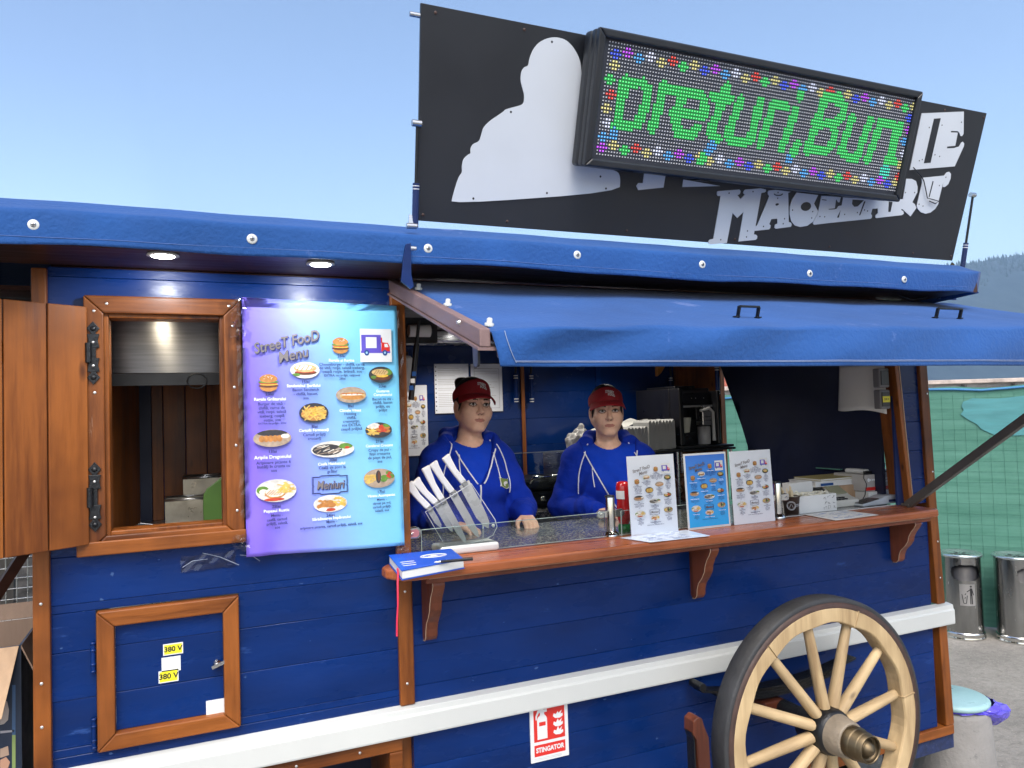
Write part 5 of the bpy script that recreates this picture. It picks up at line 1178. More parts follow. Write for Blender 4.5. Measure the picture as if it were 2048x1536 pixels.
for i, (a, b, c, w_, lb) in enumerate(Kn):
    yy = KY-.012+.006*i; A, B, C2 = kp(*a, yy), kp(*b, yy), kp(*c, yy); t = thing('kitchen_knife', lb, 'knife', B, 'knives in the knife block')
    d = (A-B).normalized(); n_ = Vector((0, 1, 0)).cross(d).normalized(); L = (A-B).length
    mb = MB(); st = [(0, .0105), (.12, .0110), (.5, .0105), (.85, .0135), (.97, .0160), (1, .0150)]
    up_s = [B+d*L*s+n_*r*(1.05)+n_*(-.006*math.sin(s*2.6)) for s, r in st]; dn = [B+d*L*s-n_*r+n_*(-.006*math.sin(s*2.6)) for s, r in st]
    mb.prism([((p-B).dot(Vector((1, 0, 0))), (p-B).z) for p in up_s+dn[::-1]], (B.x, yy-.008, B.z), (1, 0, 0), (0, 0, 1), (0, 1, 0), .016); mb.build('handle', mhd, t, bevel=.004)
    mb = MB(); mb.obox(B-d*.004, d, n_, (0, 1, 0), .012, .0105, .0085); mb.build('bolster', M['steel'], t, bevel=.003)
    e = (C2-B).normalized(); LL = (C2-B).length; n2 = Vector((0, 1, 0)).cross(e).normalized()
    pts = [B+n2*w_*.9, B-n2*w_*.9]+[B+e*LL*s-n2*w_*(.9-1.0*max(0, s-.55)**1.5*1.4) for s in (.3, .55, .75, .9)]+[C2]+[B+e*LL*s+n2*w_*.9*min(1, (1-s)*6) for s in (.92, .7, .4)]
    mb = MB(); mb.prism([((p-B).x, (p-B).z) for p in pts], (B.x, yy-.001, B.z), (1, 0, 0), (0, 0, 1), (0, 1, 0), .002); mb.build('blade', mtl, t)
# notebook with pen and ribbon
NB = thing('notebook', 'thick blue notebook with white round emblem and red ribbon on the counter end', 'notebook', (.70, -.12, TOPZ))
N4 = [atz(*q, TOPZ+.031) for q in ((777, 1110), (902, 1097), (929, 1118), (803, 1141))]
def nslab(k, z0, z1, name, mt, inset=0.0, bev=.002):
    c = sum(N4, Vector())/4; P = [c+(p-c)*(1-inset) for p in N4]; mb = MB(); mb.prism([(p.x, p.y) for p in P], (0, 0, z0), (1, 0, 0), (0, 1, 0), (0, 0, 1), z1-z0); return mb.build(name, mt, NB, bevel=bev)
mcov = paint('notebook_cover', (.006, .07, .46), .4, var=.08, scale=4)
nslab(0, TOPZ+.0005, TOPZ+.0035, 'back_cover', mcov); nslab(0, TOPZ+.004, TOPZ+.0275, 'pages', M['paper_white'], .022); nslab(0, TOPZ+.028, TOPZ+.0315, 'front_cover', mcov)
eu = (N4[1]-N4[0]).normalized(); ev = (N4[0]-N4[3]).normalized(); nb_ = lambda a, b: N4[0]+(N4[1]-N4[0])*a+(N4[3]-N4[0])*b+V(0, 0, .0008)
mb = MB(); ec = nb_(.62, .36)
for r in (.044, .034): mb.tube([ec+eu*r*math.cos(t)+ev*r*.62*math.sin(t) for t in np.linspace(0, 6.283, 28)[:-1]], .0011, 4, closed=True)
for i in range(20):
    t = i/20*6.283; q = ec+eu*.039*math.cos(t)+ev*.0242*math.sin(t); mb.obox(q, eu, ev, (0, 0, 1), .0018, .0016, .0003)
mb.poly([(-.018, -.008), (-.006, -.012), (.010, -.010), (.020, 0), (.008, .002), (.014, .010), (-.002, .006), (-.010, .011), (-.008, .001), (-.020, .002)], ec+V(0, 0, .0004), eu, ev); mb.build('emblem', M['paper_white'], NB)
mb = MB()
for b in (.55, .66, .77): mb.bar(nb_(.07, b), nb_(.28-.02*(b > .7), b), .006, .0004)
mb.build('cover_print', M['paper_white'], NB)
mb = MB(); r0 = N4[3]*.8+N4[0]*.2; mb.tube([V(r0.x+.004, r0.y+.03, TOPZ+.02), V(r0.x-.004, r0.y-.006, TOPZ+.014), V(r0.x-.012, r0.y-.03, TOPZ-.01), V(r0.x-.014, r0.y-.035, TOPZ-.07), V(r0.x-.018, r0.y-.034, TOPZ-.12), V(r0.x-.020, r0.y-.036, TOPZ-.165)], .0032, 6)
mb.build('ribbon', paint('red_ribbon', (.6, .02, .06), .6), NB)
a, b = nb_(.50, .87)+V(0, 0, .006), nb_(1.06, .93)+V(0, 0, .006)
PN = thing('pen', 'slim black pen with silver tip lying across the blue notebook', 'pen', a)
d = (b-a); mb = MB(); mb.tube([a+d*.16, b], [.0042, .0048], 10); mb.build('barrel', M['black_pl'], PN)
mb = MB(); mb.tube([a, a+d*.08, a+d*.165], [.0008, .0028, .0042], 10); mb.build('tip', M['chrome'], PN)
mb = MB(); mb.bar(b-d*.26+V(0, 0, .0062), b+V(0, 0, .0062), .003, .0012); mb.build('clip', M['black_pl'], PN)
# squeeze bottle
p = at(1249, 1058, .09); KT = thing('squeeze_bottle', 'red sauce bottle standing on its green cap behind the left menu card', 'bottle', (p.x, .09, TOPZ))
zt = at(1249, 962, .09).z-TOPZ
mb = MB(); mb.lathe([(.021, 0), (.024, .004), (.024, .028), (.02, .032)], (p.x, .09, TOPZ), (0, 0, 1), 24); mb.build('cap', paint('green_cap', (.01, .17, .04), .3), KT)
mb = MB(); mb.lathe([(.019, .033), (.026, .05), (.029, .09), (.026, zt*.62), (.029, zt*.7), (.029, zt*.9), (.025, zt*.98), (.012, zt), (0, zt)], (p.x, .09, TOPZ), (0, 0, 1), 24); mb.build('body', paint('red_sauce', (.42, .008, .010), .2, coat=.5), KT)
mb = MB(); mb.grid(lambda a, b: (p.x+.0295*math.sin(-1.9+1.5*a), .09-.0295*math.cos(-1.9+1.5*a), TOPZ+zt*(.66+.16*b)), 8, 2); mb.build('label', M['paper_white'], KT)
# paper cup with wooden stirrers
p = atz(1583, 1030, TOPZ); p = V(2.44, .07, TOPZ); cx = at(1582, 1000, .07).x
CP = thing('paper_cup', 'brown paper cup with round white emblem full of wooden stirrers', 'cup', (cx, .07, TOPZ)); hz = at(1582, 992, .07).z-TOPZ
mcup = paint('brown_cup', (.045, .028, .022), .6)
mb = MB(); mb.lathe([(.029, 0), (.029, .002), (.037, hz-.003), (.039, hz-.002), (.039, hz), (.036, hz), (.030, .006), (0, .006)], (cx, .07, TOPZ), (0, 0, 1), 28); mb.build('body', mcup, CP)
cupf = lambda th, z, o=.0006: (cx+(.029+.008*z/hz+o)*math.sin(th), .07-(.029+.008*z/hz+o)*math.cos(th), TOPZ+z)
mb = MB()
for rr in (.019, .0155): mb.tube([cupf(-.75+rr*math.cos(t)/.033, hz*.52+rr*math.sin(t)) for t in np.linspace(0, 6.283, 20)[:-1]], .0009, 4, closed=True)
mb.tube([cupf(-.75-.008/.033, hz*.52-.008), cupf(-.75, hz*.52+.009), cupf(-.75+.008/.033, hz*.52-.008)], .0009, 4)
for dz in (-.003, .004): mb.tube([cupf(-.1+.1*i, hz*.54+dz) for i in range(12)], .0009, 4)
mb.build('emblem', M['inkwhite'], CP)
for i in range(13):
    r_ = random.Random(i); x, y = cx+r_.uniform(-.022, .022), .07+r_.uniform(-.022, .022)
    mb = MB(); mb.bar((x, y, TOPZ+.012), (x+(x-cx)*.5+r_.uniform(-.006, .006), y+(y-.07)*.5, TOPZ+hz+r_.uniform(.018, .045)), .006, .0014, (0, 1, 0))
    tag(mb.build('stirrer', paint('birch', (.62, .52, .34), .7) if i == 0 else bpy.data.materials['birch'], None), 'pale wooden stirrer standing in the brown paper cup', 'stirrer', 'wooden stirrers in the cup')
# ================================================================== smooth bodies from distance fields
class SDF:
    def __init__(s, lo, hi, h):
        s.lo = np.array(lo, float); s.h = h; s.n = np.ceil((np.array(hi)-s.lo)/h).astype(int)+1
        s.d = np.full(s.n, .5, np.float32)
        s.ax = [(s.lo[i]+h*np.arange(s.n[i])).astype(np.float32) for i in range(3)]
    def win(s, lo, hi):
        a = np.clip(np.floor((np.array(lo)-s.lo)/s.h).astype(int), 0, s.n-1); b = np.clip(np.ceil((np.array(hi)-s.lo)/s.h).astype(int)+1, 1, s.n)
        sl = tuple(slice(a[i], max(b[i], a[i]+1)) for i in range(3))
        return sl, s.ax[0][sl[0]][:, None, None], s.ax[1][sl[1]][None, :, None], s.ax[2][sl[2]][None, None, :]
    def comb(s, sl, d, k, op):
        o = s.d[sl]
        if op == 'u':
            h = np.maximum(k-np.abs(o-d), 0)/k; s.d[sl] = np.minimum(o, d)-h*h*k*.25
        elif op == 's':
            d = -d; h = np.maximum(k-np.abs(o-d), 0)/k; s.d[sl] = np.maximum(o, d)+h*h*k*.25
    def ell(s, c, r, k=.02, op='u', rot=None):
        c = np.array(c, float); r = np.array(r, float); R_ = max(r)*1.0+k+.03
        sl, X, Y, Z = s.win(c-R_, c+R_); x, y, z = X-c[0], Y-c[1], Z-c[2]
        if rot is not None:
            m = np.array(rot).T; x, y, z = m[0, 0]*x+m[0, 1]*y+m[0, 2]*z, m[1, 0]*x+m[1, 1]*y+m[1, 2]*z, m[2, 0]*x+m[2, 1]*y+m[2, 2]*z
        a = np.sqrt((x/r[0])**2+(y/r[1])**2+(z/r[2])**2)+1e-6; b = np.sqrt((x/r[0]**2)**2+(y/r[1]**2)**2+(z/r[2]**2)**2)+1e-6
        s.comb(sl, (a*(a-1)/b).astype(np.float32), k, op); return s
    def cap(s, a, b, ra, rb=None, k=.02, op='u', fn=None):
        rb = ra if rb is None else rb; a = np.array(a, float); b = np.array(b, float); R_ = max(ra, rb)+k+.03
        sl, X, Y, Z = s.win(np.minimum(a, b)-R_, np.maximum(a, b)+R_); d = b-a
        t = np.clip(((X-a[0])*d[0]+(Y-a[1])*d[1]+(Z-a[2])*d[2])/(d@d+1e-9), 0, 1)
        q = np.sqrt((X-a[0]-t*d[0])**2+(Y-a[1]-t*d[1])**2+(Z-a[2]-t*d[2])**2)-(ra+(rb-ra)*t)
        if fn: q = q+fn(X, Y, Z, t)
        s.comb(sl, q.astype(np.float32), k, op); return s
    def cut(s, fn, lo, hi, k=.006):
        sl, X, Y, Z = s.win(lo, hi); s.comb(sl, (fn(X, Y, Z)+0*X+0*Y+0*Z).astype(np.float32), k, 's'); return s
    def wrinkle(s, fn, lo, hi):
        sl, X, Y, Z = s.win(lo, hi); s.d[sl] += (fn(X, Y, Z)+0*X+0*Y+0*Z).astype(np.float32)
    def front(s, x, z):
        i = int(round((x-s.lo[0])/s.h)); k = int(round((z-s.lo[2])/s.h)); col = s.d[i, :, k]; j = np.argmax(col < 0)
        if col[j] >= 0: return None
        f = col[j-1]/(col[j-1]-col[j]) if j else 0
        return s.lo[1]+s.h*(j-1+f)
    def mesh(s):
        d = s.d; ins = d < 0; n = d.shape
        c = [ins[i:n[0]-1+i, j:n[1]-1+j, k:n[2]-1+k] for i in (0, 1) for j in (0, 1) for k in (0, 1)]
        al = c[0].copy(); an = c[0].copy()
        for q in c[1:]: al &= q; an |= q
        I, J, K = np.where(an & ~al); N = len(I); P = np.zeros((N, 3)); cnt = np.zeros(N)
        off = [(i, j, k) for i in (0, 1) for j in (0, 1) for k in (0, 1)]
        val = {o: d[I+o[0], J+o[1], K+o[2]].astype(float) for o in off}
        for o in off:
            for a in range(3):
                if o[a] == 0:
                    p = list(o); p[a] = 1; p = tuple(p); v0, v1 = val[o], val[p]; mk = (v0 < 0) != (v1 < 0)
                    t = np.where(mk, v0/np.where(mk, v0-v1, 1), 0)
                    for ax in range(3): P[:, ax] += np.where(mk, (o[ax]+(t if ax == a else 0)), 0)
                    cnt += mk
        P = P/cnt[:, None]+np.stack([I, J, K], 1); P = s.lo+P*s.h
        idx = np.full((n[0]-1, n[1]-1, n[2]-1), -1, np.int32); idx[I, J, K] = np.arange(N); F = []
        for a in range(3):
            b, c2 = (a+1) % 3, (a+2) % 3
            sa = [slice(None)]*3; sb = [slice(None)]*3; sa[a] = slice(0, n[a]-1); sb[a] = slice(1, n[a])
            A, B = ins[tuple(sa)], ins[tuple(sb)]; E = np.stack(np.where(A != B), 1)
            E = E[(E[:, b] > 0) & (E[:, c2] > 0) & (E[:, b] < n[b]-1) & (E[:, c2] < n[c2]-1)]
            if not len(E): continue
            q = []
            for db, dc in ((-1, -1), (0, -1), (0, 0), (-1, 0)):
                e = E.copy(); e[:, b] += db; e[:, c2] += dc; q.append(idx[e[:, 0], e[:, 1], e[:, 2]])
            q = np.stack(q, 1); fl = A[E[:, 0], E[:, 1], E[:, 2]]; q[~fl] = q[~fl][:, ::-1]; F.append(q)
        F = np.concatenate(F); F = F[(F >= 0).all(1)]
        return P, F
def mesh_obj(name, P, F, mats, parent, mi=None):
    P = np.asarray(P); c = (P.min(0)+P.max(0))/2; me = bpy.data.meshes.new(name)
    me.vertices.add(len(P)); me.vertices.foreach_set('co', (P-c).astype(np.float32).ravel())
    me.loops.add(len(F)*4); me.loops.foreach_set('vertex_index', F.astype(np.int32).ravel())
    me.polygons.add(len(F)); me.polygons.foreach_set('loop_start', np.arange(0, len(F)*4, 4, dtype=np.int32))
    try: me.polygons.foreach_set('loop_total', np.full(len(F), 4, np.int32))
    except Exception: pass
    for m_ in mats: me.materials.append(m_)
    if mi is not None: me.polygons.foreach_set('material_index', np.asarray(mi, np.int32))
    me.polygons.foreach_set('use_smooth', np.ones(len(F), bool)); me.update(calc_edges=True); me.validate()
    o = bpy.data.objects.new(name, me); COL.objects.link(o); WL[o] = Vector(c)
    if parent is not None: o.parent = parent; o.location = Vector(c)-WL[parent]
    else: o.location = c
    return o

def rotm(yaw=0, pitch=0, roll=0):
    return np.array(Matrix.Rotation(yaw, 3, 'Z') @ Matrix.Rotation(pitch, 3, 'X') @ Matrix.Rotation(roll, 3, 'Y'))

def hand(S, w, d, n, side, sc_=1.0, curl=(18, 34, 26)):
    """palm, four unequal bent fingers and a thumb; w wrist, d finger direction, n back of the hand, side towards the thumb"""
    w = np.array(w); d = np.array(d, float); d /= np.linalg.norm(d); n = np.array(n, float); n -= d*(n@d); n /= np.linalg.norm(n); sd_ = np.array(side, float); sd_ -= d*(sd_@d)+n*(sd_@n); sd_ /= np.linalg.norm(sd_)
    for o in (-.022, -.007, .008, .023): S.cap(w+d*.012*sc_+sd_*o*.75*sc_, w+d*.078*sc_+sd_*o*sc_, .0125*sc_, .0105*sc_, .012)
    for o, l, k0 in ((.025, .92, .0), (.0085, 1.05, .004), (-.008, 1.0, .002), (-.024, .78, -.006)):
        p = w+d*(.080+k0)*sc_+sd_*o*sc_; a = 0.0
        for L, c, r in ((.040, curl[0], .0086), (.024, curl[1], .0078), (.019, curl[2], .0072)):
            a += math.radians(c); v = d*math.cos(a)-n*math.sin(a)+sd_*o*1.2; q = p+v*L*l*sc_; S.cap(p, q, r*sc_, r*.93*sc_, .0022); p = q
    p = w+d*.022*sc_+sd_*.024*sc_
    for L, v, r in ((.036, d*.70+sd_*.62-n*.18, .0112), (.028, d*.92+sd_*.28-n*.20, .0095), (.02, d*.98+sd_*.0-n*.25, .0085)):
        v = v/np.linalg.norm(v); q = p+v*L*sc_; S.cap(p, q, r*sc_, r*.92*sc_, .005); p = q

def person(label, X, Y, yaw, hx, hy, hz, hrot, sh_z, armR, armL, handR, handL, hood_open, hairstyle, face=1.0, skinm='skin'):
    """X,Y stand point; heights are world heights; local frame faces -y. h* = centre of the head at eye level"""
    cz, sz = math.cos(yaw), math.sin(yaw)
    def Wd(P): P = np.asarray(P, float); return np.stack([X+cz*P[:, 0]-sz*P[:, 1], Y+sz*P[:, 0]+cz*P[:, 1], P[:, 2]], 1)
    W1 = lambda p: Vector(Wd([p])[0])
    root = thing('person', label, 'person', (X, Y, .2))
    H = np.array([hx, hy, hz]); hr = rotm(*hrot); hp_ = lambda *p: H+hr@np.array(p)
    # ---------------- body: one continuous surface from hips to crown and finger tips
    S = SDF((-.40, -.36, .92), (.40, .20, hz+.16), .0036)
    E = lambda c, r, k=.02, op='u': S.ell(hp_(*c), r, k, op, hr)
    E((0, .018, .040), (.073, .092, .090), .02); E((0, -.022, -.030), (.0585*face, .068, .082), .03)
    for s in (-1, 1):
        S.cap(hp_(.056*s*face, .002, -.042), hp_(.018*s, -.064, -.098), .0225, .016, .03)
        E((.036*s*face, -.056, -.030), (.031, .027, .032), .03)
        E((.077*s, .012, -.008), (.009, .020, .031), .006); S.ell(hp_(.084*s, .004, -.006), (.006, .010, .018), .004, 's', hr)
        S.cap(hp_(.014*s, -.086, .026), hp_(.048*s, -.070, .024), .009, .008, .014)
        E((.031*s, -.098, .003), (.017, .017, .0115), .010, 's')
        E((.031*s, -.0735, .003), (.015, .0135, .0125), .004)
        S.cap(hp_(.018*s, -.0845, .0098), hp_(.044*s, -.078, .0082), .0032, .003, .003)
        E((.0115*s, -.0985, -.034), (.0075, .009, .0065), .006)
    E((0, -.070, -.100), (.020, .016, .014), .02)
    S.cap(hp_(0, -.083, .012), hp_(0, -.108, -.028), .0065, .0105, .010); E((0, -.107, -.031), (.0095, .009, .008), .006)
    E((0, -.076, -.066), (.026, .014, .018), .018)
    S.cap(hp_(-.021, -.0795, -.064), hp_(0, -.0885, -.0605), .0030, .0042, .006); S.cap(hp_(.021, -.0795, -.064), hp_(0, -.0885, -.0605), .0030, .0042, .006)
    S.cap(hp_(-.015, -.0825, -.0705), hp_(.015, -.0825, -.0705), .0045, .0045, .006); E((0, -.0865, -.0705), (.011, .004, .0042), .006)
    S.cap(hp_(-.020, -.0895, -.0660), hp_(0, -.0925, -.0655), .0014, .0014, .002, 's'); S.cap(hp_(.020, -.0895, -.0660), hp_(0, -.0925, -.0655), .0014, .0014, .002, 's')
    for s in (-1, 1): S.ell(hp_(.007*s, -.106, -.0405), (.0035, .004, .003), .002, 's', hr)
    nb0 = hp_(0, .022, -.075); S.cap(nb0, (hx*.4, .035, sh_z+.0), .050, .056, .03)
    S.cap((-.12, .02, sh_z-.045), (.12, .02, sh_z-.045), .045, .045, .04)
    S.ell((0, 0, sh_z-.17), (.145, .09, .15), .04); S.ell((0, 0, sh_z-.42), (.135, .092, .20), .05)
    for (sh, el, wr) in (armR, armL):
        S.cap(sh, el, .043, .037, .03); S.cap(el, wr, .036, .0235, .02)
    for (arm, hd_) in ((armR, handR), (armL, handL)): hand(S, np.array(arm[2]), *hd_)
    P, F = S.mesh()
    L = (P-H)@hr; fc = L[F].mean(1); mi = np.zeros(len(F), int)
    x, y, z = np.abs(fc[:, 0]), fc[:, 1], fc[:, 2]
    mi[(y < -.070) & ((x/.0240)**2+((z+.0660)/.0088)**2 < 1)] = 1
    mi[(y < -.070) & (x < .021) & (np.abs(z+.0657) < .0011)] = 5
    bz = .0225+.004*np.cos((x-.034)*60); mi[(y < -.05) & (x > .014) & (x < .049) & (np.abs(z-bz) < .0026-.03*np.maximum(0, x-.036))] = 2
    mi[(y < -.05) & (np.abs(z-.0100+.006*(np.abs(x-.031)/.015)**2) < .0022) & (np.abs(x-.031) < .0165)] = 2
    ir = (np.hypot(x-.0305, (z-.0035)) < .0052) & (y < -.07); wh = (((x-.031)/.0135)**2+((z-.0028)/.0055)**2 < 1) & (y < -.07)
    mi[wh & (mi == 0)] = 3; mi[ir & (mi != 2)] = 4
    rim = (((x-.031)/.0185)**2+((z-.002)/.0105)**2 < 1) & (y < -.06) & (mi == 0); mi[rim] = 5
    mi[(y < -.085) & (np.hypot(x-.007, z+.041) < .0042)] = 5
    mesh_obj('body', Wd(P), F, [M[skinm], M['lips'], M['brow'], M['eye'], M['iris'], M['skin_dim']], root, mi)
    # ---------------- trousers and shoes (behind the counter)
    T = SDF((-.25, -.22, .2), (.25, .2, 1.0), .009)
    T.ell((0, .01, .95), (.175, .12, .13), .03)
    for s in (-1, 1): T.cap((.085*s, .01, .9), (.09*s, .0, .62), .085, .062, .03); T.cap((.09*s, 0, .62), (.095*s, .02, .27), .060, .045, .03)
    mesh_obj('trousers', Wd(T.mesh()[0]), T.mesh()[1], [M['trousers']], root)
    for s in (-1, 1):
        B = SDF((.095*s-.08, -.22, .195), (.095*s+.08, .12, .34), .007); B.ell((.095*s, -.06, .235), (.045, .115, .034), .02); B.ell((.095*s, .02, .255), (.042, .05, .05), .02)
        q = B.mesh(); mesh_obj('shoe', Wd(q[0]), q[1], [M['black_pl']], root)
    # ---------------- T-shirt
    def torso(G, g, k=.04):
        G.ell((0, 0, sh_z-.17), (.158+g, .102+g, .165), k); G.ell((0, -.012, sh_z-.38), (.155+g, .118+g, .20), k); G.ell((0, -.004, sh_z-.60), (.168+g, .125+g, .18), k)
        G.cap((-.115, .015, sh_z-.050), (.115, .015, sh_z-.050), .052+g, .052+g, k); G.cap((0, .03, sh_z-.02), (0, .03, sh_z+.012), .066+g, .058+g, .03)
        for s in (-1, 1): G.ell((.062*s, -.055, sh_z-.20), (.066+g*.5, .065+g, .07), .04)
    TS = SDF((-.26, -.20, .98), (.26, .18, sh_z+.08), .0042); torso(TS, .002)
    TS.cut(lambda x, y, z: np.sqrt(x**2+(y-.008)**2)-(.058+.30*np.maximum(0, z-sh_z+.015)), (-.16, -.2, sh_z-.03), (.16, .2, sh_z+.09), .006)
    TS.wrinkle(lambda x, y, z: .0022*np.sin(z*70+x*30+np.sin(x*25)*2)*(y < 0), (-.26, -.2, .98), (.26, .18, sh_z-.08))
    q = TS.mesh(); mesh_obj('t_shirt', Wd(q[0]), q[1], [M['shirt']], root)
    # ---------------- hooded jacket
    G = SDF((-.40, -.26, .97), (.40, .22, sh_z+.11), .0055); torso(G, .017)
    for (sh, el, wr) in (armR, armL):
        f1 = lambda x, y, z, t: -.0035*np.sin(t*11+x*24+2.2*np.sin(y*21+z*13))*np.clip(.3+t, 0, 1)-.002*np.sin(t*23+z*31+1.5*np.sin(x*40))
        sh, el, wr = map(np.array, (sh, el, wr)); we = wr+(el-wr)*.04
        G.cap(sh, el, .064, .060, .045, fn=f1); G.cap(el, el+(wr-el)*.72, .060, .052, .03, fn=f1); G.cap(el+(wr-el)*.70, we, .052, .036, .015, fn=f1)
        G.cap(we-(wr-el)*.06, we+(wr-el)*.02, .035, .033, .008)
    # hood lying round the neck
    ring = [(-.088, -.048, sh_z-.045), (-.112, .01, sh_z+.012), (-.085, .075, sh_z+.040), (0, .105, sh_z+.048), (.085, .075, sh_z+.040), (.112, .01, sh_z+.012), (.088, -.048, sh_z-.045)]
    for a, b in zip(ring[:-1], ring[1:]): G.cap(a, b, .026, .026, .022)
    G.ell((0, .13, sh_z-.05), (.11, .05, .09), .04)
    ox, zv, sl_ = hood_open
    G.cut(lambda x, y, z: np.maximum(np.maximum(np.abs(x-ox*(sh_z-z)/.2)-sl_*np.maximum(0, z-zv)**.8, zv-z), y-.0), (-.2, -.26, zv-.01), (.2, .02, sh_z+.1), .008)
    G.cut(lambda x, y, z: np.sqrt(x**2+(y-.012)**2)-.070, (-.1, -.1, sh_z-.01), (.1, .1, sh_z+.11), .012)
    G.wrinkle(lambda x, y, z: .0035*np.sin(z*48+x*22+2*np.sin(x*14+z*9)+(y*10))*np.exp(-((z-sh_z+.42)/.16)**2)+.002*np.sin(x*60+z*25), (-.4, -.26, .97), (.4, .22, sh_z-.12))
    G.wrinkle(lambda x, y, z: -.004*np.exp(-((np.abs(x)-.125-.12*(sh_z-.12-z))/.022)**2)*np.sin(z*55+np.abs(x)*90)*(y < .06), (-.4, -.26, sh_z-.36), (.4, .22, sh_z-.06))
    q = G.mesh(); hood = mesh_obj('jacket', Wd(q[0]), q[1], [M['hood']], root)
    def line(pts, r=.0032, name='piping'):
        out_ = []
        for (a, b) in pts:
            y_ = G.front(a, b)
            if y_ is not None: out_.append(W1((a, y_-.0012, b)))
        if len(out_) > 2:
            mb = MB(); mb.tube(out_, r, 6); mb.build(name, M['piping'], hood)
    edge = lambda z, s: ox*(sh_z-z)/.2+s*(sl_*max(0, z-zv)**.8+.007)
    zz = np.linspace(sh_z-.03, zv+.006, 26)
    for s in (-1, 1): line([(edge(z, s), z) for z in zz], .0034)
    line([(ox*(sh_z-z)/.2+.0, z) for z in np.linspace(zv, 1.0, 40)], .0042)
    for s in (-1, 1):
        line([(s*(.098+.055*t+.020*math.sin(t*3)), sh_z+.008-.235*t) for t in np.linspace(0, 1, 24)], .0030)
        line([(s*(.078+.012*math.sin(t*2.5)), sh_z-.03-.16*t) for t in np.linspace(0, 1, 18)], .0026, 'drawcord')
    # chest badge on her left side
    bp_ = [(.082, sh_z-.150), (.142, sh_z-.162), (.146, sh_z-.205), (.118, sh_z-.205), (.086, sh_z-.190)]
    def bad(pts, off, mt, nm):
        V_ = []
        for a, b in pts:
            y_ = G.front(a, b); V_.append(W1((a, (y_ if y_ is not None else -.1)-off, b)))
        mb = MB(); mb.face(V_); mb.build(nm, mt, hood)
    bad(bp_, .006, M['paper_white'], 'badge'); cxb = sum(p[0] for p in bp_)/5; czb = sum(p[1] for p in bp_)/5
    bad([(cxb+(a-cxb)*.86, czb+(b-czb)*.86) for a, b in bp_], .0075, paint('badge_green', (.16, .22, .05), .6, var=.5, scale=60), 'badge_print')
    bad([(cxb+.016*math.cos(t), czb+.011*math.sin(t)) for t in np.linspace(0, 6.28, 12)[:-1]], .0085, M['paper_white'], 'badge_mark')
    # ---------------- hair
    Q = SDF(H-np.array([.16, .17, .24]), H+np.array([.16, .19, .19]), .0042)
    Q.ell(hp_(0, .020, .043), (.0800, .0970, .0935), .02, 'u', hr)
    Q.cut(lambda x, y, z: -np.minimum(1, np.minimum(1, 1+0*x+0*y+0*z))+2, H-.2, H+.2) if False else None
    def facecut(x, y, z):
        lx = hr[0, 0]*(x-H[0])+hr[1, 0]*(y-H[1])+hr[2, 0]*(z-H[2]); ly = hr[0, 1]*(x-H[0])+hr[1, 1]*(y-H[1])+hr[2, 1]*(z-H[2]); lz = hr[0, 2]*(x-H[0])+hr[1, 2]*(y-H[1])+hr[2, 2]*(z-H[2])
        front = np.maximum(ly+.030-.55*np.maximum(0, lz-.02)-.0, lz-.075)      # bare face
        low = np.maximum(lz+.052+.9*np.maximum(0, ly-.03)*0, -ly-.2)
        sideb = np.maximum(np.maximum(ly-.006-.5*np.maximum(0, -.03-lz), lz+.020), -1)
        return np.minimum(np.minimum(front, low), sideb)
    Q.cut(facecut, H-.19, H+.2, .008)
    if hairstyle == 'bun': Q.ell(hp_(-.02, .085, .105), (.036, .036, .034), .012, 'u', hr); Q.ell(hp_(-.035, .098, .118), (.018, .02, .016), .01, 'u', hr)
    else:
        Q.cap(hp_(.03, .095, .03), hp_(.060, .070, -.09), .026, .024, .02); Q.cap(hp_(.060, .070, -.09), hp_(.066, .050, -.19), .023, .012, .02)
    for s in (-1, 1): Q.cap(hp_(.068*s, -.024, .022), hp_(.0715*s, -.014, -.030), .0075, .0035, .006)
    q = Q.mesh(); mesh_obj('hair', Wd(q[0]), q[1], [M['hair']], root)
    # ---------------- red visor
    toW = lambda p: W1(H+hr@np.array(p))
    def vis(th, v):
        c, s = math.cos(th), math.sin(th); f = (1+c)/2
        zb = .034+.016*f-.022*(1-f); z = zb+(.020+.052*f**1.4)*v
        k = math.sqrt(max(.05, 1-((z-.043)/(.0935+.020))**2)); puff = .006*f
        return (.0835*k*s*(1+.02*v), .018-(.101+puff)*k*c, z)
    mb = MB(); mb.grid(lambda a, b: toW(vis((a-.5)*2*math.pi*.995, b)), 72, 10); vz = mb.build('visor', M['visor'], root); vz.modifiers.new('thick', 'SOLIDIFY').thickness = .003
    def brim(a, b, dz=0):
        th = (a-.5)*2*1.18; p0 = vis(th, 0.0); l = .054*max(0.0, math.cos(th*1.02))**.55
        return (p0[0]*(1+.10*b), p0[1]-l*b, p0[2]+.001-(.014*b+.008*b*b)-.012*(th/1.18)**2*b+dz)
    mb = MB(); mb.grid(lambda a, b: toW(brim(a, b)), 36, 8); br = mb.build('brim', M['visor'], vz); so = br.modifiers.new('thick', 'SOLIDIFY'); so.thickness = .003
    mb = MB()
    def wrap(z0, ox_): return lambda x, y, zt: (x, y, zt)
    def word(txt, size, zc, xo):
        base = len(mb.v); mb.text(txt, size, (0, 0, 0), bold=.0006, width=1.0)
        for i in range(base, len(mb.v)):
            x, _, z = mb.v[i]; th = (x+xo)/.104; v = (zc+z-.012*((x+xo)/.03)**2*.35); fq = (1+math.cos(th))/2; zb = .034+.016*fq-.022*(1-fq)
            p = vis(th, (v-zb)/(.020+.052*fq**1.4)); p = np.array(p); nrm = np.array([math.sin(th), -math.cos(th), .25]); mb.v[i] = tuple(toW(p+nrm*.0022))
    word('STREET', .0175, .0955, .014); word('FOOD', .0155, .0815, .022)
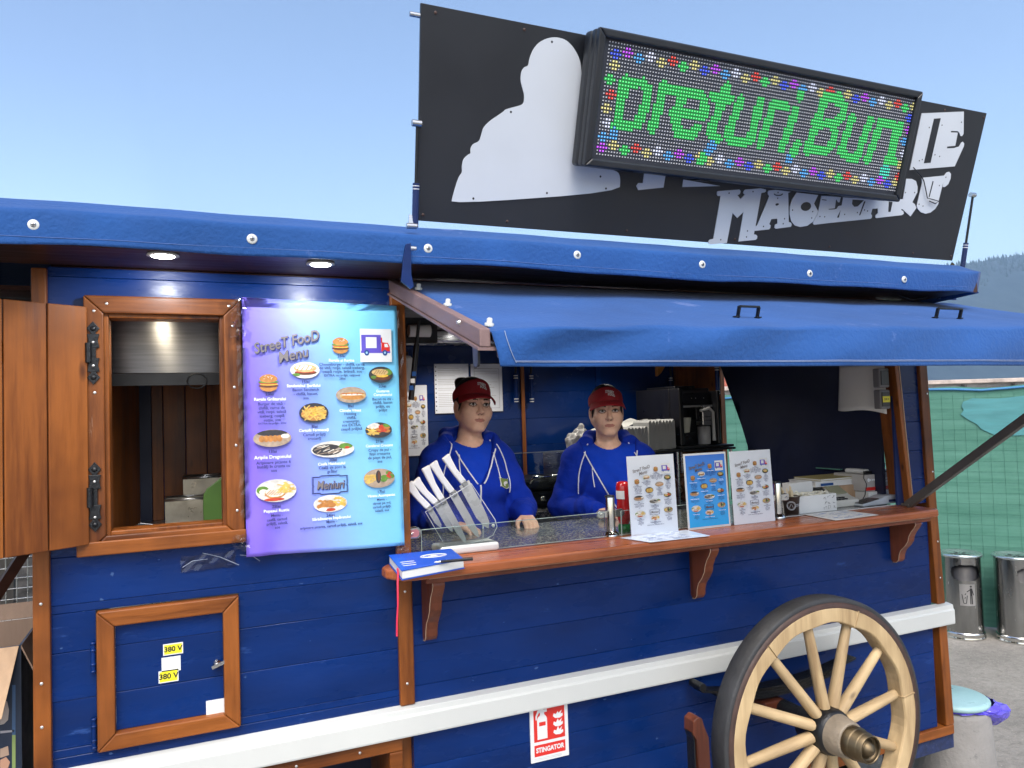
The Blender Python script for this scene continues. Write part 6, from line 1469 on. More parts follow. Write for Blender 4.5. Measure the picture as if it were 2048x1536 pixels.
    mb.build('lettering', M['paper_white'], vz)
    # small ear stud
    for s in (-1, 1):
        mb = MB(); mb.lathe([(.0028, 0), (.002, .002), (0, .003)], toW((.080*s, .004, -.036)), (s, -.5, 0), 8); mb.build('earring', M['screw'], root)
    return root
A1 = ((-.165, .015, 1.495), (-.245, .02, 1.25), (-.16, -.17, 1.238)); A2 = ((.165, .015, 1.475), (.232, -.035, 1.262), (.185, -.165, 1.243))
person('woman in zipped blue jacket and red visor standing behind the knife block', 1.155, .65, R(3), .030, .022, 1.726, (R(-2), R(-2), R(4)), 1.565,
       A1, A2, ((.5, -.85, -.12), (0, 0, 1), (.8, .5, 0)), ((-.22, -.95, -.26), (0, -.15, 1), (-1, .2, 0)), (-.008, 1.385, .40), 'bun', 1.06)
B1 = ((-.165, .015, 1.452), (-.235, .02, 1.225), (-.075, -.215, 1.235)); B2 = ((.165, .015, 1.452), (.24, .0, 1.215), (.17, -.19, 1.235))
person('woman in open blue hooded jacket and red visor behind the standing menu cards', 1.872, .66, R(-24), .0, .020, 1.682, (R(1), R(0), R(-1)), 1.522,
       B1, B2, ((.75, -.62, -.05), (-.2, 0, 1), (.3, .6, .6)), ((-.3, -.92, -.15), (0, -.1, 1), (-1, .2, 0)), (.03, 1.20, .32), 'tail', 1.0)
# ================================================================== inside the wagon
mb = MB(); mb.box(.70, 3.035, .036, .50, 1.165, 1.2045); mb.build('granite_worktop', M['granite'], W, bevel=.003)
mb = MB(); mb.box(.70, 3.035, .036, .45, .2, 1.163); mb.build('worktop_base', M['navy'], W)
# back counter
mb = MB(); mb.box(.70, 3.03, 1.30, 1.745, 1.10, 1.135); bcn = mb.build('back_worktop', M['granite'], W, bevel=.003)
mb = MB(); mb.box(.70, 3.03, 1.33, 1.745, .2, 1.099); mb.build('back_cupboard', M['navy'], W)
def gl2(x0, x1, z0, z1, y, lab):
    t = thing('back_glass_guard', lab, 'glass guard', ((x0+x1)/2, y, z0))
    mb = MB(); mb.box(x0, x1, y-.003, y+.003, z0, z1); mb.build('pane', M['glass'], t)
    mb = MB(); mb.box(x0, x1, y-.004, y+.004, z1, z1+.004); mb.build('polished_edge', paint('back_glass_edge', (.35, .4, .38), .2), t)
    for x in (x0+.01, (x0*.35+x1*.65)):
        mb = MB(); mb.tube([(x, y-.01, 1.136), (x, y-.01, z1+.012)], .014, 14); mb.build('post', M['chrome'], t)
gl2(1.62, 2.42, 1.19, 1.462, 1.32, 'clear glass guard with steel posts on the back counter between the women')
# black contact grill behind the glass
gx = at(1085, 1000, 1.5).x; t = thing('contact_grill', 'black contact grill with bright knobs on the back counter', 'grill', (gx, 1.5, 1.136))
mb = MB(); mb.box(gx-.20, gx+.20, 1.42, 1.70, 1.146, 1.235); mb.build('base', M['black_pl'], t, bevel=.015)
mb = MB(); mb.box(gx-.19, gx+.19, 1.41, 1.69, 1.24, 1.31); mb.build('lid', M['black_iron'], t, bevel=.02)
mb = MB(); mb.tube([(gx-.12, 1.40, 1.29), (gx-.12, 1.36, 1.32), (gx+.12, 1.36, 1.32), (gx+.12, 1.40, 1.29)], .012, 10); mb.build('handle', M['chrome'], t)
for k in (-.12, -.04, .05, .13):
    mb = MB(); mb.lathe([(.016, 0), (.014, .012), (0, .013)], (gx+k, 1.419, 1.19), (0, -1, 0), 14); mb.build('knob', M['chrome'], t)
# notices and the menu sheet on the back wall
def wall_sheet(px0, px1, pt, pb, y, lab, lines, mt='paper'):
    a, b = at(px0, pt, y), at(px1, pb, y); t = thing('wall_notice', lab, 'notice', ((a.x+b.x)/2, y, b.z))
    mb = MB(); mb.box(a.x, b.x, y-.0012, y, b.z, a.z); mb.build('sheet', M[mt], t)
    r_ = random.Random(int(px0)); mb = MB(); w = b.x-a.x; h = a.z-b.z
    for i in range(lines):
        z = a.z-h*(.10+.8*i/lines); l = r_.uniform(.45, .85)
        if r_.random() < .8: mb.box(a.x+w*.10, a.x+w*(.10+l), y-.0018, y-.0014, z, z+.0028)
    mb.build('print', paint('grey_print_lines', (.42, .43, .45), .6) if 'grey_print_lines' not in bpy.data.materials else bpy.data.materials['grey_print_lines'], t)
    return t, a, b
WY = 1.742
t, a, b = wall_sheet(868, 939, 728, 825, WY, 'typed notice in a plastic sleeve, left of the pair on the back wall', 22)
mb = MB()
for i in range(11): mb.lathe([(.004, 0), (0, .0006)], (a.x+.008, WY-.0015, b.z+(a.z-b.z)*(.06+.088*i)), (0, -1, 0), 8)
mb.build('punch_hole', M['inkblack'], t)
t, a, b = wall_sheet(941, 1006, 728, 822, WY, 'framed certificate in a plastic sleeve, right of the pair on the back wall', 14)
mb = MB()
for (x0, x1, z0, z1) in ((a.x+.02, b.x-.02, a.z-.03, a.z-.028), (a.x+.02, b.x-.02, b.z+.02, b.z+.022), (a.x+.02, a.x+.022, b.z+.02, a.z-.03), (b.x-.022, b.x-.02, b.z+.02, a.z-.03)): mb.box(x0, x1, WY-.002, WY-.0015, z0, z1)
mb.oval(a.x+.03, a.z-.02, .010, .010, 0, 12, (0, WY-.002, 0)); mb.build('border', paint('border_grey', (.3, .32, .36), .6), t)
t = thing('wall_menu', 'white menu sheet on the back wall beside the wooden post', 'menu sheet', (1.22, WY, 1.46)); a, b = at(806, 771, WY), at(857, 910, WY)
mb = MB(); mb.box(a.x-.03, b.x, WY-.0015, WY, b.z, a.z); mb.build('sheet', M['paper'], t); menu_print(t, (a.x-.028, WY-.0022, b.z+.004), b.x-a.x+.024, (a.z-b.z)/PH*.97, heads=False)
# hatch struts standing against the back wall
for px, lb in ((1032, 'black gas strut left of the back wall trim'), (1063, 'black gas strut right of the back wall trim'), (1342, 'black gas strut beside the honey wood bracket'), (1435, 'black gas strut at the end opening')):
    y = 1.72 if px < 1400 else 1.20; a, b = at(px-1, 700, y), at(px+1, 806 if px < 1400 else 790, y)
    t = thing('hatch_strut', lb, 'gas strut', b, 'gas struts on the back wall')
    mb = MB(); mb.tube([a, b+V(0, 0, .16)], .007, 8); mb.build('rod', M['black_iron'], t)
    mb = MB(); mb.tube([b+V(0, 0, .18), b], .013, 10); mb.build('cylinder', M['blue_in'], t)
    for dz in (.165, .15, .022, .006):
        mb = MB(); mb.tube([b+V(0, 0, dz), b+V(0, 0, dz+.006)], .0136, 10); mb.build('stripe', M['paper_white'], t)
# things hanging inside at the left of the hatch
y = .55
p = at(845, 662, y); t = thing('paper_roll', 'white paper roll on a dark holder inside the left end of the hatch', 'paper roll', p)
mb = MB(); mb.tube([p+V(-.06, 0, 0), p+V(.032, 0, 0)], .026, 20); mb.build('roll', M['paper_white'], t)
mb = MB(); mb.box(p.x-.09, p.x+.075, y+.03, y+.10, p.z-.05, p.z+.06); mb.tube([p+V(.032, 0, 0), p+V(.045, 0, 0)], .008, 8); mb.build('holder', M['black_pl'], t)
a, b = at(838, 640, .12), at(829, 735, .12); t = thing('strut_left', 'black gas strut inside the hatch by the poster edge', 'gas strut', b); t.name = 'hatch_strut'
mb = MB(); mb.tube([a, a+(b-a)*.5], .006, 8); mb.build('rod', M['black_iron'], t); mb = MB(); mb.tube([a+(b-a)*.5, at(822, 800, .12)], .0105, 10); mb.build('cylinder', M['black_pl'], t)
for k in (748, 762, 776):
    p = at(826-(k-748)*.2, k, .12); mb = MB(); mb.box(p.x-.008, p.x+.008, .105, .1085, p.z-.008, p.z+.008); mb.build('label', M['fabric'] if k != 762 else M['paper_white'], t)
p = at(812, 750, .5); t = thing('white_canister', 'white plastic canister hanging on the left inner wall', 'canister', p)
mb = MB(); mb.lathe([(.03, -.07), (.034, -.06), (.034, .06), (.02, .078), (0, .08)], p, (0, 0, 1), 20); mb.build('body', M['paper_white'], t)
mb = MB(); mb.lathe([(.012, .078), (.012, .095), (0, .096)], p, (0, 0, 1), 14); mb.build('cap', M['black_pl'], t)
# stainless strip under the ceiling
a, b = at(880, 672, 1.5), at(985, 700, 1.5); mb = MB(); mb.box(.75, 3.0, 1.5, 1.72, a.z-.035, a.z+.035); mb.build('ceiling_strip', M['steel'], W, bevel=.01)
# coffee machine on the rack
cyf = 1.12; ca, cb = at(1362, 893, cyf), at(1444, 893, cyf); zt = at(1362, 776, cyf).z; zb = at(1400, 890, cyf).z
cx0, cx1 = ca.x, cb.x; CM = thing('coffee_machine', 'black coffee machine with milk jug and cup on the rack at the far end', 'coffee machine', ((cx0+cx1)/2, 1.3, zb))
cl = lambda u: cx0+(cx1-cx0)*u
mb = MB(); mb.box(cx0, cx1, cyf+.10, 1.58, zb, zt); mb.box(cx0, cl(.10), cyf, cyf+.099, zb, zt); mb.box(cl(.92), cx1, cyf, cyf+.099, zb, zt-.02); mb.build('body', M['black_pl'], CM, bevel=.006)
mb = MB(); mb.prism([(0, zt-.10), (-.03, zt-.10), (-.045, zt-.03), (0, zt)], (cl(.105), cyf+.099, 0), (0, 1, 0), (0, 0, 1), (1, 0, 0), cl(.915)-cl(.105)); mb.build('control_panel', M['black_pl'], CM, bevel=.004)
mb = MB(); mb.box(cl(.20), cl(.96), cyf+.045, cyf+.055, zt-.115, zt-.103); mb.build('bright_strip', M['screw'], CM)
mb = MB(); mb.box(cx0-.02, cx1+.05, cyf-.05, 1.60, zb-.016, zb-.001); mb.build('drip_tray', M['black_iron'], CM, bevel=.004)
mb = MB(); mb.box(cl(.1), cl(.6), 1.2, 1.5, zt+.001, zt+.014); mb.build('bean_lid', M['black_pl'], CM, bevel=.004)
mb = MB(); mb.box(cl(.44), cl(.54), cyf+.02, cyf+.09, zt-.19, zt-.12); mb.build('spout', M['black_iron'], CM, bevel=.006)
for k in (.45, .55, .75): mb = MB(); mb.lathe([(.004, 0), (0, .001)], (cl(k), cyf+.06, zt-.06), (0, -1, .3), 8); mb.build('button', M['screw'], CM)
cupx = cl(.24); mb = MB(); mb.lathe([(.022, 0), (.024, .003), (.034, .085), (.035, .088), (.031, .086), (.02, .004)], (cupx, cyf+.045, zb+.075), (0, 0, 1), 22); t = mb.build('paper_cup', paint('cream_cup', (.62, .63, .55), .5), None); tag(t, 'cream paper cup under the spout of the coffee machine', 'cup')
mb = MB(); mb.box(cl(.14), cl(.40), cyf+.01, cyf+.09, zb+.06, zb+.074); mb.build('cup_stand', M['black_iron'], CM)
mj = cl(.70); mb = MB(); mb.lathe([(.036, 0), (.038, .003), (.038, .105), (0, .106)], (mj, cyf+.05, zb+.001), (0, 0, 1), 22); mb.build('milk_jug', paint('milky_plastic', (.45, .46, .48), .35), CM)
mb = MB(); mb.box(mj-.03, mj+.035, cyf+.02, cyf+.085, zb+.112, zb+.20); mb.build('frother', M['steel'], CM, bevel=.006)
mb = MB(); mb.tube([(mj-.03, cyf+.05, zb+.20), (mj+.03, cyf+.03, zb+.215), (mj+.055, cyf+.03, zb+.19), (mj+.058, cyf+.03, zb+.02)], .010, 10); mb.build('milk_tube', M['paper_white'], CM)
# black wire rack with bread bags below
RK = thing('wire_rack', 'black metal rack carrying the coffee machine and foam boxes', 'rack', ((cx0+cx1)/2, 1.3, 1.136))
fb0 = at(1252, 897, 1.15).x; rz = zb-.018
mb = MB(); mb.box(fb0-.02, cx0-.03, 1.08, 1.6, rz-.012, rz); mb.box(cx0-.025, cx1+.06, 1.07, 1.6, rz-.014, rz-.001); mb.build('shelf', M['black_iron'], RK)
for x in (fb0, cx0-.05, cx1+.04):
    for y in (1.09, 1.58): mb = MB(); mb.tube([(x, y, 1.136), (x, y, rz-.013)], .009, 8); mb.build('leg', M['steel'], RK)
for i in range(4):
    x = cx0-.02+.085*i; B = SDF((x-.08, 1.10, 1.13), (x+.08, 1.36, 1.35), .008); B.ell((x, 1.22, 1.215), (.052, .09, .082), .01); B.wrinkle(lambda X_, Y_, Z_: .006*np.sin(X_*130+i)*np.sin(Z_*95+i*2)+.004*np.sin(Y_*100+Z_*60), (x-.1, 1.0, 1.1), (x+.1, 1.4, 1.4))
    q = B.mesh(); o = mesh_obj('bread_bag', q[0], q[1], [paint('glossy_bread_bag', (.16, .08, .04), .2, var=.5, scale=20, coat=.6) if i == 0 else bpy.data.materials['glossy_bread_bag']], None)
    tag(o, ('glossy bag of brown bread under the coffee machine, nearest the women', 'glossy bag of brown bread under the coffee machine, second along', 'glossy bag of brown bread under the coffee machine, third along', 'glossy bag of brown bread under the coffee machine, at the rack end')[i], 'bread bag', 'bread bags on the rack')
# foam boxes nested in two packs
mfo = paint('white_foam', (.42, .43, .42), .7, var=.06)
for k, (pa, pb, zt_, y0, lb) in enumerate(((1256, 1297, 856, 1.10, 'smaller front pack of nested white foam boxes on the rack'), (1299, 1352, 842, 1.14, 'larger pack of nested white foam boxes against the coffee machine'))):
    a, b = at(pa, 894, y0), at(pb, 894, y0); h = at(pa, zt_, y0).z-rz; n = 6+k*2; t = thing('foam_box_pack', lb, 'foam boxes', ((a.x+b.x)/2, y0, rz), 'packs of foam boxes on the rack'); w = (b.x-a.x)/n
    pm = MB(); pm.prism([(-w*.46, 0), (w*.46, 0), (w*.49, h*.55), (w*.40, h*.93), (0, h), (-w*.40, h*.93), (-w*.49, h*.55)], (0, 0, 0), (1, 0, 0), (0, 0, 1), (0, 1, 0), .20-.03*k); me_ = pm.mesh('foam_box', mfo, (0, 0, 0))
    for i in range(n):
        o = bpy.data.objects.new('foam_box', me_); COL.objects.link(o); o.parent = t; o.location = Vector((a.x+w*(i+.5), y0, rz+.001+random.uniform(0, .006)))-WL[t]
mb = MB(); x0_, x1_ = fb0-.01, cx0-.05
mb.grid(lambda a, b: (x0_-.06+(x1_-x0_+.05)*a, 1.36+.2*b, rz+.10+.075*a+.01*math.sin(a*9+b*5)), 12, 5, False); o = mb.build('foam_tray', paint('white_foam_tray', (.62, .63, .60), .6), None); o.modifiers.new('thick', 'SOLIDIFY').thickness = .006; tag(o, 'pale foam tray lid lying over the packs of foam boxes', 'foam tray')
# crumpled clear bag behind the second woman
p = at(1165, 884, 1.35); B = SDF((p.x-.16, 1.2, p.z-.12), (p.x+.17, 1.5, p.z+.16), .009); B.ell(p, (.10, .09, .06), .01); B.cap(p, p+V(-.01, 0, .095), .045, .012, .02); B.cap(p, p+V(.11, 0, .02), .05, .03, .02)
B.wrinkle(lambda X_, Y_, Z_: .012*np.sin(X_*90)*np.sin(Z_*80+X_*40)+.008*np.sin(Y_*120+Z_*90), (p.x-.2, 1.1, p.z-.2), (p.x+.2, 1.6, p.z+.2)); q = B.mesh()
tag(mesh_obj('plastic_bag', q[0], q[1], [paint('crinkled_clear_plastic', (.5, .5, .49), .12, var=.35, scale=16, coat=.8)], None), 'crumpled shiny plastic bag on the back counter behind the right woman', 'plastic bag')
# rear glass cabinet carrying bag and boxes
mb = MB(); mb.box(p.x-.14, fb0-.04, 1.22, 1.6, 1.136, p.z-.058); tag(mb.build('steel_cabinet', M['steel'], None, bevel=.008), 'low stainless cabinet on the back counter under the plastic bag', 'cabinet')

# curled white sheet and sockets on the end wall
mb = MB()
def curl(a, b):
    y = .045+.255*a; z = 1.875-(.245-.05*a)*b; return (3.040-.05*math.sin(a*2.4)*(.4+.6*b)-.012, y, z-.02*a*(b)+.010*math.sin(a*5)*b)
mb.grid(curl, 22, 10); o = mb.build('curled_sheet', M['paper_white'], None); o.modifiers.new('thick', 'SOLIDIFY').thickness = .002; tag(o, 'curled white plastic sheet hanging on the dark end wall by the sockets', 'sheet')
for k, (z, lb) in enumerate(((1.80, 'upper grey wall socket by the hatch post'), (1.70, 'lower grey wall socket with yellow 220 V sticker by the hatch post'))):
    t = thing('wall_socket', lb, 'socket', (2.985, .02, z), 'sockets by the hatch post'); x = 2.982-.0*(k)
    mb = MB(); mb.box(x-.03, x+.035, .012, .05, z-.045, z+.045); mb.build('housing', paint('grey_socket', (.16, .16, .17), .5) if k == 0 else bpy.data.materials['grey_socket'], t, bevel=.006)
    mb = MB(); mb.box(x-.022, x+.027, .008, .0118, z-.034, z+.034); mb.build('flap', M['black_pl'], t, bevel=.003)
    if k:
        mb = MB(); mb.box(x-.02, x+.025, .0055, .0076, z-.014, z+.014); mb.build('sticker', M['yellow'], t)
        mb = MB(); mb.text('220 V', .013, (x+.0025, .005, z), bold=.0004); mb.build('lettering', M['inkblack'], t)
# the till corner on the granite
gz = 1.2050
p = lambda px, py, y: at(px, py, y)
def bx_thing(name, lab, cat, px0, px1, py0, y0, y1, mt, part='body', z0=gz, bev=.003):
    a, b = at(px0, 1000, y0), at(px1, 1000, y0); zt = at(px0, py0, y0).z; t = thing(name, lab, cat, ((a.x+b.x)/2, y0, z0))
    mb = MB(); mb.box(a.x, b.x, y0, y1, z0, zt); mb.build(part, mt, t, bevel=bev); return t, a.x, b.x, zt
t, a, b, zt = bx_thing('white_carton', 'long white carton under the grey and red one beside the hatch post', 'carton', 1738, 1790, 984, .14, .34, M['paper_white'], 'box')
zc0 = zt+.001
t, a, b, zt = bx_thing('red_striped_carton', 'grey carton with red stripe stacked beside the hatch post', 'carton', 1732, 1789, 950, .15, .34, paint('grey_carton', (.42, .41, .40), .6), 'box', zc0)
mb = MB(); mb.box(a-.0008, b+.0008, .1488, .1498, zc0+.004, zc0+.020); mb.build('red_stripe', M['red'], t)
mb = MB()
for i in range(2): mb.box(a+.085, a+.15, .1485, .1496, zt-.025-.014*i, zt-.021-.014*i)
for i in range(4): mb.oval(a+.022+.012*i, zt-.026, .0045 if i else .009, .005 if i else .009, 0, 12, (0, .1484, 0))
mb.build('print', M['inkwhite'], t)
mb = MB(); mb.box(a+.03, b-.005, .18, .30, zt+.001, zt+.022); tag(mb.build('white_cloth', M['paper_white'], None, bevel=.008), 'folded white cloth on top of the striped carton', 'cloth')
mb = MB(); mb.box(a+.02, b+.005, .165, .178, zt+.002, zt+.016); tag(mb.build('black_bar', M['black_pl'], None, bevel=.003), 'black handset lying along the edge of the striped carton', 'handset')
# cardboard flat and books
t, a, b, zt = bx_thing('cardboard_tray', 'flat brown cardboard tray under the books', 'tray', 1630, 1735, 976, .22, .42, M['card'], 'tray')
z1_ = zt+.001
for k, (c1, lb) in enumerate((((.75, .77, .78), 'thick white and blue book on the cardboard tray'), ((.35, .30, .12), 'olive covered book lying on the white book'))):
    t2 = thing('book', lb, 'book', (a+.1, .3, z1_)); h = (.026, .010)[k]; xa = a+.018+.035*k
    mb = MB(); mb.box(xa, b-.01, .23, .40, z1_+.002, z1_+h-.002); mb.build('pages', M['paper_white'], t2)
    mb = MB(); mb.box(xa-.003, b-.007, .227, .403, z1_, z1_+.0018); mb.box(xa-.003, b-.007, .227, .403, z1_+h-.0018, z1_+h); mb.build('cover', paint('book_cover_%s' % ('pale', 'olive')[k], c1, .5), t2)
    if k == 0: mb = MB(); mb.box(xa+.03, xa+.11, .2262, .2268, z1_+.004, z1_+.016); mb.build('blue_print', M['fabric'], t2)
    z1_ += h+.001
# green glass shelf on a steel leg
a, b = at(1661, 938, .40), at(1752, 940, .40); t = thing('glass_shelf', 'small greenish glass shelf on a steel leg above the books', 'glass shelf', ((a.x+b.x)/2, .4, a.z))
mb = MB(); mb.box(a.x, b.x+.06, .34, .50, a.z-.003, a.z+.003); mb.build('plate', paint('green_glass', (.10, .26, .22), .1), t, bevel=.002)
lx = at(1696, 950, .40).x; mb = MB(); mb.tube([(lx, .41, z1_), (lx, .41, a.z+.012)], .012, 14); mb.build('leg', M['chrome'], t)
mb = MB(); mb.box(b.x-.01, b.x+.05, .38, .46, a.z+.004, a.z+.012); tag(mb.build('phone', M['black_pl'], None, bevel=.003), 'black phone lying on the green glass shelf', 'phone')
# till and card reader
a, b = at(1640, 1000, .14), at(1708, 1000, .14); t = thing('cash_register', 'pale cash register with grey display between paper box and card reader', 'cash register', ((a.x+b.x)/2, .14, gz))
mt_ = paint('cream_plastic', (.55, .55, .50), .5)
mb = MB(); mb.prism([(0, 0), (.16, 0), (.16, .085), (.12, .085), (.05, .045), (0, .030)], (a.x, .11, gz), (0, 1, 0), (0, 0, 1), (1, 0, 0), b.x-a.x); mb.build('case', mt_, t, bevel=.004)
e1 = Vector((0, .07, .04)).normalized()
for k, (u0, u1, m_) in enumerate(((.06, .42, M['steel']), (.52, .92, paint('display_olive', (.30, .30, .2), .2)))):
    mb = MB(); c = Vector((a.x+(b.x-a.x)*(u0+u1)/2, .195, gz+.066)); mb.obox(c+V(0, -.004, .004), (1, 0, 0), e1, Vector((1, 0, 0)).cross(e1), (b.x-a.x)*(u1-u0)/2, .03, .003); mb.build('display', m_, t)
pm = MB(); pm.box(-.005, .005, -.005, .005, 0, .006); me_ = pm.mesh('key', M['black_pl'], (0, 0, 0))
for i in range(7):
    for j in range(2):
        o = bpy.data.objects.new('key', me_); COL.objects.link(o); o.parent = t; o.location = Vector((a.x+.02+.020*i, .118+.018*j, gz+.033+.005*j))-WL[t]
a, b = at(1722, 1005, .07), at(1800, 1005, .07); t = thing('card_reader', 'grey card reader with dark keypad lying beside the hatch post', 'card reader', ((a.x+b.x)/2, .08, gz)); L = b.x-a.x
mb = MB(); mb.prism([(0, .0), (L, .002), (L, .030), (L*.9, .042), (L*.62, .040), (L*.45, .028), (0, .012)], (a.x, .06, gz), (1, 0, 0), (0, 0, 1), (0, 1, 0), .075); mb.build('case', paint('pale_grey_plastic', (.42, .46, .50), .4), t, bevel=.006)
mb = MB(); mb.prism([(L*.02, .0128), (L*.44, .0285), (L*.44, .031), (L*.02, .0155)], (a.x, .066, gz), (1, 0, 0), (0, 0, 1), (0, 1, 0), .06); mb.build('keypad', M['black_pl'], t)
mb = MB(); mb.box(a.x+L*.66, a.x+L*.88, .0595, .0598, gz+.010, gz+.022); mb.build('slot', M['ink'], t)
mb = MB(); mb.tube([(a.x+L*.3, .13, gz+.02), (a.x+L*.42, .14, gz+.04), (a.x+L*.50, .145, gz+.09), (a.x+L*.45, .15, gz+.12), (a.x+L*.52, .16, gz+.15)], .002, 6); tag(mb.build('cable', M['black_pl'], None), 'thin cable rising from the card reader to the striped carton', 'cable')
# paper box and napkin block
a, b = at(1597, 1020, .06), at(1672, 1020, .06); zt = at(1640, 989, .06).z; t = thing('paper_box', 'white open paper box with doodles next to the brown cup', 'box', ((a.x+b.x)/2, .08, TOPZ))
mb = MB()
for (x0, x1, y0, y1) in ((a.x, b.x, .055, .0575), (a.x, b.x, .15, .1525), (a.x, a.x+.0025, .058, .1495), (b.x-.0025, b.x, .058, .1495)): mb.box(x0, x1, y0, y1, TOPZ+.001, zt)
mb.box(a.x, b.x, .058, .1495, TOPZ+.0005, TOPZ+.002); mb.build('box', M['paper_white'], t)
r_ = random.Random(4); mb = MB()
for i in range(9):
    x, z = b.x-.07+.026*(i % 3), TOPZ+.018+.022*(i//3); pts = [(x+r_.uniform(-.011, .011), .0545, z+r_.uniform(-.009, .009)) for _ in range(5)]; mb.tube(pts, .0006, 4, False)
mb.build('doodles', M['inkblack'], t)
mb = MB()
for i in range(40): x, y = r_.uniform(a.x+.012, b.x-.012), r_.uniform(.07, .14); mb.obox((x, y, zt-.004+r_.uniform(0, .01)), (r_.uniform(-1, 1), r_.uniform(-1, 1), r_.uniform(-.3, .3)), (0, .3, 1), (1, .2, 0), .014, .002, .007)
stuff(mb.build('sugar_sticks', paint('cream_paper', (.68, .66, .55), .7), t))
a, b = at(1578, 1000, .20), at(1627, 1000, .20); zt2 = at(1600, 963, .2).z; mb = MB(); mb.prism([(0, 0), (b.x-a.x, 0), (b.x-a.x-.006, zt2-gz), (.004, zt2-gz-.006)], (a.x, .195, gz), (1, 0, 0), (0, 0, 1), (0, 1, 0), .05); tag(mb.build('napkin_block', M['paper_white'], None, bevel=.003), 'upright white block of napkins behind the paper cup', 'napkins')

# ------------------------------------------------ things in the side window niche
def pan(x0, x1, y0, y1, z1, lb):
    t = thing('steel_pan', lb, 'pan', ((x0+x1)/2, y0, 1.301), 'steel pans in the side window'); mb = MB()
    for (a, b, c, d) in ((x0, x1, y0, y0+.003), (x0, x1, y1-.003, y1), (x0, x0+.003, y0+.0035, y1-.0035), (x1-.003, x1, y0+.0035, y1-.0035)): mb.box(a, b, c, d, 1.301, z1)
    mb.box(x0, x1, y0, y1, 1.3005, 1.303); mb.build('body', paint('stained_steel', (.42, .38, .30), .35, metal=.7, var=.35, scale=9, wear=(.15, .10, .05), wearth=.63) if 'stained_steel' not in bpy.data.materials else bpy.data.materials['stained_steel'], t)
    mb = MB(); mb.tube([(x0, y0, z1), (x1, y0, z1), (x1, y1, z1), (x0, y1, z1)], .005, 8, closed=True); mb.build('rim', M['steel'], t)
pan(-.076, .10, .50, .62, 1.415, 'stained steel pan at the front in the side window'); pan(-.016, .16, .66, .78, 1.480, 'stained steel pan at the back in the side window')
mb = MB(); mb.prism([(-.158, 1.301), (.12, 1.301), (.12, 1.335), (-.085, 1.318), (-.098, 1.326), (-.104, 1.357), (-.146, 1.366), (-.156, 1.362)], (0, .30, 0), (1, 0, 0), (0, 0, 1), (0, 1, 0), .004); tag(mb.build('steel_bracket', M['steel'], None, bevel=.001), 'bent steel sheet standing at the front of the side window worktop', 'steel sheet')
mb = MB(); mb.prism([(.050, 1.301), (.16, 1.301), (.16, 1.52), (.118, 1.505), (.085, 1.478), (.062, 1.462), (.050, 1.440), (.048, 1.40)], (0, .345, 0), (1, 0, 0), (0, 0, 1), (0, 1, 0), .008); tag(mb.build('cutting_board', M['green_pl'], None, bevel=.003), 'green plastic cutting board standing at the right of the side window', 'cutting board')

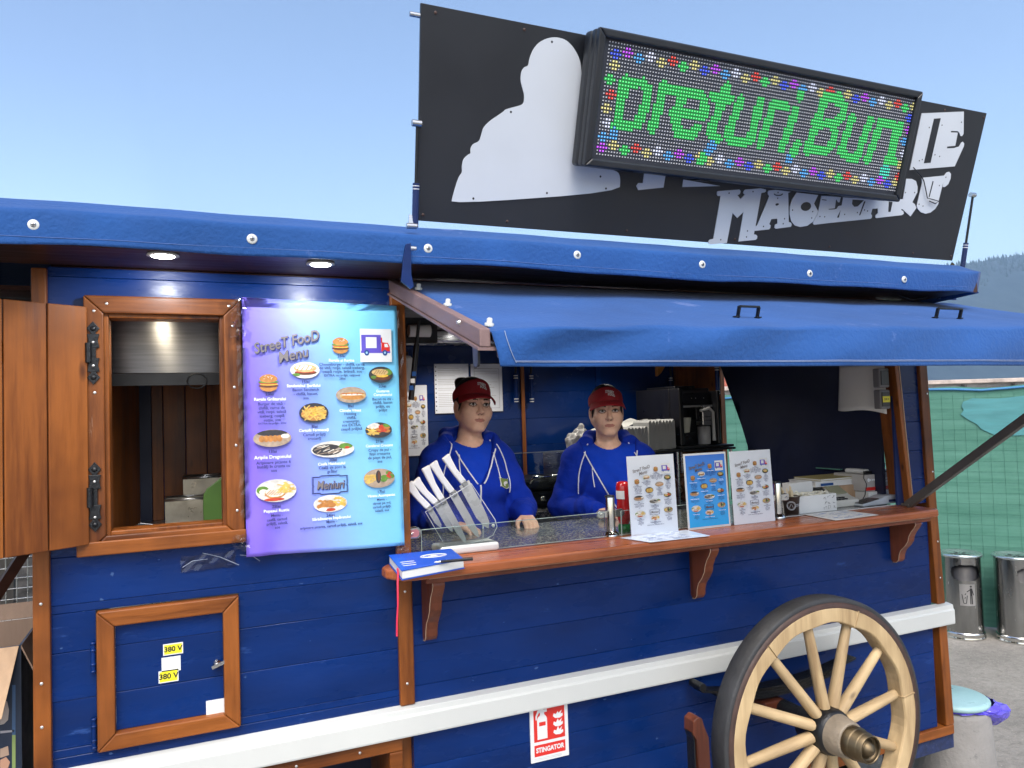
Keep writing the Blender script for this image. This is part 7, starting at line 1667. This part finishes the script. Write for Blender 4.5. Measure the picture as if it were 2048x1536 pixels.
# ================================================================== outside right: bins
def ash_bin(x, y, lb, yaw):
    t = thing('litter_bin', lb, 'litter bin', (x, y, GZ), 'steel litter bins by the net'); r = .143
    t.rotation_euler.z = 0
    P = (x, y, GZ); K = 1.12
    mb = MB(); mb.lathe([(r+.012, 0), (r+.012, .017), (r+.004, .034), (r+.010, .043), (r+.004, .052), (r, .056)], P, (0, 0, 1), 40); mb.build('foot_ring', M['chrome'], t)
    n = 120; a0 = math.radians(yaw); zs = [.05, .17, .33, .41]+[.418+.0085*i for i in range(14)]+[.54, .575]
    mb = MB(); vs = [(x+r*math.sin(2*math.pi*k/n), y-r*math.cos(2*math.pi*k/n), GZ+z*K) for z in zs for k in range(n)]; fs = []
    def dth(k): q = (2*math.pi*(k+.5)/n-a0+math.pi) % (2*math.pi)-math.pi; return abs(q)
    for i in range(len(zs)-1):
        for k in range(n):
            if (dth(k)/.78)**4+(((zs[i]+zs[i+1])/2-.472)/.054)**2 < 1: continue
            fs.append((i*n+k, i*n+(k+1) % n, (i+1)*n+(k+1) % n, (i+1)*n+k))
    mb.add(vs, fs, True); mb.build('body', M['bin_steel'], t)
    mb = MB(); mb.lathe([(r-.02, .06), (r-.02, .63), (0, .631)], P, (0, 0, 1), 24); mb.build('liner', M['inkblack'], t)
    mb = MB(); mb.lathe([(r+.002, .644), (r+.014, .647), (r+.014, .662), (r+.006, .670), (r-.02, .668), (r-.03, .658), (0, .656)], P, (0, 0, 1), 40); mb.build('lid', paint('lid_steel', (.55, .62, .63), .2, metal=.9) if 'lid_steel' not in bpy.data.materials else bpy.data.materials['lid_steel'], t)
    for k in range(5):
        mb = MB(); mb.obox((x+.045*math.cos(k*1.26), y+.045*math.sin(k*1.26), .6577+GZ), (math.cos(k*1.26), math.sin(k*1.26), 0), (-math.sin(k*1.26), math.cos(k*1.26), 0), (0, 0, 1), .022, .006, .001); mb.build('lid_slot', M['inkblack'], t)
    # litter pictogram plate wrapped on the drum
    def cyl(u, z, o=.002): th = a0+u/r; return (x+(r+o)*math.sin(th), y-(r+o)*math.cos(th), GZ+z*K)
    mb = MB(); mb.grid(lambda a, b: cyl(-.055+.11*a, .245+.15*b), 10, 2); mb.build('sign_plate', paint('engraved_steel', (.36, .35, .34), .45, metal=.8) if 'engraved_steel' not in bpy.data.materials else bpy.data.materials['engraved_steel'], t)
    mb = MB(); st = lambda a, b, w: mb.bar(cyl(*a, .003), cyl(*b, .003), w, .001, (math.sin(a0), -math.cos(a0), 0))
    st((.024, .372), (.024, .374), .0); mb.lathe([(.008, 0), (0, .001)], cyl(.024, .380, .003), (math.sin(a0), -math.cos(a0), 0), 10)
    st((.024, .368), (.024, .315), .016); st((.020, .318), (.018, .258), .007); st((.029, .318), (.030, .258), .007); st((.020, .360), (-.006, .342), .006); st((.030, .362), (.041, .320), .006)
    st((-.040, .325), (-.030, .262), .005); st((-.004, .318), (-.012, .262), .005); st((-.030, .262), (-.012, .262), .005); st((-.012, .332), (-.020, .322), .005); st((-.016, .305), (-.022, .295), .005)
    mb.build('pictogram', M['inkblack'], t)
    return t
p1 = atz(1930, 1277, GZ); ash_bin(p1.x+.06, p1.y+.05, 'steel litter bin with pictogram, nearest the wagon corner', -38)
p2 = atz(2038, 1285, GZ); ash_bin(p2.x+.06, p2.y+.04, 'steel litter bin farther from the wagon, cut by the picture edge', -8)
# concrete bin with a teal lid and purple liner
BY = .17; lp = at(1948, 1378, BY); BZ = lp.z; BX = lp.x-.168
CB = thing('concrete_bin', 'round grey concrete bin with teal lid and purple bag behind the wagon corner', 'bin', (BX, BY, GZ))
mb = MB(); mb.lathe([(.188, GZ), (.186, GZ+.02), (.166, BZ-.07), (.160, BZ-.05), (0, BZ-.05)], (BX, BY, 0), (0, 0, 1), 40); mb.build('body', M['concrete'], CB)
mb = MB(); mb.lathe([(.160, BZ-.03), (.168, BZ-.022), (.168, BZ-.010), (.158, BZ-.002), (.15, BZ+.001), (0, BZ+.004)], (BX, BY, 0), (0, 0, 1), 40); mb.build('lid', M['teal'], CB)
r2 = np.random.default_rng(2); J = r2.uniform(-1, 1, (9, 49))
def bag(a, b):
    th = a*2*math.pi; j, i = int(round(b*8)), int(round(a*48)) % 48; q = J[j, i]; ex = max(0, math.cos(th+.35))**3
    rr = .152+.010*q+ex*.125*math.sin(.35+b*2.6); return (BX+rr*math.cos(th), BY+rr*math.sin(th)*.98, BZ-.022-(.02+.12*ex)*b+.012*q*ex)
mb = MB(); mb.grid(bag, 48, 8, False); o = mb.build('liner_bag', M['purple'], CB)

# ================================================================== outside left: open cardboard box
q0 = at(35, 1288, .12); bx1, bz1 = at(42, 1290, .10).x, q0.z; by0, by1 = .10, .45; bx0 = bx1-.46
CBX = thing('cardboard_box', 'open tall cardboard box with printed dark side at the left end of the wagon', 'cardboard box', ((bx0+bx1)/2, .28, GZ))
mpr = paint('printed_dark_side', (.012, .022, .045), .4, var=.3)
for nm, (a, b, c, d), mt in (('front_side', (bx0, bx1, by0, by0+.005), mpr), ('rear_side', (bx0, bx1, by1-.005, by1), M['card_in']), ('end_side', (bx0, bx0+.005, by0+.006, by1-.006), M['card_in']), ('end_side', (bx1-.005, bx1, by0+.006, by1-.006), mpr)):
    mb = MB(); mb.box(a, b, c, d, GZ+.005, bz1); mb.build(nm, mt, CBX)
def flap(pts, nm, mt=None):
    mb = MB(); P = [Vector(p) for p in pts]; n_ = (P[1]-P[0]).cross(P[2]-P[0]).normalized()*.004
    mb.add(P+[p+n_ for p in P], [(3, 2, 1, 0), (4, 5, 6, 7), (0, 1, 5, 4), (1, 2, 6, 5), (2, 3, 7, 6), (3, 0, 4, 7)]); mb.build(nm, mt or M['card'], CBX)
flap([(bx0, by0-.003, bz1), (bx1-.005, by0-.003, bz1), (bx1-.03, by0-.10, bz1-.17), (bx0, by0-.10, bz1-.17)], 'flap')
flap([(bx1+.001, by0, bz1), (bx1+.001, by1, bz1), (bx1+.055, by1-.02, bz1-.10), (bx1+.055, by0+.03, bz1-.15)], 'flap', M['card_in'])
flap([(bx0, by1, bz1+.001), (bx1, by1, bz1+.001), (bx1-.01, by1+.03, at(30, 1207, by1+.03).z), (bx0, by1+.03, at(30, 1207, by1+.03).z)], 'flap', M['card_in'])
# printed picture panel: pale mug, plates and a hand on dark ground, coloured stripe at the corner
def pp(px, py): q = at(px, py, by0-.0015); return (q.x, q.z)
for nm, pts, col in (('print_mug', [(0, 1408), (14, 1402), (18, 1420), (16, 1440), (8, 1448), (0, 1450)], (.42, .36, .32)), ('print_shelf', [(0, 1462), (28, 1460), (28, 1464), (0, 1467)], (.35, .34, .36)), ('print_card', [(0, 1498), (16, 1492), (18, 1510), (0, 1516)], (.4, .28, .2)),
                     ('print_hand', [(0, 1520), (12, 1514), (20, 1524), (16, 1536), (0, 1540)], (.5, .28, .18)), ('print_stripe', [(24, 1370), (31, 1370), (31, 1470), (24, 1470)], (.05, .11, .22)), ('print_stripe', [(24, 1470), (31, 1470), (31, 1540), (24, 1540)], (.22, .30, .10))):
    mb = MB(); mb.poly([pp(*q) for q in pts], (0, by0-.0012, 0), (1, 0, 0), (0, 0, 1)); mb.build(nm, paint(nm+str(len(bpy.data.materials)), col, .4), CBX)
# ------------------------------------------------ air: a thin even haze over everything, for the blue far hill
hz = MB(); hz.box(-20, 1950, -20, 1180, -4, 232)
mh = bpy.data.materials.new('air_haze'); mh.use_nodes = True; nt = mh.node_tree; nt.nodes.clear()
o_ = nt.nodes.new('ShaderNodeOutputMaterial'); pv = nt.nodes.new('ShaderNodeVolumePrincipled'); pv.inputs['Color'].default_value = (.50, .74, 1, 1); pv.inputs['Density'].default_value = .00038; pv.inputs['Anisotropy'].default_value = 0.0
nt.links.new(pv.outputs[0], o_.inputs['Volume'])
HAZE = stuff(hz.build('haze', mh, None))
